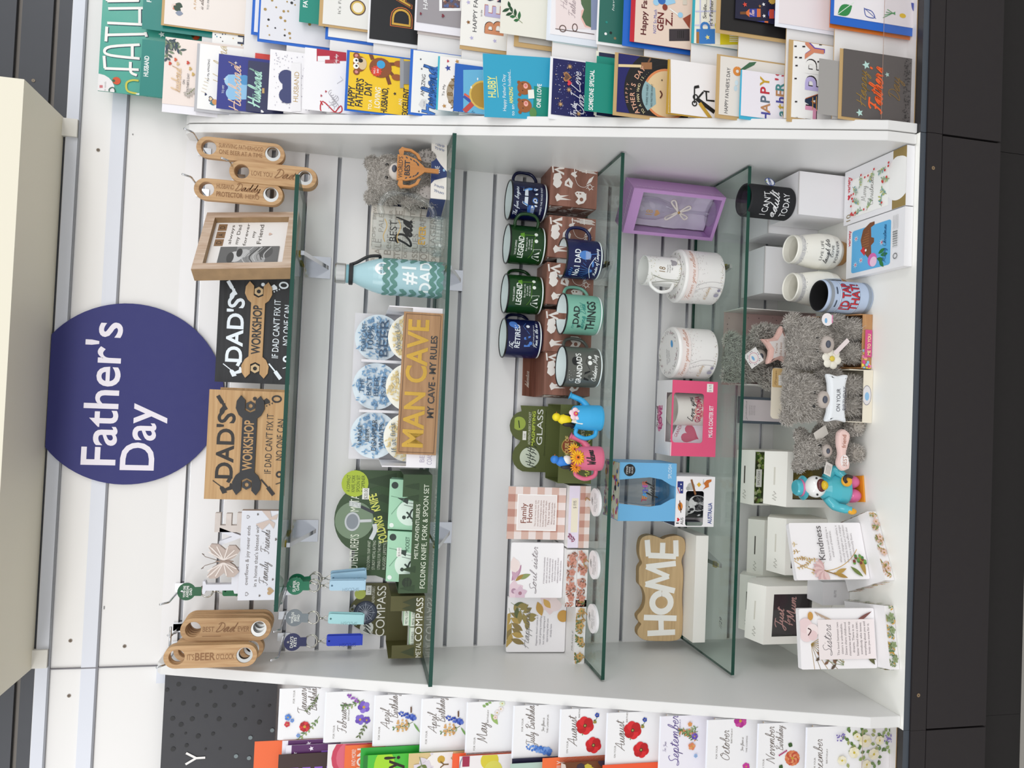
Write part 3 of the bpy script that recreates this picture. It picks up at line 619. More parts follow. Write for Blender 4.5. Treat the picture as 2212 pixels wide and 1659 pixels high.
b.ell((cx, -.003, cz), (.002, .003, .016), m('#a08c80', .5)); b.obj('butterfly', T, 'embossed taupe butterfly')
# ================================================================ second shelf
FURS = [m('#b3ada6', .9), m('#a19b94', .9), m('#c1bbb3', .9), m('#cdc7bf', .9)]
def plush(T, ells, fur, n=2600, L=.011, seed=1, name='body', cols=None, base='#a09a93', wid=.00055):
    """soft toy body: one merged surface under a pile of short fur"""
    b = B()
    for e in ells: b.ell(e[0], e[1], m(base, .95))
    o = b.obj(name, T); md = o.modifiers.new('merge', 'REMESH'); md.mode = 'VOXEL'; md.voxel_size = .004; md.use_smooth_shade = True
    rd = random.Random(seed); fb = B(); cols = cols or FURS; area_ = [(e[1][0]*e[1][1]+e[1][0]*e[1][2]+e[1][1]*e[1][2]) for e in ells]; tot = sum(area_)
    for e, ar in zip(ells, area_):
        for _ in range(int(3.3*n*ar/tot)):
            d = Vector((rd.gauss(0, 1), rd.gauss(0, 1), rd.gauss(0, 1))).normalized()
            if d.y > .55: continue
            q = Vector((e[0][0]+d.x*e[1][0], e[0][1]+d.y*e[1][1], e[0][2]+d.z*e[1][2]))
            if any(sum(((q[i]-g[0][i])/g[1][i])**2 for i in range(3)) < .9 for g in ells if g is not e): continue
            nn = Vector((d.x/e[1][0], d.y/e[1][1], d.z/e[1][2])).normalized()
            dr = (nn*.42+Vector((rd.uniform(-1, 1), rd.uniform(-1, 1), rd.uniform(-1.5, .7)))*.62).normalized(); l = L*.8*rd.uniform(.5, 1.25)
            sd = dr.cross(Vector((rd.uniform(-1, 1), rd.uniform(-1, 1), rd.uniform(-1, 1)))).normalized()*wid; mid = q+dr*l*.55+nn*l*.08
            tip = q+dr*l-Vector((0, 0, l*.2)); tip.z = max(tip.z, .0006); mid.z = max(mid.z, .0008); fb.add([q-sd, q+sd, mid+sd*.8, mid-sd*.8, tip], [(0, 1, 2, 3), (3, 2, 4)], rd.choice(cols))
    fb.obj('fur', T); return o
def face_bits(T, c, r, nose='#4b4f5c', muz='#cfc6bd', eyes=None):
    B().ell(c, (r*1.0, r*.8, r*.85), m(muz, .9)).obj('muzzle', T); B().ell((c[0], c[1]-r*.75, c[2]+r*.25), (r*.42, r*.25, r*.28), m(nose, .4)).obj('nose', T, 'oval nose')
    for s_ in (-1, 1): B().ell((c[0]+s_*r*.75, c[1]-r*.05+.002, c[2]+r*1.05), (.0032, .0028, .0032), m('#101012', .15)).obj('eye', T)
def dims(x0, x1, y0, y1, Y):
    p = at((x0+x1)/2, (y0+y1)/2, Y); k = sc(p); return p, (y1-y0)*k, (x1-x0)*k
# bear in a tray
zb = S2+.0006; p, w, h = dims(795, 966, 318, 438, -.15)
T = thing('gift_box', 'navy and white open display tray that seats the trophy teddy', 'display box', (p.x, -.105, zb), math.radians(14))
w = .118; b = B(); nv2 = m('#2c3c6e', .4); wt = m('#ece6df', .45)
b.box((-w/2, .05, 0), (w/2, .052, .105), nv2).box((-w/2, -.05, 0), (w/2, .05, .0015), wt).box((-w/2, -.05, 0), (-w/2+.0015, .05, .03), nv2).box((w/2-.0015, -.05, 0), (w/2, .05, .03), wt)
b.box((-w/2, -.052, 0), (w/2, -.05, .03), wt); F = front(b, -w/2, w/2, 0, .03, -.052)
F.poly([(.3, 1), (.8, 1), (.5, 0), (.4, 0)], nv2).poly([(.25, 1), (.85, 1), (.62, .4), (.45, .4)], nv2).t('LOVE', .52, .45, .3, '#f2f0ee', w=.12).disc(.52, .18, .1, '#9cc4e4', .07)
for u in (.1, .2, .88, .95): F.spray(u, .08, 90, .6, ['#8c93ab'], 6, int(u*100), .12, stem='#8c93ab')
b.obj('tray', T)
T = thing('teddy_bear', "grey teddy bear hugging a wooden WORLD'S BEST trophy", 'teddy bear', (p.x-.002, -.108, zb+.003), math.radians(8))
plush(T, [((0, .008, .035), (.036, .032, .035)), ((0, .0, .105), (.047, .038, .038)), ((-.034, .01, .135), (.014, .01, .014)), ((.036, .01, .138), (.014, .01, .014)), ((-.036, -.024, .03), (.018, .024, .023)), ((.036, -.024, .034), (.018, .024, .023)), ((.044, -.0, .06), (.012, .02, .018)), ((-.042, 0, .06), (.012, .02, .018))], FURS, 4800, .008, seed=5)
face_bits(T, (.002, -.038, .092), .017)
for s_, z in ((-1, .03), (1, .034)):
    b = B(); b.ell((s_*.036, -.045, z), (.0135, .005, .017), m('#a39c97', .95))
    F = front(b, s_*.036-.013, s_*.036+.013, z-.016, z+.016, -.0502)
    for k in range(9): F.line([(.5+.36*math.cos(k*.7), .5+.36*math.sin(k*.7)), (.5+.46*math.cos(k*.7), .5+.46*math.sin(k*.7))], .035, '#2f2c2c')
    if s_ > 0: F.lines(['Me', 'to', 'You'], .5, .65, .16, .2, '#3a3634')
    b.obj('foot_pad', T, 'bare stitched sole')
b = B(); tm = wood('#b4763c', '#c98a4c', 'trophy', 4, 60, .5, 'Z')
cup = [(-.025, .092), (-.025, .074), (-.02, .058), (-.009, .045), (-.004, .04), (-.004, .014), (.004, .014), (.004, .04), (.009, .045), (.02, .058), (.025, .074), (.025, .092)]
b.shape([cup], .004, tm, T=Matrix.Translation((0, -.064, 0)))
for s_ in (-1, 1): b.shape([[(s_*q, z) for q, z in [(.0245, .088), (.034, .09), (.041, .084), (.0395, .079), (.0385, .066), (.03, .052), (.018, .047), (.02, .053), (.029, .058), (.034, .068), (.034, .08), (.0245, .081)][::s_]]], .004, tm, T=Matrix.Translation((0, -.064, 0)))
F = front(b, -.025, .025, .04, .095, -.064); F.t("WORLD'S", .5, .76, .14, '#2a2e36', w=.84).t('BEST', .5, .52, .17, '#2a2e36', bold=.03, w=.6)
for s_ in (-1, 1):
    for k in range(6): F.leaf(.5+s_*(.12+.05*k), .2+.045*k*k*.35, .1, .04, 90-s_*40, '#2f3a46')
b.obj('wooden_trophy', T, 'wooden cut-out trophy')
# beer-mug box and mug
p, w, h = dims(795, 953, 455, 585, -.06); k = sc(p)
T = thing('mug_box', 'cream box printed with beer words, behind the glass beer mug', 'box', (p.x, -.055, zb)); w, h = .118, .137
b = B(); b.box((-w/2, -.04, 0), (w/2, .04, h), m('#d9d2c8', .5)); F = front(b, -w/2, w/2, 0, h, -.04); cc = '#a3998e'
for i, (t, u, v, g, wd) in enumerate((('PALE', .7, .82, .07, .3), ('ALE', .3, .84, .09, .26), ('Beer', .35, .70, .1, .34), ('PILSNER', .75, .7, .05, .36), ('STOUT', .3, .57, .08, .38), ('LIFE', .78, .56, .09, .3), ('OKTOBERFEST', .45, .47, .05, .6), ('PINT', .8, .38, .07, .26), ('ISSUES', .35, .32, .08, .44), ('BOCK', .25, .18, .1, .34), ('CRAFT', .72, .22, .09, .4), ('LAGER', .6, .07, .08, .5), ('ROUND', .22, .05, .07, .3), ('ZEN', .1, .93, .05, .12), ('HOPS', .5, .93, .045, .25), ('BREW', .85, .93, .045, .2))): F.t(t, u, v, g, cc, w=wd)
for v in (.66, .54, .29, .16): F.line([(.02, v), (.98, v)], .006, cc)
b.obj('carton', T)
T = thing('beer_mug', 'clear glass beer mug printed BEST Dad EVER', 'beer mug', (at(880, 503, -.155).x, -.145, zb), math.radians(-8)); gl = clear('#fbfdfd', 'mug_glass', 1.5, .02, 1.5)
r, h = .034, .134; b = B(); b.lathe([(0, 0), (r*1.1, 0), (r*1.14, .004), (r*1.08, .02), (r, .026), (r, h), (r-.002, h+.001), (r-.003, h)], gl, 44)
for k in range(18):
    a_ = 2*math.pi*k/18; b.ell((r*1.08*math.cos(a_), r*1.08*math.sin(a_), .011), (.004, .004, .010), gl, nu=8, nv=6)
F = cylface(b, r+.0004, .02, h, -90, .03); F.t('BEST', .52, .62, .11, '#1a1a1a', w=.66).s('Dad', .5, .38, .12, '#141414', w=.9, th=.3).t('EVER', .46, .15, .11, '#b8903a', w=.6, bold=.02)
for v in (.8, .58): F.line([(.15, v), (.35, v+.03), (.65, v-.02), (.9, v+.02)], .014, '#c0a060', True)
b.obj('glass_body', T)
B().tube(crom([(r-.001, 0, .118), (r+.016, 0, .122), (r+.036, 0, .108), (r+.041, 0, .075), (r+.032, 0, .04), (r+.012, 0, .022), (r-.001, 0, .024)], 5), .0062, gl, 12).obj('handle', T)
# water bottle
p = at(955, 605, -.16); T = thing('water_bottle', 'pale blue #1 DAD drink bottle with steel cap and black carry loop', 'bottle', (p.x, -.15, zb), math.radians(0))
bl = m('#a9cdd4', .22); r = .0345; b = B()
def bpr(z): return r if z < .105 else r-(r-.0165)*min(1, ((z-.105)/.058)**1.6)
b.lathe([(0, 0), (r-.003, 0), (r, .004), (r, .105)]+[(bpr(z), z) for z in (.112, .12, .13, .14, .15, .158, .163)]+[(.0165, .172), (0, .172)], bl, 44)
F = cylface(b, r+.0002, 0, .105, -90, .054); gn = '#5f8f86'
F.t('#1', .5, .5, .24, '#eef6f6', bold=.04).t('DAD', .5, .22, .2, '#eef6f6', bold=.02)
for v, gaps in ((.95, 0), (.82, 0), (.64, 1), (.47, 1), (.3, 1), (.13, 0), (.0, 0)):
    for a_, c_ in (((0, 1),) if not gaps else ((0, .24), (.76, 1))):
        n = int(40*(c_-a_))+2; F.line([(a_+(c_-a_)*i/(n-1), v+.06+.035*math.sin((a_+(c_-a_)*i/(n-1))*34)) for i in range(n)], .075, gn)
b.obj('body', T)
b = B(); F = cylface(b, r+.0002, .1, .135, -72, .016, bpr); F.disc(.5, .4, .38, '#f2f2f2', n=24).t('HOT & COLD', .5, .4, .1, '#4a5a6a', wmax=.7).t('DOUBLE', .5, .24, .1, '#4a5a6a', wmax=.6).t('WALLED', .5, .1, .09, '#4a5a6a', wmax=.5); b.obj('sticker', T, 'round white sticker')
B().lathe([(.0158, .1721), (.0175, .174), (.0175, .179), (.0175, .179)], m('#7fb0ba', .3), 36).lathe([(.0185, .1795), (.019, .181), (.019, .197), (.0175, .199), (0, .199)], STEEL, 40).obj('cap', T, 'brushed steel cap')
bkp = m('#1b1b1c', .45); b = B(); b.lathe([(.0185, .166), (.0205, .167), (.0205, .173), (.0185, .174)], bkp, 36)
b.tube(crom([(.018, -.002, .17), (.022, -.004, .16), (.034, -.006, .14), (.037, -.006, .122), (.036, -.004, .118), (.03, 0, .118)], 4), .003, bkp).obj('carry_loop', T, 'black silicone carry loop')
# coaster tray
a = at(944, 1011, -.19); c = at(950, 667, -.19); w = c.x-a.x; X0 = (a.x+c.x)/2
T = thing('coaster_tray', 'white stepped counter tray holding six round beer coasters', 'display box', (X0, -.12, zb)); wb = m('#f0edf1', .45); ht = at(760, 830, -.03).z-zb
b = B(); b.box((-w/2, .09, 0), (w/2, .092, ht), wb).box((-w/2, -.07, 0), (-w/2+.002, .09, ht*.62), wb).box((w/2-.002, -.07, 0), (w/2, .09, ht*.62), wb).box((-w/2, -.072, 0), (w/2, -.07, .055), wb)
b.box((-w/2+.002, .03, 0), (w/2-.002, .085, ht*.40), wb).box((-w/2+.002, -.065, 0), (w/2-.002, .029, .0012), wb)
for s_ in (-1, 1): b.box((s_*w/6-.0025, .031, ht*.4), (s_*w/6+.0025, .075, ht*.9), wb).box((s_*w/6-.0025, -.03, .0013), (s_*w/6+.0025, .025, ht*.42), wb)
F = front(b, -w/2, w/2, 0, .055, -.072); F.t('BEER', .08, .4, .16, '#b9b2c6').t('COASTERS', .08, .15, .16, '#b9b2c6', w=.12)
b.obj('tray', T)
def coaster(u, row, lines, label, base, motif, ink):
    r = .0465; z = zb+(ht*.40 if row == 0 else .0015)+.0006; y = -.12+(.06 if row == 0 else -.005)
    b = B(); b.lathe([(0, 0), (r, 0), (r, .005), (0, .005)], m(base, .3), 44, T=Matrix.Rotation(math.pi/2, 4, 'X') @ Matrix.Translation((0, 0, 0)), smooth=False)
    F = front(b, -r, r, -r, r, -.005); rd = random.Random(int(u*1000)+row)
    for k in range(44):
        a_, q = rd.uniform(0, 6.28), .46*math.sqrt(rd.random()); x, v = .5+q*math.cos(a_)*.9, .5+q*math.sin(a_)*.9
        F.at(x, v, rrect(-.035, -.04, .03, .03, .012, 2), motif, rd.uniform(-30, 30)).disc(x, v+.03, .03, base, .014, n=8).ring(x+.035, v-.005, .016, .008, motif)
    for k in range(110):
        a_, q = rd.uniform(0, 6.28), .45*math.sqrt(rd.random()); F.leaf(.5+q*math.cos(a_), .5+q*math.sin(a_), .085, .03, rd.uniform(0, 360), motif)
    n = len(lines)
    for i, (t, g, wd) in enumerate(lines): F.t(t, .5, .74-.155*i, g, ink, w=wd, rot=6 if row else 0)
    b.obj('coaster', None, label, 'coaster', 'round beer coasters in the white tray', (X0+u*w, y, z+r), (math.radians(-12), 0, 0))
bB, bM, bI = '#dbe8f0', '#7fa8cc', '#34506c'; yB, yM, yI = '#efeee2', '#e3cf98', '#6c7a84'
coaster(-.327, 0, [('I MAKE', .09, .42), ('BEER', .08, .28), ('DISAPPEAR', .1, .66), ("WHAT'S", .1, .5), ('YOUR', .09, .4)], 'blue printed coaster reading I MAKE BEER DISAPPEAR', bB, bM, '#26323e')
coaster(.0, 0, [('THE', .1, .3), ('BEST', .1, .4), ('BEER', .1, .42), ('IS AN', .1, .42), ('OPEN', .1, .4)], 'blue printed coaster reading THE BEST BEER IS AN', bB, bM, bI)
coaster(.327, 0, [('FORECAST', .1, .6), ('100%', .13, .5), ('CHANCE OF', .1, .68), ('BEER', .18, .8)], 'blue printed coaster reading FORECAST 100% CHANCE OF BEER', bB, bM, bI)
coaster(-.325, 1, [('If at first', .1, .6), ("you don't", .1, .56), ('succeed', .1, .5)], 'yellow printed coaster reading If at first you don\'t', yB, yM, yI)
coaster(.0, 1, [('', .1, .3), ('Cheers', .1, .3)], 'yellow printed coaster with a drawn hand, middle of the front row', yB, yM, yI)
coaster(.325, 1, [('When Life', .1, .56), ('gives you', .1, .5), ('lemons', .1, .4)], 'yellow printed coaster reading When Life', yB, yM, yI)
# man cave
a = at(944, 984, -.205); c = at(957, 677.6, -.205); w = (c-a).length; h = .072
T = thing('wall_plaque', 'walnut MAN CAVE plaque with gold letters leaning on the coaster tray', 'plaque', ((a.x+c.x)/2, -.203, zb+.001), rot=(math.radians(-6), math.radians(.5), 0))
b = B(); b.box((-w/2, 0, 0), (w/2, .008, h), WALNUT); F = front(b, -w/2, w/2, 0, h, 0)
for q in ((.015, .06, .985, .06), (.985, .06, .985, .94), (.985, .94, .015, .94), (.015, .94, .015, .06)): F.line([(q[0], q[1]), (q[2], q[3])], .012, '#5a3f28')
F.t('MAN CAVE', .5, .36, .5, m('#c6a048', .25, .75), w=.9, bold=.03).t('MY CAVE - MY RULES', .55, .12, .16, '#33302f', w=.58, bold=.02); b.obj('board', T)
# cutlery display
DG = '#3c5234'; a = at(922, 1281, -.142); c = at(931, 1026, -.142); w = c.x-a.x; X0 = (a.x+c.x)/2
T = thing('counter_display', "green Adventurer's folding knife, fork and spoon counter display box", 'display box', (X0, -.087, zb)); gm_ = m(DG, .45); inn = m('#5a5a34', .6)
b = B(); d0, d1 = -.055, .055; hb = .055
hw_ = w/2; b.shape([[(-hw_, 0), (hw_, 0), (hw_, .108), (hw_*.55, .108), (hw_*.55, .082), (hw_-.0, .082), (hw_, .06), (-hw_, .06)]], .002, gm_) if False else None
b.shape([[(-hw_, 0), (-hw_*.33, 0), (-hw_*.33, .001), (hw_*.33, .001), (hw_*.33, 0), (hw_, 0), (hw_, hb), (hw_*.62, hb), (hw_*.62, .034), (-hw_*.68, .034), (-hw_*.68, hb), (-hw_, hb)]], .0015, gm_, T=Matrix.Translation((0, d0, 0)))
F = front(b, -hw_, hw_, 0, hb, d0); F.t("METAL ADVENTURER'S", .52, .38, .13, '#e9eddc', w=.46).t('FOLDING KNIFE, FORK & SPOON SET', .48, .1, .17, '#e9eddc', w=.88).disc(.09, .72, .17, '#22301f').t('HOUSE OF', .09, .72, .06, DG, w=.09).t('MARBLES', .09, .62, .06, DG, w=.09)
for u in (.04, .2, .9, .8): F.at(u, .45, [(-.12, 0), (.12, 0), (0, .42)], '#2f4429').at(u, .62, [(-.09, 0), (.09, 0), (0, .34)], '#2f4429')
b.box((-hw_, d0+.0016, 0), (-hw_+.0015, d1, hb), gm_).box((hw_-.0015, d0+.0016, 0), (hw_, d1, hb), gm_).box((-hw_+.0016, d0+.0016, 0), (hw_-.0016, d1, .001), inn); b.obj('tray', T)
b = B(); hh = at(760, 1130, -.032).z-zb; arch = [(.01+.066*math.cos(t), hh-.02+.055*math.sin(t)) for t in [math.pi*k/16 for k in range(17)]]
b.shape([[(-hw_+.008, 0), (hw_-.004, 0), (hw_-.004, hh)]+[q for q in arch if q[1] > hh-.01]+[(-hw_+.008, hh)]], .0015, gm_, T=Matrix.Translation((0, d1+.0002, 0)))
F = front(b, -hw_, hw_, 0, hh+.045, d1+.0002)
for u in range(12): F.at(.06+.075*u, .32, [(-.09, 0), (.09, 0), (0, .25+.05*(u % 3))], '#2f4429' if u % 2 else '#36502f')
F.disc(.53, .74, .2, '#7c9076', n=30).t("ADVENTURER'S", .235, .685, .085, '#e9eddc', w=.34).t('METAL', .70, .70, .085, '#e9eddc', w=.18).disc(.86, .75, .14, '#b4c83e').lines(['A COMPACT', 'KNIFE, FORK', 'SPOON SET', '& OPENER'], .86, .80, .035, .05, '#3a4a22', wmax=.15)
F.t('FOLDING', .46, .42, .085, '#e6e873', w=.24, bold=.02, rot=16).t('KNIFE', .70, .50, .085, '#e6e873', w=.16, bold=.02, rot=16)
F.lines(['FOLD DOWN / SNAP APART', 'STURDY METAL EATING', 'UTENSILS FOR THE MORE', 'RUGGED LIFESTYLE'], .22, .56, .03, .055, '#cfd8c2', wmax=.26).rect(.72, .6, .82, .67, '#f0efe8').t('$20.00', .77, .615, .035, '#55524c', wmax=.09)
for t, c_ in ((0, '#c9ccd0'), (1, '#e6e8ea')):
    F.disc(.52, .76, .10-.02*t, c_ if not t else '#8d939b', .08-.018*t, n=24)
F.line([(.525, .68), (.53, .56)], .03, '#d4d6d8').line([(.36, .56), (.44, .52), (.5, .53)], .045, '#dfe1e2', True).line([(.6, .54), (.655, .68)], .03, '#3c4046')
for k in range(4): F.line([(.645+.012*k, .68), (.665+.012*k, .80)], .01, '#e2e4e6')
b.obj('header_card', T, 'printed arched header card')
def tin(x, y, z, rz, label, price):
    T = thing('cutlery_tin', label, 'tin', (x, y, z), rot=(math.radians(-14), 0, rz), group='mint green cutlery tins'); w, h = .098, .074; b = B(); c_ = m('#9fd0ae', .35)
    b.box((-w/2, 0, 0), (w/2, .022, h), m('#7fb592', .4), front=c_); F = front(b, -w/2, w/2, 0, h, 0); ik = '#22352c'
    F.disc(.34, .45, .33, '#dcefe0', n=30).rect(0, .04, 1, .16, '#e6efe4').t('KNIFE, FORK & SPOON', .58, .06, .1, '#41584c', w=.72).disc(.88, .86, .09, ik).disc(.08, .9, .06, '#e9f2ea')
    F.at(.62, .62, [(-.14, -.12), (.02, -.14), (.02, .16)], ik).line([(.3, .92), (.62, .6), (.66, .95)], .012, '#5f8a70')
    for q in ([(.2, .3), (.28, .42), (.4, .38), (.46, .26)], [(.24, .5), (.3, .44), (.36, .52)], [(.18, .36), (.26, .26), (.42, .22)]): F.line(q, .045, ik, True)
    F.disc(.25, .58, .05, ik).t('POCKET', .76, .42, .1, '#2f5a44', w=.28).t('FOLDING', .78, .26, .09, '#6fa585', w=.28).line([(.52, .2), (.56, .62)], .01, ik).line([(.45, .22), (.5, .6)], .01, ik)
    if price: F.rect(.5, .62, .68, .74, '#f3f2ec').t('$20.00', .59, .645, .06, '#4f4c46', wmax=.16)
    b.obj('tin_body', T)
tin(X0+.049, -.117, zb+.006, -.06, 'mint green cutlery tin at the right of the green counter display', False); tin(X0-.051, -.119, zb+.0055, -.03, 'mint green cutlery tin with price sticker, left in the green counter display', True)
# compass display
OL = '#57542c'; a = at(908, 1421, -.108); c = at(913, 1287, -.108); w = c.x-a.x; X0 = (a.x+c.x)/2
T = thing('counter_display', "olive METAL COMPASS counter display box at the left end of the shelf", 'display box', (X0, -.056, zb)); om = m(OL, .5); hw_ = w/2
b = B(); b.shape([[(-hw_, 0), (hw_, 0), (hw_, .066), (hw_*.52, .066), (hw_*.52, .018), (-hw_*.58, .018), (-hw_*.58, .060), (-hw_, .060)]], .0015, om, T=Matrix.Translation((0, -.052, 0)))
F = front(b, -hw_, hw_, 0, .066, -.052); F.t('METAL', .13, .06, .15, '#eceadd', w=.24).t('COMPASS', .62, .05, .2, '#f4f2e8', w=.7)
for u in (.1, .9, .8): F.at(u, .26, [(-.14, 0), (.14, 0), (0, .4)], '#3d4426')
b.box((-hw_, -.0504, 0), (-hw_+.0015, .052, .066), om).box((hw_-.0015, -.0504, 0), (hw_, .052, .066), om).box((-hw_+.0016, -.0504, 0), (hw_-.0016, .052, .001), om).box((-hw_+.0016, .0505, 0), (hw_-.0016, .052, .066), om); b.obj('tray', T)
b = B(); hh = at(828, 1328, -.004).z-zb; z0 = .066
ol = [(-hw_+.012, z0), (hw_, z0), (hw_, z0+.05), (hw_-.012, z0+.055)]+[(.0+.036*math.cos(t), z0+.043+.034*math.sin(t)) for t in [math.radians(20+20*k) for k in range(8)]]+[(-.036, z0+.036), (-hw_+.016, z0+.028), (-hw_+.012, z0+.01)]
b.shape([ol, circ(.012, z0+.068, .0045, 12)], .0015, om, T=Matrix.Translation((0, .0525, 0)))
F = front(b, -hw_, hw_, z0, z0+.08, .0525); F.t('COMPASS', .52, .05, .22, '#f4f2e8', w=.86).t('METAL', .2, .34, .08, '#eceadd', w=.2).disc(.24, .5, .17, '#e6e8df', n=24).disc(.82, .7, .14, '#c2cc60').t("ADVENTURER'S", .8, .33, .07, '#e6e4d4', w=.28)
for k in range(8): F.line([(.14+.02*k, .4+.03*(k % 3)), (.2+.02*k, .58-.02*(k % 4))], .02, '#39423a')
F.rect(.8, .42, .96, .56, '#f2f1ea').t('1.50', .88, .45, .06, '#55524c', wmax=.12)
F.ring(.56, .88, .05, .03, '#8d8f8a').disc(.5, .55, .3, '#4a5264', n=36).ring(.5, .55, .28, .03, '#2a3040').ring(.5, .55, .2, .012, '#9aa0b0')
for k in range(16): F.line([(.5, .55), (.5+.21*math.cos(k*math.pi/8)*.8*(1 if k % 2 == 0 else .7), .55+.24*math.sin(k*math.pi/8)*(1 if k % 2 == 0 else .7))], .012, '#c8ccd6')
b.obj('header_card', T, 'header card with a drawn compass')
def cbox(x, z, y, label): 
    b = B(); b.box((-.023, 0, 0), (.023, .04, .0125), m('#dfe6d6', .5)); F = front(b, -.023, .023, 0, .0125, 0); F.rect(0, .02, 1, .1, '#6fb37a').rect(0, .9, 1, .98, '#6fb37a').t('METAL COMPASS', .45, .32, .36, '#6a7468', w=.76); b.obj('compass_box', None, label, 'small box', 'pale compass cartons in the olive display', (x, y, z))
for i in range(2):
    cbox(X0-.026, zb+.0015+.013*i, -.103, ('bottom left', 'top left')[i]+' pale compass carton in the olive display'); cbox(X0+.0225, zb+.0015+.013*i, -.103, ('bottom right', 'middle right')[i]+' pale compass carton in the olive display')
cbox(X0+.024, zb+.0015+.026, -.101, 'pale compass carton on top of the right pile')
# stickered cartons seen behind and under the shelf front
# ================================================================ mug shelf
def printbox(b, w, d, h, seed, flap=False):
    """carton with a printed plank ground and white camping drawings on the front and left faces"""
    b.box((-w/2, -d/2, 0), (w/2, d/2, h), PLANKS)
    for F in (front(b, -w/2, w/2, 0, h, -d/2), Face(b, (-w/2, d/2, 0), (0, -1, 0), (0, 0, 1), d, h)):
        c = '#ece5df'
        F.at(.2, .8, [(-.09, .05), (0, .09), (.08, .04), (.04, -.02), (.06, -.2), (.0, -.04), (-.03, -.26), (-.05, -.02)], c)
        F.at(.24, .34, [(-.12, .1), (-.05, .14), (.0, .06), (.1, .1), (.12, -.04), (.04, -.02), (.06, -.14), (-.06, -.1), (-.12, -.02)], c, 20).disc(.2, .33, .04, '#8a5c4a')
        F.at(.55, .86, [(-.1, .06), (0, .1), (.1, .02), (.06, -.08), (-.04, -.1), (-.1, -.02)], c, 30).at(.7, .86, [(-.1, .06), (.02, .08), (.1, -.02), (.02, -.1), (-.08, -.06)], c, -20)
        F.at(.55, .62, [(-.1, -.05), (-.02, .09), (.06, .06), (.12, -.04), (0, -.1)], c, 15).at(.55, .62, [(-.04, -.03), (0, .04), (.06, 0)], '#8a5c4a')
        F.at(.86, .82, [(-.1, -.1), (.0, .12), (.1, -.1)], c).at(.86, .8, [(-.05, -.08), (0, .06), (.03, -.08)], '#8a5c4a').line([(.78, .95), (.95, .97)], .03, c)
        F.at(.34, .36, [(-.12, .0), (-.07, .05), (.07, .05), (.12, 0), (.07, -.04), (-.07, -.04)], c, 90).rect(.32, .34, .35, .38, '#8a5c4a').rect(.32, .41, .35, .44, '#8a5c4a')
        for k in range(6): F.line([(.86+.02*k, .02+.03*(k % 3)), (.87+.02*k, .35+.1*(k % 4)*.6)], .012, c)
        for z in (.25, .5): F.line([(.84, z), (.98, z+.01)], .02, c)
        F.at(.78, .5, [(-.06, -.02), (0, .08), (.04, .06), (.08, -.06), (.02, -.02), (-.02, -.06)], c).line([(.75, .5), (.55, .42), (.5, .28), (.6, .18)], .008, c, True).at(.68, .16, [(-.1, .06), (.02, .03), (.12, -.06), (-.02, -.03)], c, -10)
        F.ring(.52, .16, .045, .014, c)
        for k in range(6): F.line([(.52+.06*math.cos(k), .16+.06*math.sin(k)), (.52+.09*math.cos(k), .16+.09*math.sin(k))], .012, c)
BZ = S3+.0006; BH = .102; BW = .0865
def place_printbox(x, y, label, rz=0):
    q = zat(x, y, S3); o = thing('mug_carton', label, 'box', (q.x, -.0445, BZ), rz); b = B(); printbox(b, BW, .084, BH, 1); b.obj('carton', o); return q.x
bx = [place_printbox(1286, y, l) for y, l in ((412, 'brown plank-print carton under the navy off-road car mug, at the right end'), (518.5, 'brown plank-print carton under the right-hand green LEGEND mug'), (617, 'brown plank-print carton behind the mint mug'), (717, 'brown plank-print carton under the navy RETIRED mug'))]
q = zat(1271, 815, S3); T = thing('mug_carton', 'brown plank-print carton with raised lid flap behind the dark grey mug', 'box', (q.x+.002, -.047, BZ), math.radians(4)); b = B(); printbox(b, BW+.004, .08, BH-.004, 2); b.obj('carton', T)
b = B(); b.add([(-BW/2-.002, .04, BH-.0039), (BW/2+.002, .04, BH-.0039), (BW/2+.002, .012, BH+.03), (-BW/2-.002, .012, BH+.03)], [(0, 1, 2, 3)], PLANKS); b.v += []; F = Face(b, (-BW/2, .036, BH+.001), (1, 0, 0), (0, -.65, .76), BW, .04); F.s('Adventure', .4, .4, .16, '#d8cbbf', w=.4).star(.25, .5, .12, '#d8cbbf', 6, .3)
o = b.obj('lid_flap', T); md = o.modifiers.new('thick', 'SOLIDIFY'); md.thickness = .0008
ENI = m('#e6f0f0', .2); RIM = m('#151517', .25)
def mug(x, Y, z, R, H, col, label, art, ha=0, aa=-100, half=.036):
    T = thing('enamel_mug', label, 'mug', (x, Y, z)); c = m(col, .2); b = B()
    b.lathe([(0, 0), (R*.84, 0), (R*.93, .003), (R*.985, .009), (R, .017), (R, H)], c, 48)
    art(cylface(b, R+.0002, .012, H-.004, aa, half)); b.obj('body', T)
    B().lathe([(R-.0015, H), (R-.0015, .004), (0, .0035)], ENI, 48).obj('inside', T, 'pale blue-white inside')
    B().tube([((R+.0002)*math.cos(t), (R+.0002)*math.sin(t), H) for t in [2*math.pi*k/48 for k in range(48)]], .0017, RIM, 8, True).obj('rim', T, 'black rim')
    ca, sa = math.cos(math.radians(ha)), math.sin(math.radians(ha))
    B().tube([(r*ca, r*sa, zz) for r, zz in crom([(R-.001, H*.86), (R+.012, H*.87), (R+.024, H*.78), (R+.0275, H*.58), (R+.024, H*.36), (R+.012, H*.24), (R-.001, H*.24)], 5)], .0034, c, 10).obj('handle', T); return T
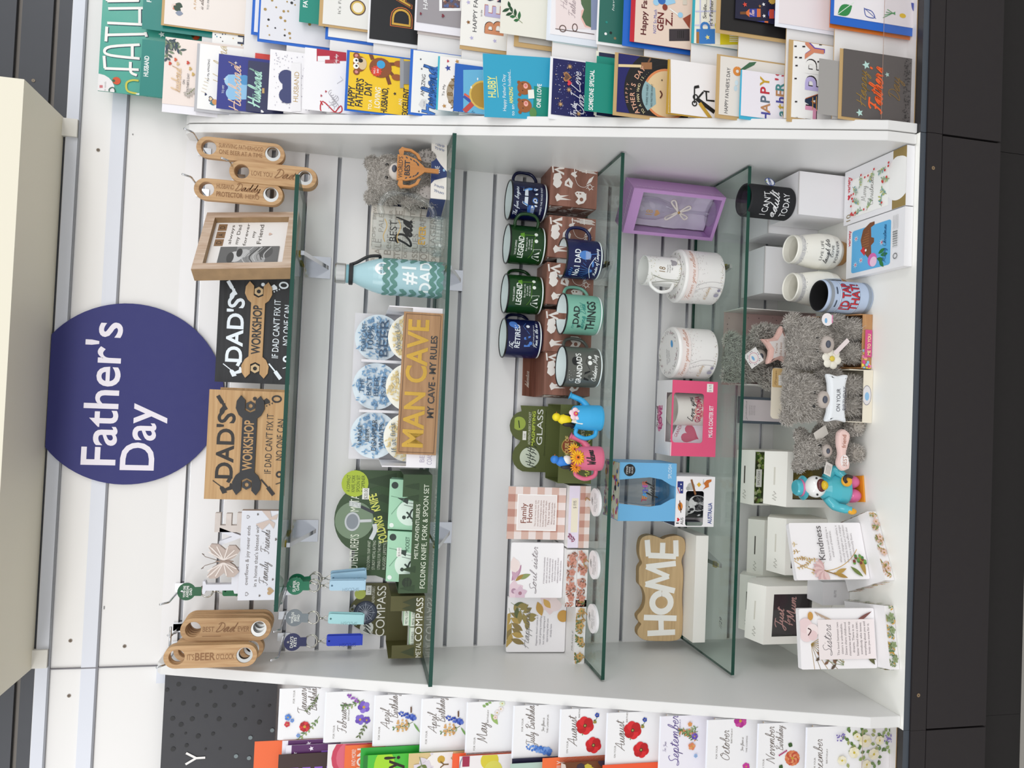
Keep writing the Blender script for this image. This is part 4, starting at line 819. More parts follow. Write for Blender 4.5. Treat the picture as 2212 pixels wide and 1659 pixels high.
def legend(F):
    g = '#5f9a22'; w_ = '#e8efe6'
    F.t('LEGEND', .42, .62, .18, w_, w=.66, bold=.02, sh=.1).lines(['TAKE ME CAMPING', ''], .4, .86, .06, .1, w_, w=.42).lines(['But when I do', "it's usually", 'all the time'], .52, .5, .055, .085, w_, wmax=.4)
    F.at(.78, .62, [(-.1, -.02), (-.05, .12), (.05, .12), (.1, -.02)], g).line([(.78, .6), (.8, .2)], .02, g).line([(.1, .42), (.3, .3), (.6, .28), (.9, .18)], .012, g, True)
    F.at(.2, .16, [(-.13, -.1), (.13, -.1), (.05, .1), (-.05, .1)], '#123316').line([(.02, .03), (.12, .28), (.38, .28), (.4, .03), (.02, .03)], .018, w_).at(.25, .16, [(-.03, .1), (.09, -.1), (.02, -.1)], w_).at(.2, .16, [(-.03, .1), (.0, -.1), (-.07, -.1)], w_).disc(.62, .2, .06, w_).disc(.82, .2, .06, w_)
def jeep(F):
    c = '#5d9ae0'; d = '#2f62b0'; w_ = '#dfe8f4'
    F.s('The fun begins', .5, .86, .065, w_, w=.9, th=.2)
    for v in (.7, .78): F.line([(.06, v), (.94, v)], .06, d)
    for k in range(16): F.line([(.08+.055*k, .66), (.1+.055*k, .82)], .02, '#15204a')
    F.poly([(.16, .3), (.14, .46), (.22, .52), (.4, .54), (.46, .70), (.86, .68), (.93, .5), (.92, .32)], c).poly([(.14, .46), (.14, .3), (.42, .26), (.42, .50), (.22, .52)], d)
    F.poly([(.44, .54), (.48, .66), (.64, .66), (.64, .54)], w_).poly([(.67, .54), (.67, .66), (.83, .65), (.88, .54)], w_).line([(.40, .56), (.46, .72), (.88, .70)], .02, w_)
    for u, r in ((.56, .15), (.88, .1)): F.disc(u, .30, r, '#0c1230').disc(u, .30, r*.62, d).disc(u, .30, r*.4, w_).disc(u, .30, r*.22, '#0c1230')
    for k in range(5): F.rect(.19+.04*k, .30, .205+.04*k, .42, w_)
    F.disc(.17, .40, .035, w_).disc(.385, .38, .035, w_).rect(.14, .24, .42, .28, '#0c1230')
    for u in (.5, .75, .9, .4): F.leaf(u, .2, .12, .06, 40+u*90, w_)
    F.t('WHERE THE ROAD ENDS', .56, .05, .06, w_, w=.8)
def retired(F):
    c = '#4d7fd0'; w_ = '#e4ebf4'
    F.s("I'm", .22, .84, .06, w_, w=.18, th=.2).t('RETIRED', .5, .62, .17, w_, w=.72, bold=.02, sh=.1).disc(.86, .84, .14, c).disc(.78, .76, .1, c).ring(.3, .9, .07, .02, w_, a0=60, a1=300)
    F.at(.34, .34, [(-.16, -.08), (-.18, .12), (.14, .14), (.2, -.08)], c).rect(.24, .34, .36, .42, '#141a40').rect(.42, .34, .5, .42, '#141a40').disc(.3, .25, .06, c).line([(.56, .3), (.8, .5), (.92, .4)], .012, c).disc(.8, .34, .06, w_)
    F.t('but I work part time as a', .55, .14, .045, w_, w=.6).s('Pain in the ass', .55, .02, .055, w_, w=.74, th=.2)
def no1(F):
    c = '#4a80c8'; w_ = '#e8eef4'
    F.t('No.1 DAD', .5, .62, .19, w_, w=.8, bold=.02).disc(.74, .46, .15, c, .2).line([(.74, .5), (.8, .05)], .02, c)
    for k in range(14): F.line([(.3, .18), (.3+.4*math.cos(math.pi*k/13), .18+.42*math.sin(math.pi*k/13))], .012, c)
    for k in range(5): F.line([(.1+.06*k, .84), (.12+.06*k, .96-.02*abs(k-2))], .025, c)
    F.line([(.02, .16), (.4, .3), (.7, .12)], .02, w_, True).at(.5, .2, [(-.1, 0), (.08, .05), (.1, -.03), (-.06, -.05)], c).s('Master of Camping', .55, .02, .055, w_, w=.8, th=.2)
    for k in range(5): F.line([(.62, .3+.035*k), (.84, .3+.035*k)], .01, w_)
def dadthings(F):
    k = '#1d2a28'; t_ = '#2e8a80'
    F.t('DAD', .52, .66, .19, k, w=.5, bold=.02).t("I'M", .2, .78, .08, t_, w=.14).s('doing Dad', .5, .46, .09, t_, w=.72, th=.16).t('THINGS', .52, .12, .27, k, w=.86, bold=.02).at(.2, .62, [(-.06, .06), (.06, .06), (.02, -.06), (-.02, -.06)], k).ring(.78, .6, .04, .012, t_)
    for v in (.02, .06): F.line([(.08, v), (.95, v)], .012, t_)
def grandad(F):
    k = '#17191a'; w_ = '#eef0ec'
    F.disc(.72, .78, .14, k, .12).t("GRANDAD'S", .5, .56, .17, w_, w=.92, bold=.03, rot=3).s('Outdoor Mug', .55, .06, .075, w_, w=.78, th=.2).at(.3, .36, [(-.16, -.08), (-.12, .1), (.14, .1), (.2, -.08)], k).disc(.3, .28, .05, '#41453f').line([(.5, .3), (.7, .44), (.9, .34)], .014, k).disc(.68, .3, .07, w_).disc(.84, .3, .06, w_).ring(.2, .86, .07, .012, w_, a0=90, a1=260).dots(14, .008, [w_], 3, .1, .5, .8, .98)
zb2 = BZ+BH+.0006; R = .0405; H = .0775
def yx(y, z, Y): return at(1130, y, Y).x
mug(yx(434, 0, -.05), -.046, zb2, R, H, '#10163f', 'navy enamel mug with blue off-road car, standing on the right-hand carton', jeep, 14, -106)
mug(yx(529, 0, -.05), -.046, zb2, R, H, '#183f1b', 'green enamel LEGEND mug next to the navy off-road car mug', legend, -32, -100)
mug(yx(636, 0, -.05), -.046, zb2, R, H, '#183f1b', 'green enamel LEGEND mug next to the navy RETIRED mug', legend, 33, -88)
mug(yx(732, 0, -.05), -.046, zb2, R, H, '#111746', 'navy enamel RETIRED mug at the left of the back row', retired, 36, -86)
for y, c_, l, a_, ha, aa in ((557, '#121a4c', 'navy enamel No.1 DAD mug in the front row', no1, 8, -112), (679, '#7fb8a4', 'mint green enamel DAD doing Dad THINGS mug', dadthings, 27, -100), (794, '#5d5f5a', "dark grey enamel GRANDAD'S Outdoor Mug", grandad, 29, -98)):
    q = zat(1306, y, S3); mug(q.x, q.y+R*.86+.003, BZ, R, H, c_, l, a_, ha, aa)
# magnifying glass display
OG = '#5a6232'; q = zat(1279, 960, S3); ogm = m(OG, .5); a = zat(1279, 1046, S3).x; c = zat(1279, 876, S3).x; w = c-a; X0 = (a+c)/2; hw_ = w/2
T = thing('counter_display', "olive green magnifying glass counter display behind the watering cans", 'display box', (X0, -.07, BZ))
h1 = at(1208, 960, q.y).z-S3; b = B(); b.box((-hw_, -.05, 0), (hw_, -.0485, h1), ogm).box((-hw_, -.0484, 0), (-hw_+.0015, .05, h1), ogm).box((hw_-.0015, -.0484, 0), (hw_, .05, h1), ogm).box((-hw_+.0016, -.0484, 0), (hw_-.0016, .05, .001), ogm).box((-hw_+.0016, .0485, 0), (hw_-.0016, .05, h1), ogm)
F = front(b, -hw_, hw_, 0, h1, -.05); F.t("ADVENTURER'S POCKET", .6, .26, .1, '#e3e5cf', w=.6).t('MAGNIFYING GLASS', .5, .06, .14, '#d7dc63', w=.86).disc(.47, .7, .24, '#a8914a', n=28).disc(.47, .7, .21, '#8a4428', n=28).t('HOUSE OF', .47, .72, .11, '#e0c87a', w=.26, bold=.03).t('MARBLES', .47, .56, .11, '#e0c87a', w=.26, bold=.03); b.obj('tray', T)
h2 = at(1110, 960, -.02).z-S3; b = B(); ol = [(-hw_+.012, h1*.0+.001), (hw_-.006, .001), (hw_-.006, h2-.012)]+[(.03+.032*math.cos(t), h2-.02+.03*math.sin(t)) for t in [math.radians(10+20*k) for k in range(9)]]+[(-.008, h2-.012)]+[(-.035+.034*math.cos(t), h2-.034+.036*math.sin(t)) for t in [math.radians(40+20*k) for k in range(7)]]+[(-hw_+.012, h2-.04)]
b.shape([ol], .0014, ogm, T=Matrix.Translation((0, .0502, 0)))
F = front(b, -hw_, hw_, h1, h2, .0502); F.t("ADVENTURER'S POCKET", .66, .5, .07, '#e3e5cf', w=.44).t('MAGNIFYING', .66, .37, .09, '#c6d94e', w=.46, bold=.02).t('GLASS', .68, .14, .17, '#f1f2ea', w=.48).disc(.72, .86, .2, '#9fb24a', n=28).line([(.66, .84), (.76, .88)], .03, '#2a3318').disc(.27, .5, .3, '#d4dcc8', n=30)
for k in range(16): F.line([(.13+.018*k, .3+.05*((k*7) % 5)), (.16+.019*k, .42+.05*((k*3) % 5))], .022, '#2f3a30')
F.rect(.5, .63, .62, .74, '#f0efe8').t('5.00', .56, .655, .05, '#55524c', wmax=.1).t('Discover a miniature world of wonder', .6, .04, .04, '#39421e', w=.6); b.obj('header_card', T)
# toy watering cans
def wcan(x, y0, y1, col, label, tilt, deco):
    q = zat(x, (y0+y1)/2, S3); k = sc(q); r = (y1-y0)*k/2; T = thing('watering_can', label, 'ornament', (q.x, q.y+r, BZ), math.radians(tilt)); h = .056; c = m(col, .35); b = B()
    b.lathe([(0, 0), (r*.96, 0), (r, .004), (r*.98, h*.5), (r*.9, h-.003), (r*.86, h), (r*.76, h-.002), (r*.74, h-.012), (0, h-.012)], c, 36); b.obj('body', T)
    B().tube(crom([(r*.8, 0, .026), (r+.008, 0, .036), (r+.016, 0, .054), (r+.019, 0, .062)], 3), [.0075, .0072, .0066, .006, .0056, .0054, .0052, .0052, .0058, .0085][:10], c, 12).obj('spout', T)
    B().tube(crom([(-r*.86, 0, h-.006), (-r-.008, 0, h-.004), (-r-.016, 0, .034), (-r-.010, 0, .014), (-r*.92, 0, .010)], 4), .0042, c, 10).obj('handle', T); deco(T, r, h); return T
def petal_flower(T, c, R_, n, pc, cc, nm, core):
    b = B()
    for k in range(n):
        a_ = 2*math.pi*k/n; b.ell((c[0]+R_*.55*math.cos(a_), c[1], c[2]+R_*.55*math.sin(a_)), (R_*.5, R_*.16, R_*.34) if n > 8 else (R_*.48, R_*.16, R_*.48), m(pc, .5), nu=10, nv=6) if n <= 8 else b.tube([(c[0]+R_*.2*math.cos(a_), c[1]-.002, c[2]+R_*.2*math.sin(a_)), (c[0]+R_*.7*math.cos(a_), c[1]-.003, c[2]+R_*.7*math.sin(a_)), (c[0]+R_*math.cos(a_), c[1]-.001, c[2]+R_*math.sin(a_))], [R_*.12, R_*.16, R_*.05], m(pc, .5), 6)
    b.ell((c[0], c[1]-.003, c[2]), (R_*.36, .002, R_*.36), m(cc, .5), nu=14, nv=6); b.ell((c[0], c[1]-.0048, c[2]), (R_*.14, .002, R_*.14), m(core, .5), nu=10, nv=6); b.obj(nm, T)
def bird(T, c, s_, bc, wc, lean, nm, belly=None):
    b = B(); b.ell((c[0], c[1], c[2]), (.0105, .0095, .016), m(bc, .45)); b.ell((c[0]+lean*.004, c[1]-.001, c[2]+.018), (.008, .008, .0085), m(bc, .45))
    if belly: b.ell((c[0]+lean*.003, c[1]-.003, c[2]-.006), (.0095, .0085, .010), m(belly, .5))
    for s2 in (-1, 1): b.ell((c[0]+s2*.0085-lean*.002, c[1]-.002, c[2]-.006), (.0045, .006, .013), m(wc, .5), nu=12, nv=8)
    b.tube([(c[0]-lean*.004, c[1]+.002, c[2]-.008), (c[0]-lean*.016, c[1]+.004, c[2]-.016)], [.005, .003], m(wc, .5)); b.tube([(c[0]+lean*.008, c[1]-.003, c[2]+.019), (c[0]+lean*.014, c[1]-.005, c[2]+.0185)], [.0022, .0004], m('#b5672a', .5)); b.obj(nm, T)
def d1(T, r, h):
    bird(T, (-.006, -.004, h+.018), 1, '#f3dc1c', '#1c1c1e', 1, 'goldfinch'); petal_flower(T, (.002, -r*.8, h+.002), .013, 5, '#f4d9e0', '#d8456f', 'hibiscus', '#f0c83a')
    b = B(); b.add([(-.018, -r*.7, h-.012), (-.006, -r*.75, h-.02), (-.002, -r*.7, h+.004), (-.014, -r*.68, h+.01)], [(0, 1, 2, 3)], m('#efece4')); o = b.obj('price_tag', T); md = o.modifiers.new('t', 'SOLIDIFY'); md.thickness = .0005
    b = B(); [b.ell((.012*math.cos(k), -.012, h+.004*math.sin(k*2)), (.006, .003, .004), m('#2f5a34', .5), nu=8, nv=6) for k in range(5)]; b.obj('leaves', T)
def d2(T, r, h):
    bird(T, (-.008, .0, h+.02), 1, '#2f7fd6', '#23252a', 1, 'bluebird', '#eee9e2'); petal_flower(T, (-.001, -r*.82, h-.002), .0155, 14, '#f2b21e', '#e8741c', 'gerbera', '#3a1c0c'); petal_flower(T, (.016, -r*.4, h+.002), .012, 12, '#f0b82a', '#e88a1e', 'gerbera', '#6a3a12'); petal_flower(T, (-.02, -r*.4, h-.001), .011, 12, '#ee9a22', '#e88a1e', 'gerbera', '#6a3a12')
    b = B(); F = cylface(b, r*.985, .012, .04, -88, .016); F.s('Welcome', .5, .3, .28, '#222', w=.95, th=.2, rot=8); b.obj('lettering', T)
wcan(1307, 876, 933, '#3fb0e8', 'toy blue watering can with yellow bird and pink hibiscus', 14, d1)
wcan(1307, 966, 1020, '#e0708e', 'toy pink Welcome watering can with bluebird and orange gerberas', 10, d2)
# ceramic plaques on cartons
CER = m('#f4f1f2', .25)
def plaque(T, w, h, art, t=.011, name='plaque', y=0):
    b = B(); ol = rrect(-w/2, 0, w/2, h, .003, 3); b.shape([ol], t, CER); art(front(b, -w/2, w/2, 0, h, 0)); return b
def carton(x0, x1, yf_, d, z, h, label, art=None, topart=None, col='#efecea', sideart=None, rz=0, name='gift_carton'):
    w = x1-x0; b = B(); b.box((-w/2, 0, 0), (w/2, d, h), m(col, .4))
    if art: art(front(b, -w/2, w/2, 0, h, 0))
    if topart: topart(Face(b, (-w/2, 0, h), (1, 0, 0), (0, 1, 0), w, d))
    if sideart: sideart(Face(b, (-w/2, d, 0), (0, -1, 0), (0, 0, 1), d, h))
    return b.obj(name, None, label, 'box', loc=((x0+x1)/2, yf_, z), rot=(0, 0, rz))
def floral(cs, seed, n=7):
    def f(F):
        rd = random.Random(seed)
        for k in range(n): F.spray((k+.5)/n, -.1+.3*rd.random(), rd.uniform(50, 130), 1.0, cs, 6, seed+k, .34, stem=cs[0])
        for k in range(n//2): F.flower((k+.7)/(n//2+.4), .5, .36, cs[-1], cs[0], 5, k*30)
    return f
def gingham(F, nx=7, ny=8):
    for i in range(nx):
        for j in range(ny):
            c_ = ['#e9dcd8', '#d5b3a6', '#bd8a7b'][(i % 2)+(j % 2)]; F.rect(i/nx, j/ny, (i+1)/nx, (j+1)/ny, c_)
def famart(F):
    gingham(F); F.rect(.17, .155, .86, .84, '#fdfcfa').rect(.185, .165, .845, .825, '#ece3e0'); c_ = '#8a5548'
    F.t('Family', .5, .68, .09, c_, w=.38, bold=.015).t('Home', .5, .575, .09, c_, w=.36, bold=.015).lines(['This is our home, built with', 'care and warmed by love. This', 'is a welcoming space, where', 'kindness and laughter mark the', 'soundtrack of our days.'], .5, .51, .026, .045, c_, w=.5).t('This is our home,', .5, .275, .035, c_, w=.44).lines(['Where you find and the', 'door is always open.'], .5, .225, .026, .04, c_, w=.42)
def soulart(F):
    pk = ['#d8b8c4', '#b98a9c', '#e9d5d9']
    F.flower(.12, .92, .2, '#e6cdd6', '#b08aa0', 6).leaf(.3, .97, .35, .12, -30, '#b98aa4').leaf(.3, .92, .4, .14, -5, '#c9a2b6').disc(.58, .92, .12, '#f0e0dd', .1).leaf(.45, .9, .3, .16, 10, '#eddcd8').flower(.08, .8, .14, '#d9bccb', '#a78', 5).leaf(.34, .86, .26, .09, -70, '#8d9a62').leaf(.3, .9, .2, .07, -50, '#a9843f')
    F.s('Soul sister', .52, .5, .062, '#6d5f66', w=.84, th=.1).lines(['A friend that you immediately', 'click with on every level, you', 'can talk to about absolutely', 'everything, someone who', 'listens and understands', 'without judgement. A friend', 'that feels like sunshine.'], .5, .35, .028, .052, '#8d7d86', wmax=.72)
def hapart(F):
    F.spray(.8, .98, -160, .5, ['#8d7a4a', '#b79a55'], 6, 3, .22).spray(.9, .95, -120, .4, ['#5d6640', '#9a8a50'], 6, 4, .2).flower(.9, .28, .2, '#eed9d9', '#e0c3c0', 6).disc(.88, .2, .12, '#f1e0de').disc(.66, .05, .1, '#c99a4a').leaf(.92, .5, .25, .12, 200, '#c39a4e').leaf(.97, .4, .2, .1, 220, '#d9ae60')
    F.s('Happiness', .45, .62, .058, '#6d6a68', w=.74, th=.1).lines(["Happiness doesn't come as a", 'result of getting something,', 'but rather recognising and', 'appreciating what you', 'already have.'], .4, .48, .03, .06, '#8d8890', wmax=.68)
for n, (px0, px1, xf, levels, pl, art, l1) in enumerate((
    ((1186, 1048), None, 1273, 2, (1096, 1224, 1053, 1166), famart, 'Family Home'), ((1313, 1186), None, 1271, 2, (1102, 1230.6, 1174, 1292), soulart, 'Soul sister'), ((1440, 1294), None, 1266, 1, (1095, 1222, 1292, 1410), hapart, 'Happiness'))):
    a = zat(xf, px0[0], S3); c = zat(xf, px0[1], S3); yf_ = -.122; x0, x1 = at(1260, px0[0]-1, yf_).x+.001, at(1260, px0[1]+1, yf_).x-.001; z = BZ; hh = .022
    for k in range(levels):
        nm = {0: {0: 'pink gingham gift carton, lower of two under the Family Home plaque', 1: 'lilac gift carton with barcode directly under the Family Home plaque'}, 1: {0: 'white floral gift carton, lower of two under the Soul sister plaque', 1: 'white floral gift carton directly under the Soul sister plaque'}, 2: {0: 'white gift carton with floral front under the Happiness plaque'}}[n][k]
        if n == 0: f = gingham if k == 0 else (lambda F: F.rect(0, 0, 1, 1, '#e8deee').rect(.25, .1, .8, .75, '#efe6cf').spray(.1, .2, 60, .8, ['#a86a84', '#8a4d6a'], 5, 3, .3).t('$ 19.95', .7, .3, .3, '#8f8a86', w=.12))
        else: f = floral(['#b5745c', '#8a5a48', '#d9a08c', '#c98a78'] if n == 1 else ['#7d8a5a', '#a8843c', '#5d7a50', '#c9a060'], 11*n+k, 9)
        if n == 0 and k == 1:
            pass
        carton(x0, x1, yf_+.002*k, .105, z, hh, nm, (lambda F, f=f, k=k, n=n: (f(F) if not (n == 0 and k == 0) else gingham(F, 9, 2))), (lambda F: F.t('FRAGILE', .35, .1, .08, '#9a9590', w=.3)) if n == 2 else None)
        z += hh+.0005
    if n == 0:
        F = None
    x0p, x1p, y0p, y1p = pl; yp = -.10 if n < 2 else -.06; p_ = at((x0p+x1p)/2, (y0p+y1p)/2, yp); k = sc(p_); w = (y1p-y0p)*k; ht_ = at(x0p, (y0p+y1p)/2, yp+.012).z-z
    b = plaque(None, w, ht_, art); b.obj('verse_plaque', None, 'ceramic %s verse plaque standing on its gift carton' % l1, 'plaque', loc=(p_.x, yp, z+.0006), rot=(math.radians(-5), 0, 0))
for (x, y), l in (((1290, 1085), 'in front of the Family Home cartons'), ((1287, 1220), 'in front of the Soul sister cartons'), ((1284, 1336), 'in front of the Happiness carton')):
    q = zat(x, y, S3); T = thing('oval_tag', 'white ceramic oval hanging ornament lying on glass '+l, 'ornament', (q.x, q.y, BZ)); rx, ry, t = .0275, .030, .005; b = B()
    vs = [(rx*math.cos(2*math.pi*k/36), ry*math.sin(2*math.pi*k/36), zz) for zz in (0, t) for k in range(36)]; b.add(vs, [tuple(range(36))[::-1], tuple(range(36, 72))]+[(k, (k+1) % 36, 36+(k+1) % 36, 36+k) for k in range(36)], CER)
    F = Face(b, (-rx, -ry, t), (1, 0, 0), (0, 1, 0), 2*rx, 2*ry)
    for k in range(4): F.line([(.38+.06*k, .62), (.44+.05*k, .78), (.54+.04*k, .7)], .014, '#6d6a66', True)
    F.lines(['Sisters by chance', 'friends by choice', 'with love'], .5, .46, .06, .12, '#6d6a66', wmax=.66); b.obj('oval', T)
    B().tube(crom([(.002, ry-.004, t+.001), (-.004, ry+.008, .014), (.01, .047, .024), (.014, .05, .03)] if 0 else [(0, ry-.004, t+.001), (.004, ry+.006, .010), (-.008, ry+.012, .010), (-.016, ry+.010, .004)], 4), .0011, m('#b08a55', .8), 6).obj('twine', T, 'jute twine')
# ================================================================ lowest glass shelf
SZ = S4+.0006
rz = math.radians(-35.5); q = Vector((.426, -.1195)); w, d, h = .098, .063, .205
T = thing('flute_box', 'lilac window gift box holding a champagne flute', 'gift box', (q.x+.58*d/2-.004, q.y+.816*d/2, SZ), rz); LI = m('#bd90c6', .35); LIi = m('#b78ac0', .5)
b = B(); b.box((-w/2, d/2-.0015, 0), (w/2, d/2, h), LIi).box((-w/2, -d/2, 0), (-w/2+.0015, d/2-.0016, h), LI).box((w/2-.0015, -d/2, 0), (w/2, d/2-.0016, h), LI).box((-w/2+.0016, -d/2, 0), (w/2-.0016, d/2-.0016, .0015), LI).box((-w/2+.0016, -d/2, h-.0015), (w/2-.0016, d/2-.0016, h), LI)
b.shape([rect(-w/2+.0016, .0016, w/2-.0016, h-.0016), rect(-w/2+.007, .007, w/2-.007, h-.022)], .0012, LI, T=Matrix.Translation((0, -d/2, 0)))
F = Face(b, (w/2, -d/2, 0), (0, 1, 0), (0, 0, 1), d, h)
for k in range(30): F.line([(.15+.02*(k % 3), .04+.031*k), (.24-.02*(k % 2), .06+.031*k)], .008, '#e7d0ea')
F = Face(b, (-w/2, -d/2, h), (1, 0, 0), (0, 1, 0), w, d)
for k in range(14): F.line([(.06+.066*k, .2), (.1+.066*k, .3)], .03, '#e7d0ea')
b.obj('carton', T)
b = B(); rd = random.Random(4); sat = m('#e9e2ec', .35); n = 8; vs = []; fs = []
for i in range(n+1):
    for j in range(n*2+1): vs.append((-w/2+.004+(w-.008)*i/n, d/2-.006-.006*rd.random()-.02*abs(i/n-.5), .004+(h-.012)*j/(2*n)))
for i in range(n):
    for j in range(2*n): a = i*(2*n+1)+j; fs.append((a, a+2*n+1, a+2*n+2, a+1))
b.add(vs, fs, sat, True).obj('satin_lining', T, 'white satin lining')
b = B(); gl2 = clear('#f8f8fa', 'flute_glass', 1.5, .02, 1.8); z0 = .008
b.lathe([(0, z0), (.027, z0), (.027, z0+.0015), (.008, z0+.007), (.0038, z0+.016), (.0032, z0+.072), (.006, z0+.08), (.016, z0+.098), (.0235, z0+.125), (.0245, z0+.15), (.0215, z0+.183), (.0208, z0+.1835)], gl2, 36, T=Matrix.Translation((0, -.002, 0)))
F = cylface(b, .0248, z0+.125, z0+.16, -92, .014, O=(0, -.002, 0)); F.t('18', .5, .5, .4, '#c99a4a', w=.4).heart(.5, .2, .2, '#d09a60'); b.obj('flute', T, 'clear champagne flute')
b = B(); rb = m('#f0e6da', .4)
for pts in (((0, .078), (-.018, .1), (-.012, .104), (0, .08)), ((0, .078), (.02, .1), (.024, .092), (0, .08)), ((0, .078), (-.014, .062), (-.008, .056), (0, .078)), ((0, .078), (.016, .06), (.01, .055), (0, .078))): b.tube(crom([(x, -.012, z+z0) for x, z in pts], 4), .0022, rb, 6)
b.ell((0, -.013, .078+z0), (.003, .003, .003), m('#c9a050', .3, .8)); b.obj('ribbon_bow', T, 'cream ribbon bow with gold edge')
b = B(); b.box((-w/2+.0018, -d/2+.0014, .0018), (w/2-.0018, -d/2+.0018, h-.0018), clear('#fafafc', 'film', 1.4)); b.obj('clear_window', T)
# tins and bone china mug
TW = m('#f2efec', .3)
def treeart(F, seed):
    rd = random.Random(seed); F.k += .0001
    for u in (.3, .38): F.line([(u, 0), (u+.015, .3), (u, .62), (u-.06, .95)], .01, '#aaa2a6', True)
    for k in range(90): F.leaf(rd.uniform(0, 1), 1-abs(rd.gauss(0, .2)), .03, .014, rd.uniform(0, 360), rd.choice(['#c9a9a6', '#b58f96', '#a8b0a0', '#8d8388']))
    for k in range(40): F.leaf(rd.uniform(.0, .9), abs(rd.gauss(0, .05)), .05, .014, rd.uniform(40, 140), rd.choice(['#a98a92', '#8f9a80', '#b5a070']))
    F.disc(.2, .16, .07, '#a4a0b0', .09).disc(.28, .12, .05, '#8f8aa0', .06)
def tin_round(x, y, y0, y1, label, rz=0, sd=1):
    q = zat(x, y, S4); k = sc(q); r = (y1-y0)*k/2; T = thing('round_tin', label, 'tin', (q.x, q.y+r, SZ), rz); h = .088; b = B()
    b.lathe([(0, 0), (r-.001, 0), (r, .002), (r, h*.72)], TW, 48); F = cylface(b, r, .004, h*.72, -92, r*1.25); treeart(F, sd); F.s('18th Birthday', .2, .48, .055, '#c4a070', w=.24, th=.12); b.obj('tin_body', T)
    b = B(); b.lathe([(r+.0008, h*.7), (r+.0008, h-.004), (r-.002, h), (0, h+.0005)], TW, 48); F = cylface(b, r+.001, h*.71, h-.006, -92, r*1.2); F.rect(0, 0, 1, .98, '#f1e6e2').s('Forever yours collection', .5, .3, .24, '#c98a6c', w=.9, th=.14)
    F = Face(b, (-r, -r, h+.0006), (1, 0, 0), (0, 1, 0), 2*r, 2*r); F.disc(.66, .36, .075, '#4aa0dc', .045, rot=20).lines(['Made with love', 'for someone', 'very special'], .42, .55, .035, .06, '#8d8890', wmax=.4, rot=15)
    rd = random.Random(sd)
    for k in range(60): a_ = rd.uniform(0, 6.28); F.leaf(.5+.4*math.cos(a_), .5+.4*math.sin(a_), .05, .018, rd.uniform(0, 360), rd.choice(['#9a9298', '#b59aa0', '#a0a890']))
    b.obj('lid', T); return q.x, q.y+r, SZ+h+.0012, r
tin_round(1553, 763, 707, 819, 'white forest-print round tin standing alone, left of the stacked one', 0, 5)
tx, ty, tz, tr_ = tin_round(1568, 594, 536, 652, 'white forest-print round tin with a china mug standing on its lid', 0, 8)
T = thing('china_mug', 'white bone china mug printed 18 standing on a round tin', 'mug', (tx+.006, ty-.004, tz+.0002)); r, h = .0315, .072; b = B()
b.lathe([(0, 0), (r-.002, 0), (r, .002), (r, h), (r-.0012, h+.0008), (r-.0024, h), (r-.0026, .004), (0, .0035)], m('#f5f4f1', .15), 44); F = cylface(b, r+.0001, .002, h-.004, -95, r*1.3)
rd = random.Random(2); F.t('18', .52, .52, .2, '#8a7048', w=.13, sh=.1).lines(['Thinking of you', 'on your special', 'day'], .55, .42, .045, .075, '#6d6864', wmax=.2).disc(.72, .2, .1, '#a39fa4').disc(.66, .27, .045, '#a39fa4').disc(.78, .27, .045, '#a39fa4').line([(.2, 0), (.22, .4), (.12, .95)], .02, '#8d8f80', True).line([(.27, 0), (.27, .5), (.36, .9)], .02, '#8d8f80', True)
for k in range(90): F.leaf(rd.uniform(0, .9), .9+.1*rd.gauss(0, 1) if k % 2 else abs(rd.gauss(0, .06)), .035, .016, rd.uniform(0, 360), rd.choice(['#9aa07a', '#a9a58a', '#c2aa6a', '#8d8f80']))
b.obj('body', T)
B().tube(crom([(-r*.86, -r*.48, h*.86), (-r*1.15, -r*.62, h*.84), (-r*1.5, -r*.8, h*.62), (-r*1.35, -r*.72, h*.3), (-r*.86, -r*.48, h*.14)], 5), .0036, m('#f5f4f1', .15), 10).obj('handle', T)
# mug and coaster gift box
yf_ = -.139; x0, x1 = -.082, .075; w = x1-x0; h = at(1451, 905, yf_).z-S4; d = .078
T = thing('gift_set_box', 'hot pink and white MUG & COASTER SET window box', 'gift box', ((x0+x1)/2, yf_, SZ)); pk = m('#e4567e', .4); bw = m('#f4f0f1', .45); hw_ = w/2
win = (-hw_+.028, .030, hw_-.026, h-.0035)
b = B(); b.shape([rect(-hw_, 0, hw_, h), rrect(*win, .006)], .0012, pk); b.box((-hw_, .0013, 0), (-hw_+.0012, d, h), bw).box((hw_-.0012, .0013, 0), (hw_, d, h), bw).box((-hw_+.0013, .0013, 0), (hw_-.0013, d, .0012), bw).box((-hw_+.0013, d-.0012, .0013), (hw_-.0013, d, h), bw)
tw = win[2]; b.box((-hw_+.0013, .03, h-.0012), (hw_-.0013, d-.0013, h), bw).box((-hw_+.0013, .0013, h-.0012), (win[0], .0299, h), bw).box((win[2], .0013, h-.0012), (hw_-.0013, .0299, h), bw)
F = front(b, -hw_, hw_, 0, h, 0); F.t('MUG & COASTER SET', .47, .085, .085, '#f6eef0', w=.42, bold=.02).rect(.86, .1, .97, .24, '#f2efe9').t('$ 16.95', .915, .14, .06, '#6d6862', w=.09).rect(0, .985, win[0]/w+.5, 1, '#f4f0f1')
for k in range(3): F.ring(.3+.2*k, .14, .3, .02, '#de4a74', a0=200, a1=340) if False else None
F = Face(b, (-hw_, 0, h), (1, 0, 0), (0, 1, 0), w, d); F.heart(.40, .72, .2, '#e88fb0').heart(.56, .78, .2, '#ea98b6').s('For you with', .5, .86, .07, '#7a3a52', w=.3, th=.16).t('LOVE', .5, .6, .2, '#c02a7a', w=.32, bold=.03)
b.obj('carton', T)
b = B().box((win[0]-.004, .0014, .026), (win[2]+.004, .0017, h-.004), clear('#fbfbfc', 'film', 1.4)).obj('clear_window', T)
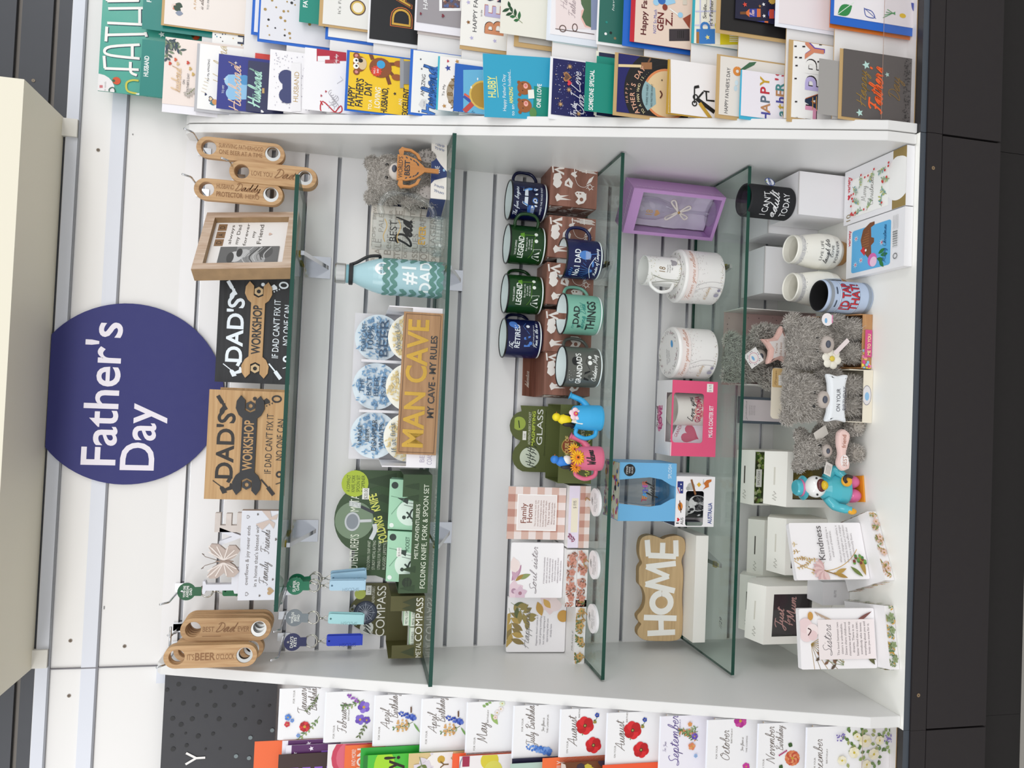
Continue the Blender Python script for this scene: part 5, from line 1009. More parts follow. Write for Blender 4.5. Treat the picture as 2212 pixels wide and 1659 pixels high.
b = B(); r = .034; b.lathe([(0, 0), (r-.003, 0), (r, .004), (r, .082), (r-.002, .083), (r-.003, .082), (r-.003, .006), (0, .005)], m('#f1ede2', .2), 40, T=Matrix.Translation((.018, .0385, .0015)))
F = cylface(b, r, .004, .08, -92, .04, O=(.018, .0385, .0015)); F.heart(.4, .42, .2, '#e8a79c').heart(.66, .36, .24, '#e9b0a4').s('Love you', .55, .56, .085, '#2a2426', w=.7, th=.2).t('GRANDMA', .55, .34, .15, '#c03a60', w=.78, bold=.03); b.obj('mug', T, 'cream Love you GRANDMA mug inside')
b = B(); s_ = .031; b.box((-s_, 0, -s_), (s_, .004, s_), m('#f1eef2', .35)); F = front(b, -s_, s_, -s_, s_, 0); F.heart(.5, .48, .33, '#d4607c').t('GRANDMA', .5, .84, .1, '#c03a60', w=.6)
b.obj('coaster', T, 'white heart coaster inside', loc=(-.034, .030, .046), rot=(math.radians(-14), math.radians(28), math.radians(8)))
# koala mug box and glass box on it
yf_ = -.142; x0, x1 = zat(1544, 1139, S4).x, zat(1544, 1030, S4).x; w = x1-x0; hw_ = w/2; h = at(1460, 1085, yf_).z-S4; d = .085
T = thing('souvenir_mug_box', 'white I love AUS souvenir box with a koala mug showing', 'gift box', ((x0+x1)/2, yf_, SZ)); nvb = m('#2b2f4a', .45)
b = B(); win = (-hw_-.0001+.002, .024, hw_-.030, h*.74); b.shape([rect(-hw_, 0, hw_, h), rrect(*win, .005)], .0012, bw)
b.box((-hw_, .06, 0), (-hw_+.0012, d, h), nvb).box((-hw_, .0013, h*.76), (-hw_+.0012, .0599, h), bw).box((hw_-.0012, .0013, 0), (hw_, d, h), bw).box((-hw_+.0013, .0013, 0), (hw_-.0013, d, .0012), bw).box((-hw_+.0013, d-.0012, .0013), (hw_-.0013, d, h), bw).box((-hw_+.0013, .0013, h-.0012), (hw_-.0013, d-.0013, h), nvb)
F = front(b, -hw_, hw_, 0, h, 0); F.t('AUSTRALIA', .27, .06, .1, '#27418c', w=.42, bold=.02).t('I', .07, .9, .07, '#222', w=.02).heart(.14, .92, .045, '#d02030').t('AUS', .11, .79, .07, '#222', w=.14)
F.rect(.66, .82, .9, .97, '#24307a').rect(.66, .9, .78, .97, '#c8ccdc').line([(.66, .9), (.78, .97)], .02, '#c03040').star(.84, .88, .025, '#f2f2f2').star(.73, .86, .025, '#f2f2f2').disc(.4, .88, .1, '#d9822a', .06).line([(.28, .86), (.52, .9)], .02, '#5a3018').line([(.33, .84), (.45, .93)], .02, '#5a3018').disc(.8, .62, .09, '#b9b9b4', .1).disc(.76, .7, .05, '#a9a9a4').line([(.64, .5), (.94, .62)], .05, '#8a5a34').at(.85, .2, [(-.14, .12), (-.05, .05), (.02, .1), (.1, .02), (.12, -.1), (.07, -.1), (.03, -.03), (-.06, -.04), (-.1, .06)], '#c96f2a').at(.84, .42, rect(-.04, -.04, .04, .04), '#e0b030', 45).t('Kangaroo', .9, .3, .025, '#555', w=.1)
b.obj('carton', T)
b = B(); r = .033; b.lathe([(0, 0), (r-.002, 0), (r, .003), (r, .07), (0, .07)], m('#17181c', .2), 40, T=Matrix.Translation((-.006, .040, .0015)))
F = cylface(b, r, .004, .07, -96, .04, O=(-.006, .040, .0015)); F.disc(.56, .4, .26, '#c9cac8', .34).disc(.4, .68, .18, '#b9bab8').disc(.22, .78, .1, '#a9aaa8').disc(.56, .82, .1, '#a9aaa8').disc(.4, .62, .05, '#17181c', .08).disc(.33, .72, .02, '#17181c').disc(.47, .72, .02, '#17181c').star(.2, .3, .07, '#e8e8e8', 7)
for k in range(30): F.line([(.36+.012*k, .2+.02*((k*7) % 11)), (.38+.012*k, .3+.02*((k*5) % 11))], .012, '#6d6e6e')
b.obj('mug', T, 'black mug with engraved koala'); kx, kz = (x0+x1)/2, SZ+h+.0008
a = at(1440, 1126, -.143); c = at(1440, 1001, -.143); w = c.x-a.x; hw_ = w/2; h = at(1337, 1062, -.143).z-kz; d = .085
T = thing('glass_box', 'sky blue TEACHER fuel stemless glass box on top of the koala mug box', 'gift box', ((a.x+c.x)/2, -.143, kz)); sb = m('#6fb4e2', .4)
prof = [(.012, .0), (.014, .008), (.026, .03), (.03, .055), (.028, .08), (.024, h-.002)]; ol = [(x, z+.002) for x, z in prof]+[(-x, z+.002) for x, z in prof[::-1]]
b = B(); b.shape([rect(-hw_, 0, hw_, h), ol], .0012, sb); b.box((-hw_, .0013, 0), (-hw_+.0012, d, h), sb).box((hw_-.0012, .0013, 0), (hw_, d, h), sb).box((-hw_+.0013, .0013, 0), (hw_-.0013, d, .0012), sb).box((-hw_+.0013, d-.0012, .0013), (hw_-.0013, d, .008), sb)
F = front(b, -hw_, hw_, 0, h, 0); F.disc(.87, .83, .1, '#171819', n=24).lines(['STEMLESS', 'WINE', 'GLASS'], .87, .86, .028, .045, '#e6e6e6', wmax=.14).t('SPLOSH', .86, .09, .06, '#e4f2fa', w=.24, bold=-.0)
b.box((-hw_+.0013, .06, h-.0012), (hw_-.0013, d-.0013, h), m('#efe2c8', .5)); b.box((-hw_+.0013, .0013, h-.0012), (hw_-.0013, .0599, h), m('#f0ead8', .5)); F = Face(b, (-hw_, 0, h), (1, 0, 0), (0, 1, 0), w, d); rd = random.Random(9)
for k in range(70): F.disc(rd.random(), rd.uniform(.02, .98), rd.uniform(.03, .09), rd.choice(['#d6486a', '#3f6fc0', '#e8b83a', '#b07ac0', '#f2f0ea', '#2a2a3a', '#e58aa8']), rd.uniform(.02, .07), n=10)
b.obj('carton', T)
b = B(); b.lathe([(0, .003), (.018, .004), (.029, .03), (.033, .055), (.0305, .08), (.026, h-.004), (.0255, h-.0035)], clear('#f4f6f6', 'wine_glass', 1.5, .02, 1.5), 40, T=Matrix.Translation((0, .04, 0)))
F = cylface(b, .0335, .04, .075, -90, .026, O=(0, .04, 0))
for i, (ch, cl) in enumerate(zip('TEACHER', ('#c8506a', '#d8803a', '#3a9ad0', '#3a70c0', '#5a50a8', '#c050a0', '#d86a4a'))): F.t(ch, .14+.12*i, .55, .3, cl, bold=.02)
F.s('fuel', .55, .12, .24, '#222', w=.5, th=.2); b.obj('glass', T, 'clear stemless glass inside')
# home sign on its carton
x0, x1 = -.472, -.249; carton(x0, x1, -.122, .092, SZ, .028, 'flat white carton under the wooden HOME sign', col='#f3efe8', rz=0)
a = at(1470, 1383, -.07); c = at(1470, 1156, -.07); w = c.x-a.x; hz = SZ+.0285+.0005; h = at(1378, 1270, -.07).z-hz
T = thing('home_sign', 'chunky wooden HOME sign with white letters on a white carton', 'sign', ((a.x+c.x)/2, -.075, hz), rot=(math.radians(-3), 0, 0)); hw_ = w/2
tops = [(-1, .55), (-.98, .8), (-.9, .95), (-.78, .97), (-.68, .9), (-.62, .96), (-.52, .99), (-.42, .9), (-.3, .84), (-.14, .84), (0, .9), (.08, .98), (.22, .99), (.38, .99), (.47, .93), (.54, .96), (.66, 1), (.82, 1), (.95, .95), (1, .8), (.97, .62), (.93, .5), (.97, .4), (1, .2), (.95, .05), (.84, .0), (.7, .0), (.6, .05), (.5, .07), (.35, .03), (.1, .02), (-.1, .03), (-.3, .02), (-.5, .0), (-.8, .0), (-.95, .04), (-1, .2)]
b = B(); b.shape([crom([(x*hw_, z*h) for x, z in tops]+[(tops[0][0]*hw_, tops[0][1]*h)], 3)[:-1]], .02, PINE, bevel=.0012, side=wood('#a8875a', '#bb9a6c', 'pine_edge', 4, 70, .6, 'X'))
F = front(b, -hw_, hw_, 0, h, 0); lw = .115; wc = '#f1efe8'
F.line([(.075, .76), (.085, .16)], lw, wc).line([(.225, .85), (.215, .14)], lw, wc).line([(.08, .46), (.22, .48)], lw, wc).ring(.365, .48, .19, .13, wc, .2).heart(.365, .47, .1, '#c2a274')
F.line([(.475, .2), (.54, .84)], lw, wc).line([(.54, .84), (.61, .34)], lw*.8, wc).line([(.61, .34), (.70, .84)], lw*.8, wc).line([(.70, .84), (.735, .2)], lw, wc).line([(.81, .8), (.8, .2)], lw, wc).line([(.8, .8), (.955, .84)], lw, wc).line([(.8, .5), (.93, .5)], lw, wc).line([(.8, .2), (.955, .22)], lw, wc); b.obj('block', T)
# ================================================================ base board
GZ = BT+.0006
CW = '#f0eef0'
def plain(name, label, x0, x1, y0, y1, h, rz=0, seam=True, art=None, top=None, col=CW):
    w, d = x1-x0, y1-y0; b = B(); b.box((-w/2, -d/2, 0), (w/2, d/2, h), m(col, .45))
    if seam:
        F = Face(b, (-w/2, -d/2, h), (1, 0, 0), (0, 1, 0), w, d); F.line([(.0, .012), (1, .012)], .008, '#8d8884')
        F = front(b, -w/2, w/2, 0, h, -d/2); F.rect(.0, .985, 1, 1, '#c9c5c4')
    if art: art(front(b, -w/2, w/2, 0, h, -d/2))
    if top: top(Face(b, (-w/2, -d/2, h), (1, 0, 0), (0, 1, 0), w, d))
    return b.obj(name, None, label, 'box', loc=((x0+x1)/2, (y0+y1)/2, GZ), rot=(0, 0, rz))
hb1 = at(1725, 430, -.252).z-BT
plain('white_carton', 'plain white carton with the black stubby holder standing on it', .412, .4985, -.252, -.153, hb1)
plain('white_carton', 'plain white carton in the back right corner under the lowest glass shelf', .397, .4835, -.148, -.052, hb1+.002)
plain('white_carton', 'plain white carton standing behind the two cream vases', .268, .368, -.15, -.06, at(1652, 565, -.15).z-BT)
def stubby(x, y, z, r, h, col, label, art, inner='#0d0d0f', rz=0):
    T = thing('stubby_holder', label, 'stubby holder', (x, y, z), rz); b = B(); c = m(col, .75)
    b.lathe([(0, 0), (r-.002, 0), (r, .003), (r, h-.003), (r-.0015, h)], c, 44); art(b, r, h); b.obj('sleeve', T)
    B().lathe([(r-.0016, h), (r-.004, h-.001), (r-.0045, .004), (0, .004)], m(inner, .9), 40).obj('lining', T, 'black lining'); return T
q = zat(1722, 433, BT+hb1)
def s1(b, r, h):
    F = cylface(b, r+.0002, .008, h-.014, -112, .034); c = '#f1f1f2'; F.t("I CAN'T", .5, .66, .17, c, w=.72).s('adult', .5, .4, .12, c, w=.8, th=.17).t('TODAY', .5, .1, .17, c, w=.72)
T = stubby(q.x, q.y+.033, BT+hb1+.0012, .033, .098, '#191a1e', "black I CAN'T adult TODAY stubby holder on a white carton", s1)
b = B(); F = Face(b, (.018, -.036, .046), (.86, .5, 0), (0, 0, 1), .034, .022); F.disc(.5, .5, .5, '#24408c', .48, n=26).disc(.5, .5, .44, '#eef0f4', .4, n=26).rect(.2, .38, .8, .62, '#2a4a94').t('BEER CO', .5, .42, .14, '#f2f2f2', w=.5); F.disc(.5, .86, .1, '#9fb43a', .06)
o = b.obj('oval_tag', T, 'blue and white oval tag'); 
# vases
def vase(x, y, label, lines):
    q = zat(x, y, BT); T = thing('ceramic_vase', label, 'vase', (q.x, q.y+.028, GZ)); k = 1.0; b = B(); c = m('#f0ede2', .3)
    pr = [(.027, .014), (.034, .024), (.0365, .04), (.036, .06), (.032, .085), (.0285, .104), (.0285, .116), (.027, .118), (.0258, .116), (.0258, .104), (.029, .085), (.033, .06), (.033, .04), (0, .022)]
    b.lathe(pr, c, 44); F = cylface(b, .034, .03, .075, -98, .03, lambda z: .0372-.0002-max(0, (z-.05))*.13)
    for t, v, g, w in lines:
        (F.s(t, .5, v, g*.5, '#3a3a3c', w=w, th=.18) if t.islower() else F.t(t, .5, v, g, '#3a3a3c', w=w))
    b.obj('body', T)
    b = B(); b.lathe([(.0292, .092), (.0292, .108), (.0288, .109)], m('#cfcdca', .6), 44); F = cylface(b, .0293, .092, .108, -90, .08); F.dots(160, .05, ['#f2efe8', '#a9a8a8'], 5, 0, 1, .05, .95); b.obj('speckled_band', T, 'grey speckled band')
    B().lathe([(0, 0), (.0235, 0), (.0262, .012), (.0272, .0139), (0, .0139)], m('#b98a52', .5), 44).obj('wooden_foot', T, 'tan foot')
vase(1838, 543, 'cream vase printed LIVE LIFE laugh lots LOVE FOREVER with speckled band', (('LIVE LIFE', .78, .12, .66), ('laugh lots', .5, .2, .8), ('LOVE', .3, .11, .36), ('FOREVER', .06, .12, .7)))
vase(1838, 625, 'cream vase with speckled band half hidden behind the keg stubby holder', (('know', .3, .3, .5),))
def s2(b, r, h):
    F = cylface(b, r+.0002, .004, h-.006, -100, .05)
    F.rect(0, 0, 1, .08, '#8f9aa8').rect(0, .92, 1, 1, '#8f959c')
    for v in (.3, .74): F.rect(0, v, 1, v+.015, '#7d8ea8').rect(0, v+.015, 1, v+.03, '#e6edf6')
    for t, v in (("I'D TAP", .54), ('THAT!', .32)): F.t(t, .53, v-.012, .19, '#26324a', w=.56, bold=.04).t(t, .52, v, .19, '#c8202c', w=.54, bold=.015)
    F.rect(.3, .84, .44, .87, '#3a4658').rect(.56, .84, .7, .87, '#3a4658')
q = zat(1889, 642, BT); T = stubby(q.x, q.y+.031, GZ, .031, .098, '#b4c3da', "silver keg print stubby holder reading I'D TAP THAT", s2)
b = B(); b.tube([(.026*math.cos(t), 0, .0) for t in (0,)]*2, .001, '#fff') if 0 else b.lathe([(0, -.001), (.018, -.001), (.018, .001), (0, .001)], m('#aab0b4', .4), 24, T=Matrix.Translation((.034, .012, .062)) @ Matrix.Rotation(math.pi/2, 4, 'Y')); b.obj('round_tag', T, 'grey round tag seen edge on')
# christmas card packs lying flat
def xmas1(F):
    F.rect(0, 0, 1, .2, '#97804a').at(.5, .12, circ(0, 0, .235, 40, .2), '#f6f5f2').disc(.72, .14, .1, '#f6f5f2', .1).rect(.1, .26, .8, .86, '#fafaf6')
    F.t('variety', .73, .9, .05, '#d02038', w=.3, bold=.02).heart(.5, .915, .03, '#d02038').t('10', .12, .88, .07, '#8d7a4a').s('Merry', .46, .62, .04, '#8d8a84', w=.28, th=.1).s('Christmas', .46, .5, .04, '#8d8a84', w=.5, th=.1).rect(.1, .87, .45, .873, '#d8d4cc')
    rd = random.Random(3)
    for u, v, a in ((.12, .8, -50), (.14, .6, -20), (.12, .36, 20), (.3, .28, 60), (.55, .24, 90), (.78, .3, 120), (.8, .5, 160), (.8, .72, 200), (.66, .84, 230), (.4, .84, 260)): F.spray(u, v, a, .10, ['#9aba8a', '#6aa0a0', '#b9be6a', '#a0b4a0'], 4, int(u*90+v*50), .04)
    for _ in range(26):
        s_ = rd.choice([0, 1]); F.disc(rd.choice([rd.uniform(.1, .2), rd.uniform(.7, .82)]) if s_ else rd.uniform(.1, .8), rd.uniform(.24, .86) if s_ else rd.choice([rd.uniform(.24, .34), rd.uniform(.8, .86)]), .014, '#d03a3a', n=8)
def xmas2(F):
    F.poly(rrect(.08, .22, .86, .9, .04, 4), '#5fb2e4'); br = '#7d4a2a'; b2 = '#9a6238'
    F.t('variety', .74, .93, .045, '#d02038', w=.3, bold=.02)
    F.at(.62, .6, [(-.2, -.06), (-.3, -.1), (-.33, -.12), (-.2, .02), (-.12, .1), (.02, .14), (.14, .1), (.2, -.02), (.2, -.1), (.16, -.1), (.14, -.04), (.02, -.05), (.0, -.1), (-.05, -.1), (-.08, -.05)], br)
    for k in range(7): F.line([(.5+.045*k, .71-.006*(k-2)**2), (.51+.045*k, .59)], .014, b2)
    F.at(.43, .68, [(-.06, -.02), (.02, .06), (.06, .0), (0, -.03)], '#d02a30').disc(.44, .64, .016, '#f2f2f2').disc(.24, .52, .08, '#d86ab0', .08).disc(.2, .5, .06, '#efc8e0')
    for u, v, a in ((.24, .44, 250), (.32, .42, 290), (.2, .4, 220), (.28, .38, 270)): F.leaf(u, v, .12, .05, a, '#2a7a3a')
    for u, v in ((.7, .82), (.28, .72), (.22, .82), (.5, .36)): F.star(u, v, .045, '#f2f2ea', 8, .3).disc(u, v, .014, '#d86a8a')
    F.s('Merry Christmas', .47, .29, .03, '#2a6a9a', w=.66, th=.16).rect(.36, .09, .64, .19, '#fafafa')
    for k in range(20): F.rect(.37+.0135*k, .1, .37+.0135*k+.004+.004*(k % 3 == 0), .18, '#222')
    F.ring(.2, .13, .03, .008, '#444')
    for k in range(4): F.rect(.66, .17-.024*k, .9, .174-.024*k, '#8d8a88')
for x0, x1, art, l in ((.396, .5045, xmas1, 'box of Merry Christmas cards with holly wreath design, in the right corner'), (.287, .394, xmas2, 'box of Merry Christmas cards with an echidna in a red hat')):
    w = x1-x0; y0, y1 = -.426, -.256 if x0 > .3 else -.268; b = B(); b.box((-w/2, 0, 0), (w/2, y1-y0, .0165), m('#efeef0', .35)); art(Face(b, (-w/2, 0, .0165), (1, 0, 0), (0, 1, 0), w, y1-y0)); b.obj('christmas_card_box', None, l, 'card box', loc=((x0+x1)/2, y0, GZ))
# ---------------------------------------------------------------- teddies
MUZ = '#b9aea6'
def pxl(x, y, Y, o): p = at(x, y, Y); return (p.x-o[0], p.z-o[2])
o = at(1700, 750, -.18); o = Vector((o.x, -.13, GZ)); T0 = thing('gift_box', 'speckled pink open box behind the big teddy with the star cushion', 'display box', o)
w = (829-671)*sc(at(1600, 750, -.08)); hh = at(1562, 750, -.075).z-GZ; b = B(); pkb = m('#d9b7b3', .5)
b.box((-w/2, .055, 0), (w/2, .0565, hh), pkb).box((-w/2, -.02, 0), (-w/2+.0015, .0549, hh*.9), m('#ece6e2')).box((w/2-.0015, -.02, 0), (w/2, .0549, hh), m('#ece6e2')).box((-w/2+.0016, -.02, 0), (w/2-.0016, .0549, .0015), pkb)
front(b, -w/2, w/2, 0, hh, .055).dots(40, .008, ['#7d6462'], 3); b.obj('carton', T0)
T = thing('teddy_bear', 'big dark grey teddy bear holding a pink star cushion', 'teddy bear', (o.x, o.y-.015, GZ+.002))
hx, hz = pxl(1628, 775, -.17, o); sx, sz = pxl(1678, 752, -.2, o)
DFUR = [m('#918b84', .9), m('#807a73', .9), m('#a49e96', .9), m('#b4aea6', .9)]
plush(T, [((hx, .01, hz), (.046, .038, .042)), ((0, .005, hz*.45), (.046, .03, hz*.42)), ((hx+.05, -.03, hz-.02), (.02, .024, .026)), ((hx-.04, -.02, hz-.05), (.02, .024, .03)), ((hx-.034, .0, hz+.038), (.016, .01, .016)), ((hx+.036, .0, hz+.036), (.016, .01, .016)), ((-.035, -.035, .024), (.022, .03, .022)), ((.035, -.035, .024), (.022, .03, .022))], DFUR, 9000, .0125, 11, base='#5d5853')
face_bits(T, (hx+.004, -.032, hz-.012), .016, muz=MUZ)
b = B(); st_ = [((.044 if k % 2 == 0 else .024)*math.sin(math.pi*k/5+.35), (.044 if k % 2 == 0 else .024)*math.cos(math.pi*k/5+.35)) for k in range(10)]
b.shape([crom([(sx+x, sz+z) for x, z in st_]+[(sx+st_[0][0], sz+st_[0][1])], 3)[:-1]], .018, m('#e3b9ae', .85), T=Matrix.Translation((0, -.075, 0)), bevel=.006)
F = front(b, sx-.045, sx+.045, sz-.045, sz+.045, -.0752); F.at(.5, .5, [(x/.09*.68, z/.09*.68) for x, z in st_], '#eee6e2').lines(["You're", 'the best', "that's a part", 'of me'], .47, .6, .06, .11, '#a5754e', wmax=.42)
b.obj('star_cushion', T, 'pink star cushion')
b = B(); F = Face(b, (hx-.005, -.07, hz+.002), (.8, 0, .6), (-.6, 0, .8), .032, .032); F.rect(0, 0, 1, 1, '#eeebe8').disc(.5, .55, .16, '#7fb4e0', .08).ring(.5, .5, .32, .05, '#d9b0b8')
[F.disc(.5+.42*math.cos(k), .5+.42*math.sin(k), .03, '#4a3f4c', n=6) for k in range(12)]; o_ = b.obj('swing_tag', T, 'white diamond swing tag'); md = o_.modifiers.new('t', 'SOLIDIFY'); md.thickness = .0004; md.offset = -1
# crate teddy
cw = .104; cx = .159; cy = -.328; T = thing('gift_box', 'wood-print crate box with pink ME TO YOU sign', 'display box', (cx, cy, GZ)); PK = wood('#a9764a', '#c99a68', 'printed_crate', 4, 40, .5, 'X')
b = B(); hw_ = cw/2; b.box((-hw_, 0, 0), (hw_, .0015, .021), PK).box((-hw_, .088, 0), (hw_, .0895, .075), PK).box((-hw_+.0016, .0016, 0), (hw_-.0016, .0879, .0012), PK)
for s_ in (-1, 1): b.add([(s_*hw_, .0016, 0), (s_*hw_, .0879, 0), (s_*hw_, .0879, .075), (s_*hw_, .0016, .024), (s_*(hw_-.0015), .0016, 0), (s_*(hw_-.0015), .0879, 0), (s_*(hw_-.0015), .0879, .075), (s_*(hw_-.0015), .0016, .024)], [(0, 1, 2, 3), (7, 6, 5, 4), (3, 2, 6, 7), (0, 3, 7, 4)], PK)
F = front(b, -hw_, hw_, 0, .021, 0); rd = random.Random(5)
for k in range(30): F.disc(rd.uniform(0, .34), rd.uniform(.08, .92), .14, rd.choice(['#e88ab0', '#f0d04a', '#8cc4d8', '#d94a8a']), n=10)
b.obj('crate', T)
b = B(); b.box((-.03, -.0022, .0015), (.022, -.0004, .0165), PK, front='#cf4a86'); F = front(b, -.03, .022, .0015, .0165, -.0022); F.t('ME TO YOU', .46, .2, .42, '#f2e3a0', w=.78, bold=.03); b.obj('hanging_sign', T, 'pink ME TO YOU sign')
T = thing('teddy_bear', 'grey teddy bear with a cream daisy, seated in the wood-print crate box', 'teddy bear', (cx, cy+.045, GZ+.002)); o = Vector((cx, cy+.045, GZ+.002))
hx, hz = pxl(1746, 742, cy+.03, o)
BF = [m('#bdb6aa', .9), m('#aaa49a', .9), m('#cbc5b9', .9), m('#d8d2c6', .9)]
plush(T, [((hx, -.012, hz), (.046, .038, .038)), ((0, .008, hz*.42), (.038, .028, hz*.4)), ((-.022, -.022, .022), (.017, .019, .02)), ((.024, -.022, .024), (.018, .019, .022)), ((hx+.04, -.0, hz+.026), (.015, .01, .015)), ((hx-.04, .0, hz+.024), (.015, .01, .015)), ((.038, -.012, hz*.55), (.013, .016, .02)), ((-.036, -.012, hz*.55), (.013, .016, .02))], BF, 8000, .0115, 21)
face_bits(T, (hx-.004, -.05, hz-.014), .017, muz=MUZ)
b = B(); fx, fz = pxl(1795, 775, cy-.005, o)
for k in range(6): a_ = k*math.pi/3+.3; b.ell((fx+.012*math.cos(a_), -.052, fz+.012*math.sin(a_)), (.0085, .003, .0085), m('#e9e4d6', .8), nu=10, nv=6)
b.ell((fx, -.054, fz), (.005, .003, .005), m('#d8c04a', .7)); b.tube([(fx+.004, -.05, fz-.004), (fx+.014, -.052, fz-.012), (fx+.024, -.05, fz-.024)], .0016, m('#5a9a5a', .6)); b.obj('felt_daisy', T, 'cream felt daisy')
b = B(); b.add([(fx+.006, -.056, fz-.006), (fx+.012, -.056, fz-.0), (fx+.040, -.056, fz-.028), (fx+.034, -.056, fz-.034)], [(0, 1, 2, 3)], m('#e6d9d8')); o_ = b.obj('label_ribbon', T); md = o_.modifiers.new('t', 'SOLIDIFY'); md.thickness = .0005
b = B(); tx_, tz_ = pxl(1768, 692, cy+.02, o); F = front(b, tx_-.016, tx_+.014, tz_-.012, tz_+.012, -.052); F.disc(.5, .5, .5, '#efe9ea', .5).disc(.42, .62, .2, '#7fb4dc', .12).rect(.3, .02, .8, .12, '#d983a8'); b.obj('oval_tag', T, 'white oval swing tag')
# cream birthday box
cx = .012; a = zat(1885, 914, BT).x; c = zat(1884, 800, BT).x; cx = (a+c)/2; cw = c-a; cy = -.334; hw_ = cw/2
T = thing('gift_box', 'cream display box with rounded back card that seats the birthday pillow teddy', 'display box', (cx, cy, GZ)); cb = m('#e9e0cd', .5); hh = at(1666, 862, cy+.085).z-GZ
b = B(); b.box((-hw_, 0, 0), (hw_, .0015, .02), cb).box((-hw_, .0016, 0), (-hw_+.0015, .0849, .05), cb).box((hw_-.0015, .0016, 0), (hw_, .0849, .05), cb).box((-hw_+.0016, .0016, 0), (hw_-.0016, .0849, .0012), cb)
b.shape([rrect(-hw_, 0, hw_, hh, .008)], .0012, cb, T=Matrix.Translation((0, .085, 0))); F = front(b, -hw_, hw_, 0, hh, .085); F.poly(rrect(.62, .86, .99, .995, .02), '#d6b47c').rect(.66, .865, .86, .91, '#f2efe8').s('Forever', .8, .94, .012, '#7a4a22', w=.3, th=.2)
F = front(b, -hw_, hw_, 0, .02, 0); F.disc(.52, .62, .95, '#8d8a94', .5).disc(.52, .62, .88, '#ddd9da', .45).disc(.5, .6, .4, '#8cbade', .24); b.obj('carton', T)
T = thing('teddy_bear', 'grey teddy bear with white ON YOUR BIRTHDAY pillow in the cream display box', 'teddy bear', (cx, cy+.042, GZ+.002)); o = Vector((cx, cy+.042, GZ+.002)); hx, hz = pxl(1735, 860, cy+.03, o)
GF = [m('#c2bdb5', .9), m('#aea9a1', .9), m('#d2cdc5', .9), m('#dfdad2', .9)]
plush(T, [((hx, -.01, hz), (.042, .036, .036)), ((0, .008, hz*.42), (.036, .026, hz*.4)), ((-.019, -.021, .026), (.017, .014, .022)), ((.02, -.021, .026), (.017, .014, .022)), ((hx+.036, -.0, hz+.024), (.014, .01, .014)), ((hx-.036, .0, hz+.024), (.014, .01, .014)), ((.039, -.012, hz*.6), (.014, .016, .022)), ((-.040, -.012, hz*.58), (.014, .016, .022))], GF, 8000, .0115, 31)
face_bits(T, (hx-.002, -.047, hz-.018), .0165, muz=MUZ)
b = B(); px_, pz_ = pxl(1800, 860, cy-.005, o); b.shape([crom([(px_+x*.044, pz_+z*.0225) for x, z in ((-1, -.9), (-.6, -.75), (0, -.7), (.6, -.75), (1, -.9), (.93, 0), (1, .95), (.6, .8), (0, .75), (-.6, .8), (-1, .95), (-.93, 0), (-1, -.9))], 3)[:-1]], .016, m('#e8ebee', .85), T=Matrix.Translation((0, -.062, 0)), bevel=.006)
F = front(b, px_-.044, px_+.044, pz_-.0225, pz_+.0225, -.0622); F.t('ON YOUR', .46, .42, .17, '#4a4a52', w=.48).t('BIRTHDAY', .5, .14, .16, '#6a6a74', w=.5); b.obj('pillow', T, 'white pillow')
# best friend bear
o = Vector((-.032, -.272, GZ+.001)); T = thing('teddy_bear', 'grey teddy bear sitting on the board with a BEST FRIEND heart cushion', 'teddy bear', o); hx, hz = pxl(1758, 976, -.29, o)
plush(T, [((hx, -.01, hz), (.032, .03, .03)), ((.006, .0, hz*.45), (.028, .024, hz*.42)), ((.028, -.036, .017), (.016, .016, .0165)), ((-.024, -.038, .0165), (.0155, .016, .016)), ((hx+.03, 0, hz+.018), (.013, .008, .013)), ((hx-.028, 0, hz+.02), (.013, .008, .013)), ((.034, -.014, hz*.62), (.012, .016, .02)), ((-.034, -.016, hz*.5), (.012, .016, .018))], BF, 5600, .0075, 41, wid=.0008)
face_bits(T, (hx+.004, -.04, hz-.012), .0125, muz=MUZ)
for x, z in ((.028, .017), (-.024, .0165)): 
    b = B(); b.ell((x, -.051, z), (.0115, .0035, .0125), m('#a39c93', .95)); F = front(b, x-.012, x+.012, z-.0125, z+.0125, -.0547)
    for k in range(9): F.line([(.5+.3*math.cos(k*.7), .5+.3*math.sin(k*.7)), (.5+.4*math.cos(k*.7), .5+.4*math.sin(k*.7))], .04, '#3a3836')
    b.obj('foot_pad', T, 'stitched sole')
b = B(); cx_, cz_ = pxl(1818, 973, -.33, o); b.shape([crom([(cx_+x, cz_+z) for x, z in ((-.034, -.013), (-.038, .001), (-.026, .011), (-.006, .008), (.012, .012), (.034, .011), (.04, -.001), (.03, -.013), (.012, -.010), (-.006, -.006), (-.022, -.014), (-.034, -.013))], 3)[:-1]], .014, m('#e9c9c2', .85), T=Matrix.Translation((0, -.066, 0)), bevel=.005)
F = front(b, cx_-.04, cx_+.04, cz_-.014, cz_+.014, -.0662); F.disc(.26, .48, .42, '#efe6e4', .32).t('BEST', .26, .3, .3, '#a8664a', w=.24).t('friend', .72, .4, .3, '#a8664a', w=.3); b.obj('heart_cushion', T, 'pink and cream cushion')
b = B(); F = Face(b, (.012, -.03, hz-.022), (.75, -.3, .55), (-.55, 0, .8), .022, .03); F.rect(0, 0, 1, 1, '#d9d4cc'); o_ = b.obj('swing_tag', T); md = o_.modifiers.new('t', 'SOLIDIFY'); md.thickness = .0005
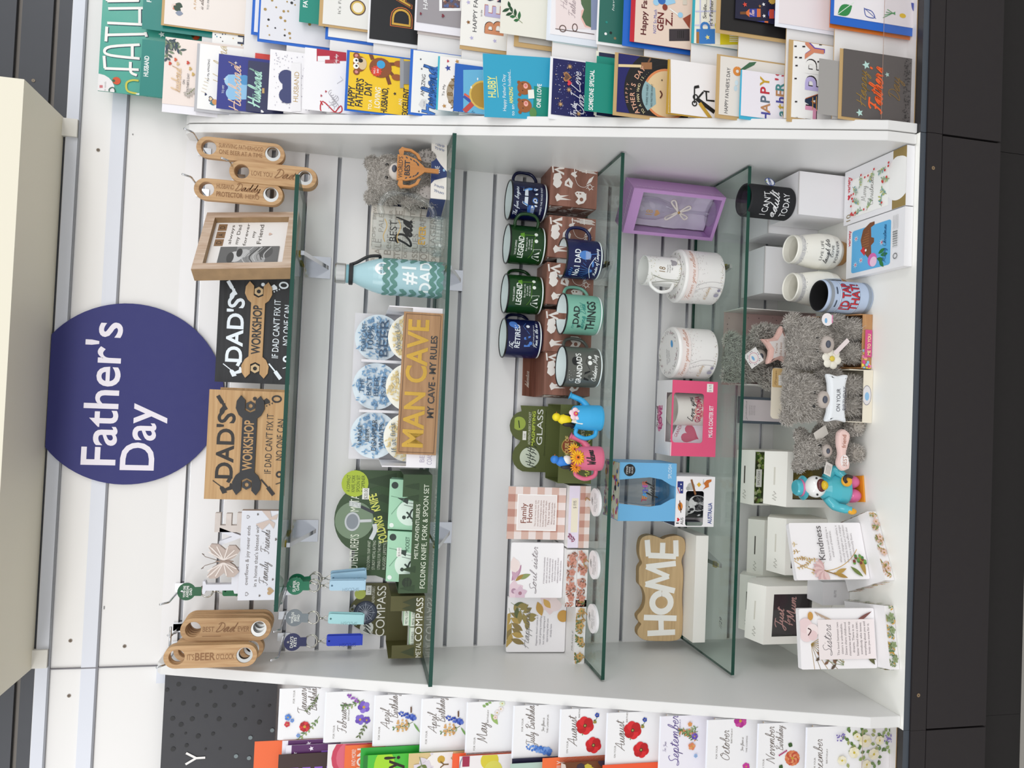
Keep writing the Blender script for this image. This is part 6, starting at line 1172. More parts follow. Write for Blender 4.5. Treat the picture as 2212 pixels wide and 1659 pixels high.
# bird figurine
q = zat(1866, 1058, BT); T = thing('bird_figurine', 'glazed bird figurine in turquoise coat and hat with pink boots', 'ornament', (q.x, q.y+.02, GZ), math.radians(8)); tq = m('#4fb4c2', .15)
b = B(); b.ell((.012, -.004, .0165), (.0135, .019, .0165), m('#dc6a9a', .15)); b.ell((-.014, -.006, .0165), (.014, .019, .0165), m('#dc6a9a', .15)); b.obj('boots', T, 'glossy pink boots')
B().box((-.026, -.023, 0), (.024, .014, .003), m('#e89a2a', .3)).obj('soles', T, 'orange soles')
b = B(); b.lathe([(.012, .024), (.031, .028), (.034, .034), (.032, .05), (.026, .068), (.017, .08), (0, .085)], tq, 36, T=Matrix.Diagonal((1, .82, 1, 1))); b.obj('coat', T, 'turquoise coat')
for s_, ez in ((-1, .042), (1, .05)): B().tube(crom([(s_*.018, -.006, .07), (s_*.034, -.012, .058), (s_*(.04 if s_ < 0 else .028), -.022, ez), (s_*(.042 if s_ < 0 else .016), -.028, ez-.008)], 4), [.0095]*5+[.0085]*4+[.007]*4, tq, 12).obj('sleeve', T)
b = B(); b.ell((-.044, -.028, .034), (.006, .006, .009), m('#e9a824', .3)); b.ell((.013, -.031, .044), (.011, .007, .011), m('#e9a824', .3)); b.obj('wing_tips', T, 'yellow wing tips')
B().tube(crom([(.02, -.036, .036), (.022, -.038, .048), (.016, -.039, .054), (.010, -.038, .05)], 4), .0032, m('#2e1d1a', .25), 10).obj('cane_handle', T, 'dark brown hooked handle')
b = B(); b.ell((.002, -.006, .094), (.021, .0195, .0195), m('#f0efec', .15)); b.obj('head', T, 'white head')
b = B(); b.ell((.004, -.027, .090), (.009, .009, .007), m('#d8b41e', .2)); b.ell((.004, -.0235, .093), (.0125, .006, .0095), m('#5a1f1c', .25)); b.obj('beak', T, 'yellow and maroon beak')
for s_ in (-1, 1): B().ell((.002+s_*.0155, -.0195, .1), (.002, .0016, .0022), m('#121212', .1)).obj('eye', T)
b = B(); b.lathe([(0, .1075), (.0225, .106), (.0235, .108), (.0165, .1105), (.0152, .121), (.013, .124), (0, .1245)], tq, 36, T=Matrix.Translation((0, .006, 0)) @ Matrix.Rotation(-.08, 4, 'X')); b.lathe([(.0166, .111), (.0169, .1125), (.0164, .115)], m('#d9739f', .3), 36, T=Matrix.Translation((0, .006, 0)) @ Matrix.Rotation(-.08, 4, 'X')); b.obj('hat', T, 'turquoise hat with pink band')
b = B(); F = Face(b, (.02, -.026, .075), (.9, .2, -.4), (.4, 0, .9), .026, .015); F.rect(0, 0, 1, 1, '#e9e4de')
for k in range(4): F.rect(.1, .2+.18*k, .8, .26+.18*k, '#8d8880')
o_ = b.obj('price_tag', T); md = o_.modifiers.new('t', 'SOLIDIFY'); md.thickness = .0004
# ---------------------------------------------------------------- window cartons behind
def wincarton(label, x0, x1, yfr, d, h, win=None, hang=True, tag_=None, ht=.03, rz=0, inner='#7a6a2c', art=None, lift=0, name='window_carton'):
    w = x1-x0; hw_ = w/2; T = thing(name, label, 'gift box', ((x0+x1)/2, yfr, GZ+lift), rz); c = m('#efece4', .5); b = B()
    ol = [rect(-hw_, 0, hw_, h)]+([rect(-hw_+win[0]*w, win[1]*h, -hw_+win[2]*w, win[3]*h)] if win else [])
    b.shape(ol, .0012, c); b.box((-hw_, .0013, 0), (-hw_+.0012, d, h), c).box((hw_-.0012, .0013, 0), (hw_, d, h), c).box((-hw_+.0013, d-.0012, 0), (hw_-.0013, d, h), c)
    b.add([(-hw_, 0, h), (hw_, 0, h), (hw_*.96, d*.6, h+ht), (-hw_*.96, d*.6, h+ht), (-hw_, d, h), (hw_, d, h)], [(0, 1, 2, 3), (3, 2, 5, 4), (1, 5, 2), (0, 3, 4)], c)
    if hang:
        F = Face(b, (-hw_, 0, h), (1, 0, 0), Vector((0, d*.6, ht)), w, math.hypot(d*.6, ht)); F.rect(.38, .5, .7, .57, '#4a443c' if tag_ is not None or win is None or win[3] > .95 else '#d3cec2').line([(.10, .45), (.13, .6), (.15, .42), (.19, .6), (.22, .45), (.26, .55)], .05, '#b5b1a8')
    if tag_:
        F = front(b, -hw_, hw_, 0, h, 0); F.rect(tag_[0], tag_[1], tag_[2], tag_[3], '#f4f2ee').t('SPLOSH', (tag_[0]+tag_[2])/2, tag_[1]+.3*(tag_[3]-tag_[1]), .4*(tag_[3]-tag_[1]), '#4a4744', w=.75*(tag_[2]-tag_[0]))
    b.obj('carton', T)
    if win:
        b = B(); b.box((-hw_+win[0]*w+.001, .006, win[1]*h+.001), (-hw_+win[2]*w-.001, .012, win[3]*h-.001), m(inner, .4)); art and art(front(b, -hw_+win[0]*w, -hw_+win[2]*w, win[1]*h, win[3]*h, .006)); b.obj('print_inside', T)
        B().box((-hw_+win[0]*w+.0005, .0006, win[1]*h+.0005), (-hw_+win[2]*w-.0005, .0009, win[3]*h-.0005), clear('#fbfbfb', 'film', 1.4)).obj('clear_window', T)
    return T
def pxw(y0, y1, Y, x=1680): return at(x, y1, Y).x, at(x, y0, Y).x
def garden(F):
    rd = random.Random(8)
    for k in range(120): F.disc(rd.random(), .45+.5*rd.random(), .05, rd.choice(['#4a6a2a', '#7d9a3c', '#a9b86a', '#33401f', '#c9d0a0', '#5d4a2a']), n=7)
    for k in range(60): F.disc(rd.random(), .42*rd.random(), .05, rd.choice(['#6a4f1a', '#8d6a1e', '#5a3f16']), n=7)
x0, x1 = pxw(973.5, 1091, -.1); wincarton('white SPLOSH window carton with a garden photo, at the back behind the best friend teddy', x0, x1, -.105, .06, at(1629, 1033, -.105).z-GZ, (.03, .2, .97, .985), True, None, .022, art=garden, inner='#4a5a2a')
o_ = [ob for ob in COL.objects if ob.get('label', '').startswith('white SPLOSH window carton')][0]
b = B(); hC = at(1629, 1033, -.105).z-GZ; F = front(b, -.05, .05, 0, hC, -.0002); F.rect(.3, .83, .68, .96, '#e9e6e0').t('SPLOSH', .49, .875, .05, '#4a4744', w=.3); b.obj('brand_label', o_, 'SPLOSH label')
def leafy(F):
    for k in range(14): F.poly([(.1*(k % 5), .1*(k//2)), (.1*(k % 5)+.3, .1*(k//2)+.15), (.1*(k % 5)+.2, .1*(k//2)+.3)], ['#7d6a22', '#8f7a2c', '#6a5a1e'][k % 3])
x0, x1 = pxw(974, 1093, -.2); wincarton('white window carton with olive gold print standing behind the bird figurine', x0, x1, -.215, .06, at(1700, 1033, -.215).z-GZ, (.14, .14, .88, .86), True, None, .03, art=leafy)
# grandma ornament
x0, x1 = pxw(860, 917, -.06); p_ = at(1598, 888, -.06); b = B(); w = x1-x0; h = p_.z-GZ; b.box((-w/2, 0, 0), (w/2, .010, h), m('#56606c', .5)); F = front(b, -w/2, w/2, 0, h, 0)
F.rect(.1, .08, .9, .93, '#e4d8dc').s('Grandma', .5, .86, .02, '#4a3f48', w=.72, th=.1).lines(['A grandma is someone', 'with silver in her hair', 'and gold in her heart', 'who listens and laughs'], .5, .8, .014, .035, '#6d5f66', wmax=.7); b.obj('verse_plaque', None, 'grey edged Grandma verse plaque at the back of the base board', 'plaque', loc=((x0+x1)/2, -.06, GZ))
# cartons at the left
x0, x1 = pxw(1122, 1246, -.1, 1640); wincarton('white SPLOSH carton against the slats behind the Kindness plaque', x0, x1, -.11, .055, at(1650, 1180, -.11).z-GZ, None, True, (.3, .76, .68, .98), .02)
x0, x1 = pxw(1119, 1240, -.2, 1700); wincarton('white window carton just behind the Kindness plaque', x0, x1, -.21, .06, at(1697, 1180, -.21).z-GZ, (.12, .1, .86, .86), True, None, .02, inner='#5a3f42')
x0, x1 = pxw(1243, 1366, -.11, 1620); wincarton('white carton at the back behind the Just for Mum box', x0, x1, -.12, .055, at(1632, 1304, -.12).z-GZ, None, True, None, .02)
def mum(F):
    c = '#d8a39c'; F.disc(.2, .2, .3, '#2e1620').disc(.85, .85, .25, '#301822').s('Just', .4, .68, .1, c, w=.5, th=.2).s('for', .36, .5, .07, c, w=.2, th=.2).s('Mum', .64, .38, .11, c, w=.58, th=.2)
x0, x1 = pxw(1262, 1388, -.22, 1690); wincarton('white window carton showing a dark Just for Mum print', x0, x1, -.232, .06, at(1652, 1325, -.232).z-GZ, (.13, .3, .86, .88), True, None, .02, inner='#1d1016', art=mum, rz=math.radians(-3))
x0, x1 = pxw(1262, 1312, -.3, 1800); plain('gift_carton', 'small grey-white carton standing between the Kindness and Sisters plaques', x0, x1, -.285, -.235, .058, 0, False, lambda F: F.t('ELITE', .5, .5, .08, '#8d8a8e', w=.3), None, '#dddbdc')
# kindness and sisters
def flatset(bl, br, tlp, trp, bxl, bxr, labelbox, labelpl, art, fl, seed, dpt=.11):
    L_ = zat(*bxl, BT); R_ = zat(*bxr, BT); dv = R_-L_; w = math.hypot(dv.x, dv.y); rz = math.atan2(dv.y, dv.x); hb = .019; T_ = Vector((-math.sin(rz), math.cos(rz), 0)); c = (L_+R_)/2
    b = B(); b.box((-w/2, 0, 0), (w/2, dpt, hb), m('#efecec', .4)); floral(fl, seed, 9)(front(b, -w/2, w/2, 0, hb, 0)); floral(fl, seed+5, 6)(Face(b, (-w/2, dpt, 0), (0, -1, 0), (0, 0, 1), dpt, hb)); floral(fl, seed+6, 6)(Face(b, (w/2, 0, 0), (0, 1, 0), (0, 0, 1), dpt, hb))
    b.obj('gift_carton', None, labelbox, 'box', loc=(c.x, c.y, GZ), rot=(0, 0, rz))
    zt_ = BT+hb+.001; l = zat(*bl, zt_); r = zat(*br, zt_); dv = r-l; w = math.hypot(dv.x, dv.y); rz = math.atan2(dv.y, dv.x); c = (l+r)/2; h = (at(*tlp, l.y).z+at(*trp, r.y).z)/2-zt_
    b = plaque(None, w, h, art); b.obj('verse_plaque', None, labelpl, 'plaque', loc=(c.x, c.y, zt_+.0006), rot=(math.radians(-4), 0, rz))
def kindart(F):
    F.ring(1.02, .62, .62, .008, '#c9a24a', a0=110, a1=235)
    for k, (u, v, a) in enumerate(((.5, .9, 160), (.4, .84, 170), (.34, .76, 190), (.36, .68, 160), (.3, .6, 200), (.62, .93, 150))): F.spray(u, v, a-60, .2, ['#c9a96a', '#b8935a', '#d9c08a'], 6, k, .035, stem='#b09a6a')
    for a in range(0, 181, 20): F.leaf(.16, .62, .16, .06, a+20, '#dfc0bd' if a % 40 else '#cfa9a8')
    F.line([(.16, .62), (.08, .46)], .014, '#8d6a3a').leaf(.12, .5, .2, .05, -110, '#a9853f').leaf(.1, .48, .18, .05, -70, '#b5924a').leaf(.06, .06, .28, .07, 10, '#a98a3f').leaf(.04, .1, .2, .05, 50, '#6a7a3a')
    for k in range(12): F.disc(.28+.03*(k % 5), .04+.03*(k//2), .022, ['#4a7a3a', '#6a9a4a', '#7a3a2a'][k % 3], n=8)
    F.t('Kindness', .64, .58, .085, '#4a4446', w=.6).lines(['There is no such thing as a', 'small act of kindness.', '', 'When you are kind to others, it', 'not only changes you, it changes', 'the world. Every act of kindness', 'creates a ripple effect that', 'continually flows.'], .62, .5, .027, .048, '#8d8588', wmax=.66)
def sisart(F):
    for k in range(9): F.spray(.42, .86, 200+k*14, .45, ['#a98a4a', '#8d7340'], 1, k, .02, stem=['#a5853f', '#7d6a34'][k % 2])
    for k, a in enumerate((150, 175, 200, 225)): F.spray(.06, .45, a-140, .3, ['#5a4a3a', '#7a5a44'], 3, k, .08)
    for k in range(7): F.line([(.95, .8-.0*k), (.7+.03*k, .4+.06*k)], .008, '#b8a08a')
    F.disc(.58, .92, .09, '#ecd6d6').disc(.72, .93, .09, '#e9d0d0').disc(.64, .84, .08, '#f1e2e0').disc(.56, .84, .06, '#e6caca').line([(.56, .90), (.64, .86), (.68, .9)], .014, '#4a2f30', True).disc(.88, .86, .05, '#c9964a', .035).leaf(.95, .04, .3, .04, 120, '#7a4a44').leaf(.06, .04, .2, .07, 30, '#5a5a34').leaf(.14, .02, .2, .06, 60, '#4a4a30')
    F.rect(.16, .02, .82, .77, '#efe5e4').s('Sisters', .5, .6, .055, '#5d585c', w=.5, th=.1).lines(['The bond between two', 'sisters is unbreakable.', 'Sisters share childhood', 'memories and grown up', 'dreams. There is no', 'better friend than a sister,', 'somebody who knows', 'everything about you and', 'loves you more for it.'], .5, .5, .028, .051, '#7d7678', wmax=.56)
flatset((1880, 1250.6), (1858, 1129), (1728.6, 1253), (1710, 1135), (1933, 1253), (1893, 1105), 'flat floral gift carton turned askew under the Kindness plaque', 'ceramic Kindness verse plaque standing on a flat carton', kindart, ['#a9823c', '#7d8a4a', '#c9a878', '#d9b8a8'], 50)
flatset((1896, 1443), (1888, 1313.6), (1739, 1430), (1734, 1304), (1944, 1446), (1930, 1308), 'flat floral gift carton under the Sisters plaque in the left corner', 'ceramic Sisters verse plaque at the left end of the base board', sisart, ['#7d8a5a', '#c99a3c', '#5d7a50', '#8a9a70'], 70)
# ================================================================ greeting card racks either side
def uv(F, x, y):
    X0, w, zb, h, Y, ym, s_ = F.m; p = at(x, y, Y); return (p.x-X0)/w, (p.z-zb)/h
def T_(F, t, x, y, cap, c, wpx=None, cur=False, **k):
    u, v = uv(F, x, y); s_ = F.m[6]
    if wpx: k['w'] = wpx*s_/F.w
    return (F.s if cur else F.t)(t, u, v, cap*s_/F.h, c, **k)
def D_(F, x, y, r, c, ry=None, **k): u, v = uv(F, x, y); q = F.m[6]/F.h; return F.disc(u, v, r*q, c, ry and ry*q, **k)
def K_(F, fn, x, y, r, *a, **k): u, v = uv(F, x, y); return getattr(F, fn)(u, v, r*F.m[6]/F.h, *a, **k)
def L_(F, pts, wpx, c, smooth=False): return F.line([uv(F, *p) for p in pts], wpx*F.m[6]/F.h, c, smooth)
def G_(F, pts, c): return F.poly([uv(F, *p) for p in pts], c)
def R_(F, x0, y0, x1, y1, c): return G_(F, [(x1, y1), (x1, y0), (x0, y0), (x0, y1)], c)
def SP(F, x, y, ang, l, *a, **k): u, v = uv(F, x, y); return F.spray(u, v, ang, l*F.m[6]/F.h, *a, **k)
TP = .0805
def tier(k): zb = BT+.0022+TP*k; return zb, yf(zb-ZO+.05)+.03
rk = m('#e9e7e6', .45); KR = '#c4a36f'
def rack(name, label, x0, x1, n):
    T = thing(name, label, 'card rack', ((x0+x1)/2, 0, 0)); w = (x1-x0)/2
    for k in range(n):
        zb, Y = tier(k); b = B(); b.box((-w, Y, zb-.0018), (w, Y+.002, zb+.150), rk, top=KR); b.box((-w, Y-.0225, zb-.0018), (w, Y-.0001, zb-.0002), rk, front=KR); b.obj('tier_board', T)
    b = B(); b.box((-w, -.4265, BT+.0003), (w, -.4252, BT+.072), clear('#fbfafa', 'lip', 1.45, .03, .8), top='#a98d7d'); b.obj('clear_lip', T, 'clear acrylic front lip')
rack('card_rack', "white stepped rack holding the Father's Day cards", .545, 1.1, 15)
rack('card_rack', 'white stepped rack holding the birthday month cards', -1.1, -.5285, 12)
def card(x0, yl, yr, col, label, art=None, env=None, o=1, roll=0, k=None, name='greeting_card', cat='greeting card', h0=.165, xmin=None, xmax=None, tilt=.8, r=.4, hmax=.2):
    ym = (yl+yr)/2; best = None
    for kk in (range(16) if k is None else [k]):
        zb, Y = tier(kk); Y -= .0035+.0034*o; h = at(x0, ym, Y).z-zb
        if h > .03 and (best is None or abs(h-h0) < best[0]): best = (abs(h-h0), zb, Y, h)
    _, zb, Y, h = best; X0, X1 = at(x0, yl, Y).x, at(x0, yr, Y).x
    if xmin: X0 = max(X0, xmin)
    if xmax: X1 = min(X1, xmax)
    w = X1-X0; h = min(h, hmax); b = B(); b.box((-w/2, 0, 0), (w/2, .0009, h), m(col, r))
    if art:
        F = front(b, -w/2, w/2, 0, h, 0); F.m = (X0, w, zb, h, Y, ym, sc(at(x0, ym, Y)))
        art(F)
    ro = (math.radians(-tilt), math.radians(roll), 0); loc = ((X0+X1)/2, Y, zb)
    if not env: return b.obj(name, None, label, cat, loc=loc, rot=ro)
    T = thing(name, label, cat, loc, rot=ro); b.obj('card_front', T); s_ = sc(at(x0, ym, Y)); e0, e1, et = env[1]*s_, env[2]*s_, env[3]*s_
    B().box((-w/2-e0, .0012, 0), (w/2+e1, .0018, h+et), m(env[0], .6)).obj('envelope', T, {'#1f66c8': 'bright blue envelope', KR: 'kraft paper envelope'}.get(env[0])); return T
PB = .5465
def cA(x0, yr, col, label, art=None, env=None, yl=256, **kw): return card(x0, yl, yr, col, label, art, env, xmin=PB, **kw)
def tab(x0, yl, yr, text, label, k, o, h0=.1, al=45, u=None):
    return card(x0, yl, yr, '#0d7f76', label, lambda F: T_(F, text, *u, '#f2f6f4', al, bold=.03), None, o, k=k, hmax=.32, name='divider_tab', cat='divider tab', xmin=PB, r=.35)
BLUE = '#1f66c8'; DK = '#3a3a40'
# header poster
p0 = at(470, 226, -.042); w, h = .62, at(209, 226, -.042).z-p0.z; b = B(); b.box((0, 0, 0), (w, .003, h), m('#43a391', .28)); F = front(b, 0, w, 0, h, 0); F.m = (p0.x, w, p0.z, h, -.042, 100, sc(p0)); wl = '#f4f1ec'
D_(F, 213, 191, 31, '#e9e6e6'); R_(F, 215, 184, 222, 190, '#c9747a'); T_(F, 'john sands', 229, 190, 4, '#9a9595', 26)
for dx, c in ((1.2, '#1d3350'), (0, wl)):
    for q in ([(226, 148), (300, 151)], [(227, 148), (225, 121)], [(296, 163), (283, 156), (282, 134)], [(302, 127), (240, 120), (226, 111), (240, 101), (302, 97)], [(286, 125), (286, 99)], [(230, 76), (317, 74)], [(229, 90), (231, 58)], [(317, 80), (314, 70)], [(232, 50), (318, 54)], [(234, 19), (309, 18)], [(302, 53), (302, 20)], [(232, 3), (300, 2)], [(232, 3), (230, -20)], [(264, 3), (264, -15)], [(298, 3), (298, -20)]): L_(F, [(x+dx, y+dx*.7) for x, y in q], 6 if dx else 5.5, c, True)
for x, y in ((252, 175), (423, 79)): D_(F, x, y, 8, '#cf4f22'); D_(F, x-6, y, 3, '#2f5a34')
for x, y in ((286, 220), (350, 75)): K_(F, 'star', x, y, 7, '#dff0ea')
L_(F, [(240, 210), (236, 194), (246, 190), (250, 205), (240, 210)], 2, '#1d5a48', True); L_(F, [(232, 208), (258, 218), (261, 208)], 3.5, '#c97a5a'); L_(F, [(297, 203), (276, 197), (274, 180), (286, 174), (300, 175)], 4, '#c9c24a', True); G_(F, [(293, 203), (345, 196), (348, 234), (318, 226)], '#dfeff0'); L_(F, [(308, 216), (322, 219)], 4, '#8fc4cc'); D_(F, 380, 60, 5, '#7a4a2a', 8)
b.obj('header_poster', None, "teal corrugated header poster with tall white letters above the card rack", 'poster', loc=(p0.x, -.042, p0.z))
tab(303, 204, 82, 'HUSBAND', 'teal divider tab reading HUSBAND at the top of the card rack', 14, 0, u=(320, 142, 9))
tab(308, 60, -50, 'FATHER', 'teal divider tab cut off by the frame beside the poster', 14, 0, u=(327, -19, 9))
def hearts(F, cs, n, sd, **k): F.dots(n, .022, cs, sd, sh='heart', **k)
def c1(F):
    for x, y, a, l in ((357, 84, -110, 34), (358, 82, -160, 40), (384, 90, 120, 20)): SP(F, x, y, a, l, ['#4a5a58', '#7a8a70', '#3a4a5a'], 6, int(x), .05)
    for x, y, c in ((367, 136, '#c8402a'), (379, 128, '#d0603a'), (384, 137, '#d9b98a'), (411, 148, '#c9a860'), (406, 135, '#c8402a'), (417, 160, '#c9a860')): K_(F, 'heart', x, y, 4, c)
    T_(F, 'husband', 390, 172, 9, '#e3c49c', 52, True, th=.14); T_(F, 'ON', 399, 177, 4.5, DK); T_(F, "FATHER'S DAY", 408, 178, 4.5, DK, 40); SP(F, 420, 190, 150, 20, ['#b8b0a8'], 5, 5, .04)
cA(353, 77, '#efe1d9', "blush pink card reading ON FATHER'S DAY with leafy sprigs", c1, ('#f1eff4', 18, 0, 0), yl=222, o=2, k=14, hmax=.3)
def c2(F):
    T_(F, 'For My AMAZING', 452, 151, 4, DK, 48); T_(F, 'Husband', 488, 140, 12, '#c9b27a', 90, True, th=.1); K_(F, 'heart', 455, 213, 6, '#27305a'); K_(F, 'heart', 455, 213, 4, '#e8d0a0'); K_(F, 'heart', 444, 203, 3, '#27305a'); K_(F, 'leaf', 467, 222, 14, .06, 100, '#3a7a8a'); D_(F, 464, 220, 6, '#d99a5a')
    for k in range(5): L_(F, [(434+2*k, 196-7*k), (444+2*k, 200-7*k)], .8, '#d0c0a0')
cA(428, 92, '#f5f4f2', 'white card reading For My AMAZING with gold script', c2, ('#b9b9bd', 6, 0, 6), yl=251, o=4, k=14)
def c3(F):
    D_(F, 500, 174, 14, '#a4cbe8', 15); D_(F, 503, 201, 14, '#97c2e2', 15); G_(F, [(492, 160), (492, 215), (534, 214), (534, 180), (520, 160)], '#8fbfe2'); D_(F, 528, 172, 11, '#4f94c8'); T_(F, 'TO MY', 484, 192, 4.5, '#e8ecf6', 18); T_(F, 'Husband', 520, 190, 12, '#ecc6ac', 104, True, th=.16, rot=3)
    for x, y, r in ((509, 135, 4), (500, 140, 2), (485, 170, 3)): K_(F, 'star', x, y, r, '#f2e8d8', 4, .3)
cA(469, 114, '#262f86', 'royal blue card with pale blue heart and rose gold Husband script', c3, yl=250, o=1)
def c4(F): T_(F, 'Husband', 563, 192, 12, '#b5e4d2', 78, True, th=.26); T_(F, 'FOR MY', 548, 209, 3, '#8fc8ba', 15); K_(F, 'heart', 566, 241, 4, '#eee'); R_(F, 566, 190, 571, 201, '#c9a86a')
cA(533, 129, '#2c3056', 'dark navy card with mint Husband script', c4, None, yl=257, o=2)
cA(549, 113, '#d43a30', 'card with a bright red corner behind the dark navy one', None, yl=200, o=0)
def c5(F):
    F.dots(260, .005, ['#a9a6b4'], 3); D_(F, 619, 167, 17, '#3a4170'); D_(F, 620, 206, 17, '#3a4170'); G_(F, [(610, 153), (610, 222), (640, 210), (648, 187), (640, 160)], '#3a4170'); R_(F, 629, 136, 650, 240, '#efedee'); T_(F, 'HUSBAND', 645, 188, 10, '#b9995a', 66)
cA(580, 104, '#f3f1f3', 'white dotted card with a navy heart and HUSBAND band', c5, yl=257, o=1)
def c6(F):
    R_(F, 684, 102, 748, 131, '#b3203a'); R_(F, 686, 120, 712, 131, '#f2f0f2'); R_(F, 702, 128, 734, 136, '#b8444e'); T_(F, 'Lady days', 728, 127, 3, '#f2e4e6', 22, True, th=.2)
    L_(F, [(655, 244), (724, 243)], 2.2, '#c0202e'); L_(F, [(724, 242), (694, 240), (697, 218), (724, 242), (738, 240), (736, 228), (724, 242)], 2.5, '#c0202e', True); L_(F, [(724, 242), (733, 258)], 2.5, '#c0202e'); L_(F, [(697, 226), (692, 217)], 2.5, '#c0202e')
    for k in range(9): K_(F, 'ring', 716+3*(k % 4), 200+4*k, 6, .004, '#aaa6ac', a0=30*k, a1=30*k+240)
    K_(F, 'heart', 704, 197, 2.5, '#b04050'); K_(F, 'heart', 694, 206, 2.5, '#b04050'); L_(F, [(728, 180), (741, 172), (735, 165)], .8, '#aaa6ac')
cA(655, 100, '#f4f2f4', 'white card with line-drawn figures, red corner and red ribbon bow', c6, yl=258, o=1)
# die-cut yellow bear card
def c7(F):
    t = '#1f1f2c'; w_ = '#f6f2da'; k_ = dict(rot=-1, sh=.1, bold=.02)
    T_(F, 'HAPPY', 766, 207, 14, t, 45, **k_); T_(F, "FATHER'S", 784, 200, 15, t, 62, **k_); T_(F, 'DAY', 803, 192, 15, t, 30, **k_); T_(F, 'TO A', 803, 226, 7, w_, 22, **k_); T_(F, 'LOVING', 821, 211, 11, w_, 46, **k_); T_(F, 'HUSBAND,', 837, 218, 13, t, 58, **k_); T_(F, 'EXCELLENT', 882, 221, 12, t, 62, **k_); T_(F, 'AN', 868, 221, 7, w_, 14); K_(F, 'star', 853, 202, 4, t)
    bn = '#8a4a22'; b2 = '#75401e'
    for y in (119, 154): D_(F, 770, y, 7, bn); D_(F, 770, y, 3.5, '#d88a8a')
    L_(F, [(805, 128), (800, 114)], 8, b2); L_(F, [(835, 160), (842, 182)], 8, b2); L_(F, [(838, 138), (856, 138)], 7, b2); L_(F, [(840, 152), (852, 166)], 7, b2)
    D_(F, 777, 137, 17, bn, 14); D_(F, 822, 146, 22, bn, 24); D_(F, 783, 137, 13, '#d8c09a', 9)
    for y in (130, 142): D_(F, 769, y, 6, '#f6f4ee'); D_(F, 770, y-.5, 2.4, '#111')
    D_(F, 779, 130, 4.5, '#1a1210', 5); D_(F, 862, 138, 7, '#9a5426', 11); D_(F, 857, 167, 7, '#9a5426', 11); K_(F, 'star', 813, 153, 13, '#d8402a', 12, .75); T_(F, 'NO.1', 811, 153, 4, '#fff', 11); T_(F, 'DAD', 818, 153, 4, '#fff', 9); D_(F, 823, 139, 9, '#3a9fd4'); R_(F, 864, 127, 872, 190, '#9a9ca0'); R_(F, 872, 132, 900, 182, '#83858a')
cA(752, 110, '#efc51f', "yellow card with a cartoon bear reading HAPPY FATHER'S DAY TO A LOVING HUSBAND", c7, (BLUE, 4, 4, 6), yl=258, o=2)
def c8(F):
    T_(F, 'AMAZING', 918, 184, 8, DK, 48, rot=-2, sh=.1); T_(F, 'Husband', 942, 194, 14, '#2a3a5a', 106, True, th=.5, slant=.1); T_(F, 'Husband', 942, 194, 14, '#3f78c8', 106, True, th=.34, slant=.1); G_(F, [(920, 233), (921, 215), (911, 214), (904, 225), (912, 233)], '#d9d9d9'); T_(F, 'TO MY', 918, 224, 3, DK, 12)
    for x, y in ((909, 127), (911, 148), (905, 240), (932, 225), (940, 250)): K_(F, 'star', x, y, 2.5, '#4a5058')
cA(890, 106, '#f1f1ee', 'white card reading AMAZING Husband in blue letters', c8, (BLUE, 5, 2, 6), yl=258, o=1)
def c9(F):
    T_(F, 'To My', 961, 194, 5, DK, 26, rot=-3); K_(F, 'ring', 1006, 202, 34, .07, '#a8977f'); D_(F, 1006, 202, 28, '#d8cfc4'); D_(F, 980, 200, 20, '#a8977f', 50) if 0 else None
    for i, ch in enumerate('HUSBAND'): a = math.radians(142-17.5*i); T_(F, ch, 1022-44*math.sin(a), 206-58*math.cos(a)*.95*-1 if 0 else 203-50*math.cos(a), 11, '#7d6234', rot=math.degrees(a)-90, bold=.03)
    for x, y, r, c in ((968, 146, 7, '#34489a'), (966, 246, 7, '#34489a'), (960, 228, 5, '#b98a4a'), (988, 132, 5, '#b98a4a')): K_(F, 'star', x, y, r, c)
    K_(F, 'heart', 968, 131, 3, '#c04050')
cA(948, 119, '#f2eeea', 'cream card reading To My HUSBAND on a round badge with stars', c9, ('#35b0c4', 0, 0, 4), yl=259, o=2)
def c10(F): R_(F, 1001, 150, 1200, 262, '#66b2d6'); L_(F, [(1003, 205), (1026, 224)], 11, '#3a52a4'); L_(F, [(1003, 202), (1024, 216)], 5, '#d8604a'); L_(F, [(1003, 240), (1024, 220)], 11, '#c04a42'); D_(F, 1045, 205, 32, '#d9b85a'); D_(F, 1045, 205, 28, '#b08a34'); T_(F, 'TO AN', 1030, 246, 6, '#2a3a6a', 22, rot=50); D_(F, 1018, 188, 3, '#e8f2f6', 1.5); D_(F, 1032, 170, 3, '#e8f2f6', 1.5)
cA(981, 135, '#2060b8', 'blue card with a gold medal drawing', c10, yl=259, o=3)
def c11(F):
    T_(F, 'HUBBY', 1071, 173, 17, '#f0ec8a', 46, bold=.01); L_(F, [(1075, 196), (1074, 150)], 1.5, '#f0ec8a'); T_(F, "Happy Father's Day", 1092, 187, 7, '#eef6f6', 80); T_(F, 'to an', 1108, 226, 7, '#eef6f6', 24); T_(F, 'AMAZING', 1107, 194, 8, '#f0ec8a', 36, bold=.02); T_(F, 'husband...', 1105, 156, 7, '#eef6f6', 36)
    for x, y in ((1133, 180), (1131, 218)):
        for dy in (-13, 13): D_(F, x-11, y+dy, 4, '#8f5428')
        D_(F, x, y, 15, '#9a5a2c', 16); D_(F, x+3, y-4, 6, '#f0b0a4', 5); D_(F, x+3, y-5, 3, '#d88078'); D_(F, x-4, y+5, 1.2, '#222'); D_(F, x-4, y-9, 1.2, '#222')
    D_(F, 1148, 235, 12, '#5a8a4a', 8); R_(F, 1140, 185, 1153, 204, '#eef0e6')
cA(1045, 98, '#2fa3c6', 'turquoise HUBBY card with two cartoon bears, tilted in its slot', c11, ('#f4f4f4', 0, 0, 0), yl=247, o=3, roll=-4)
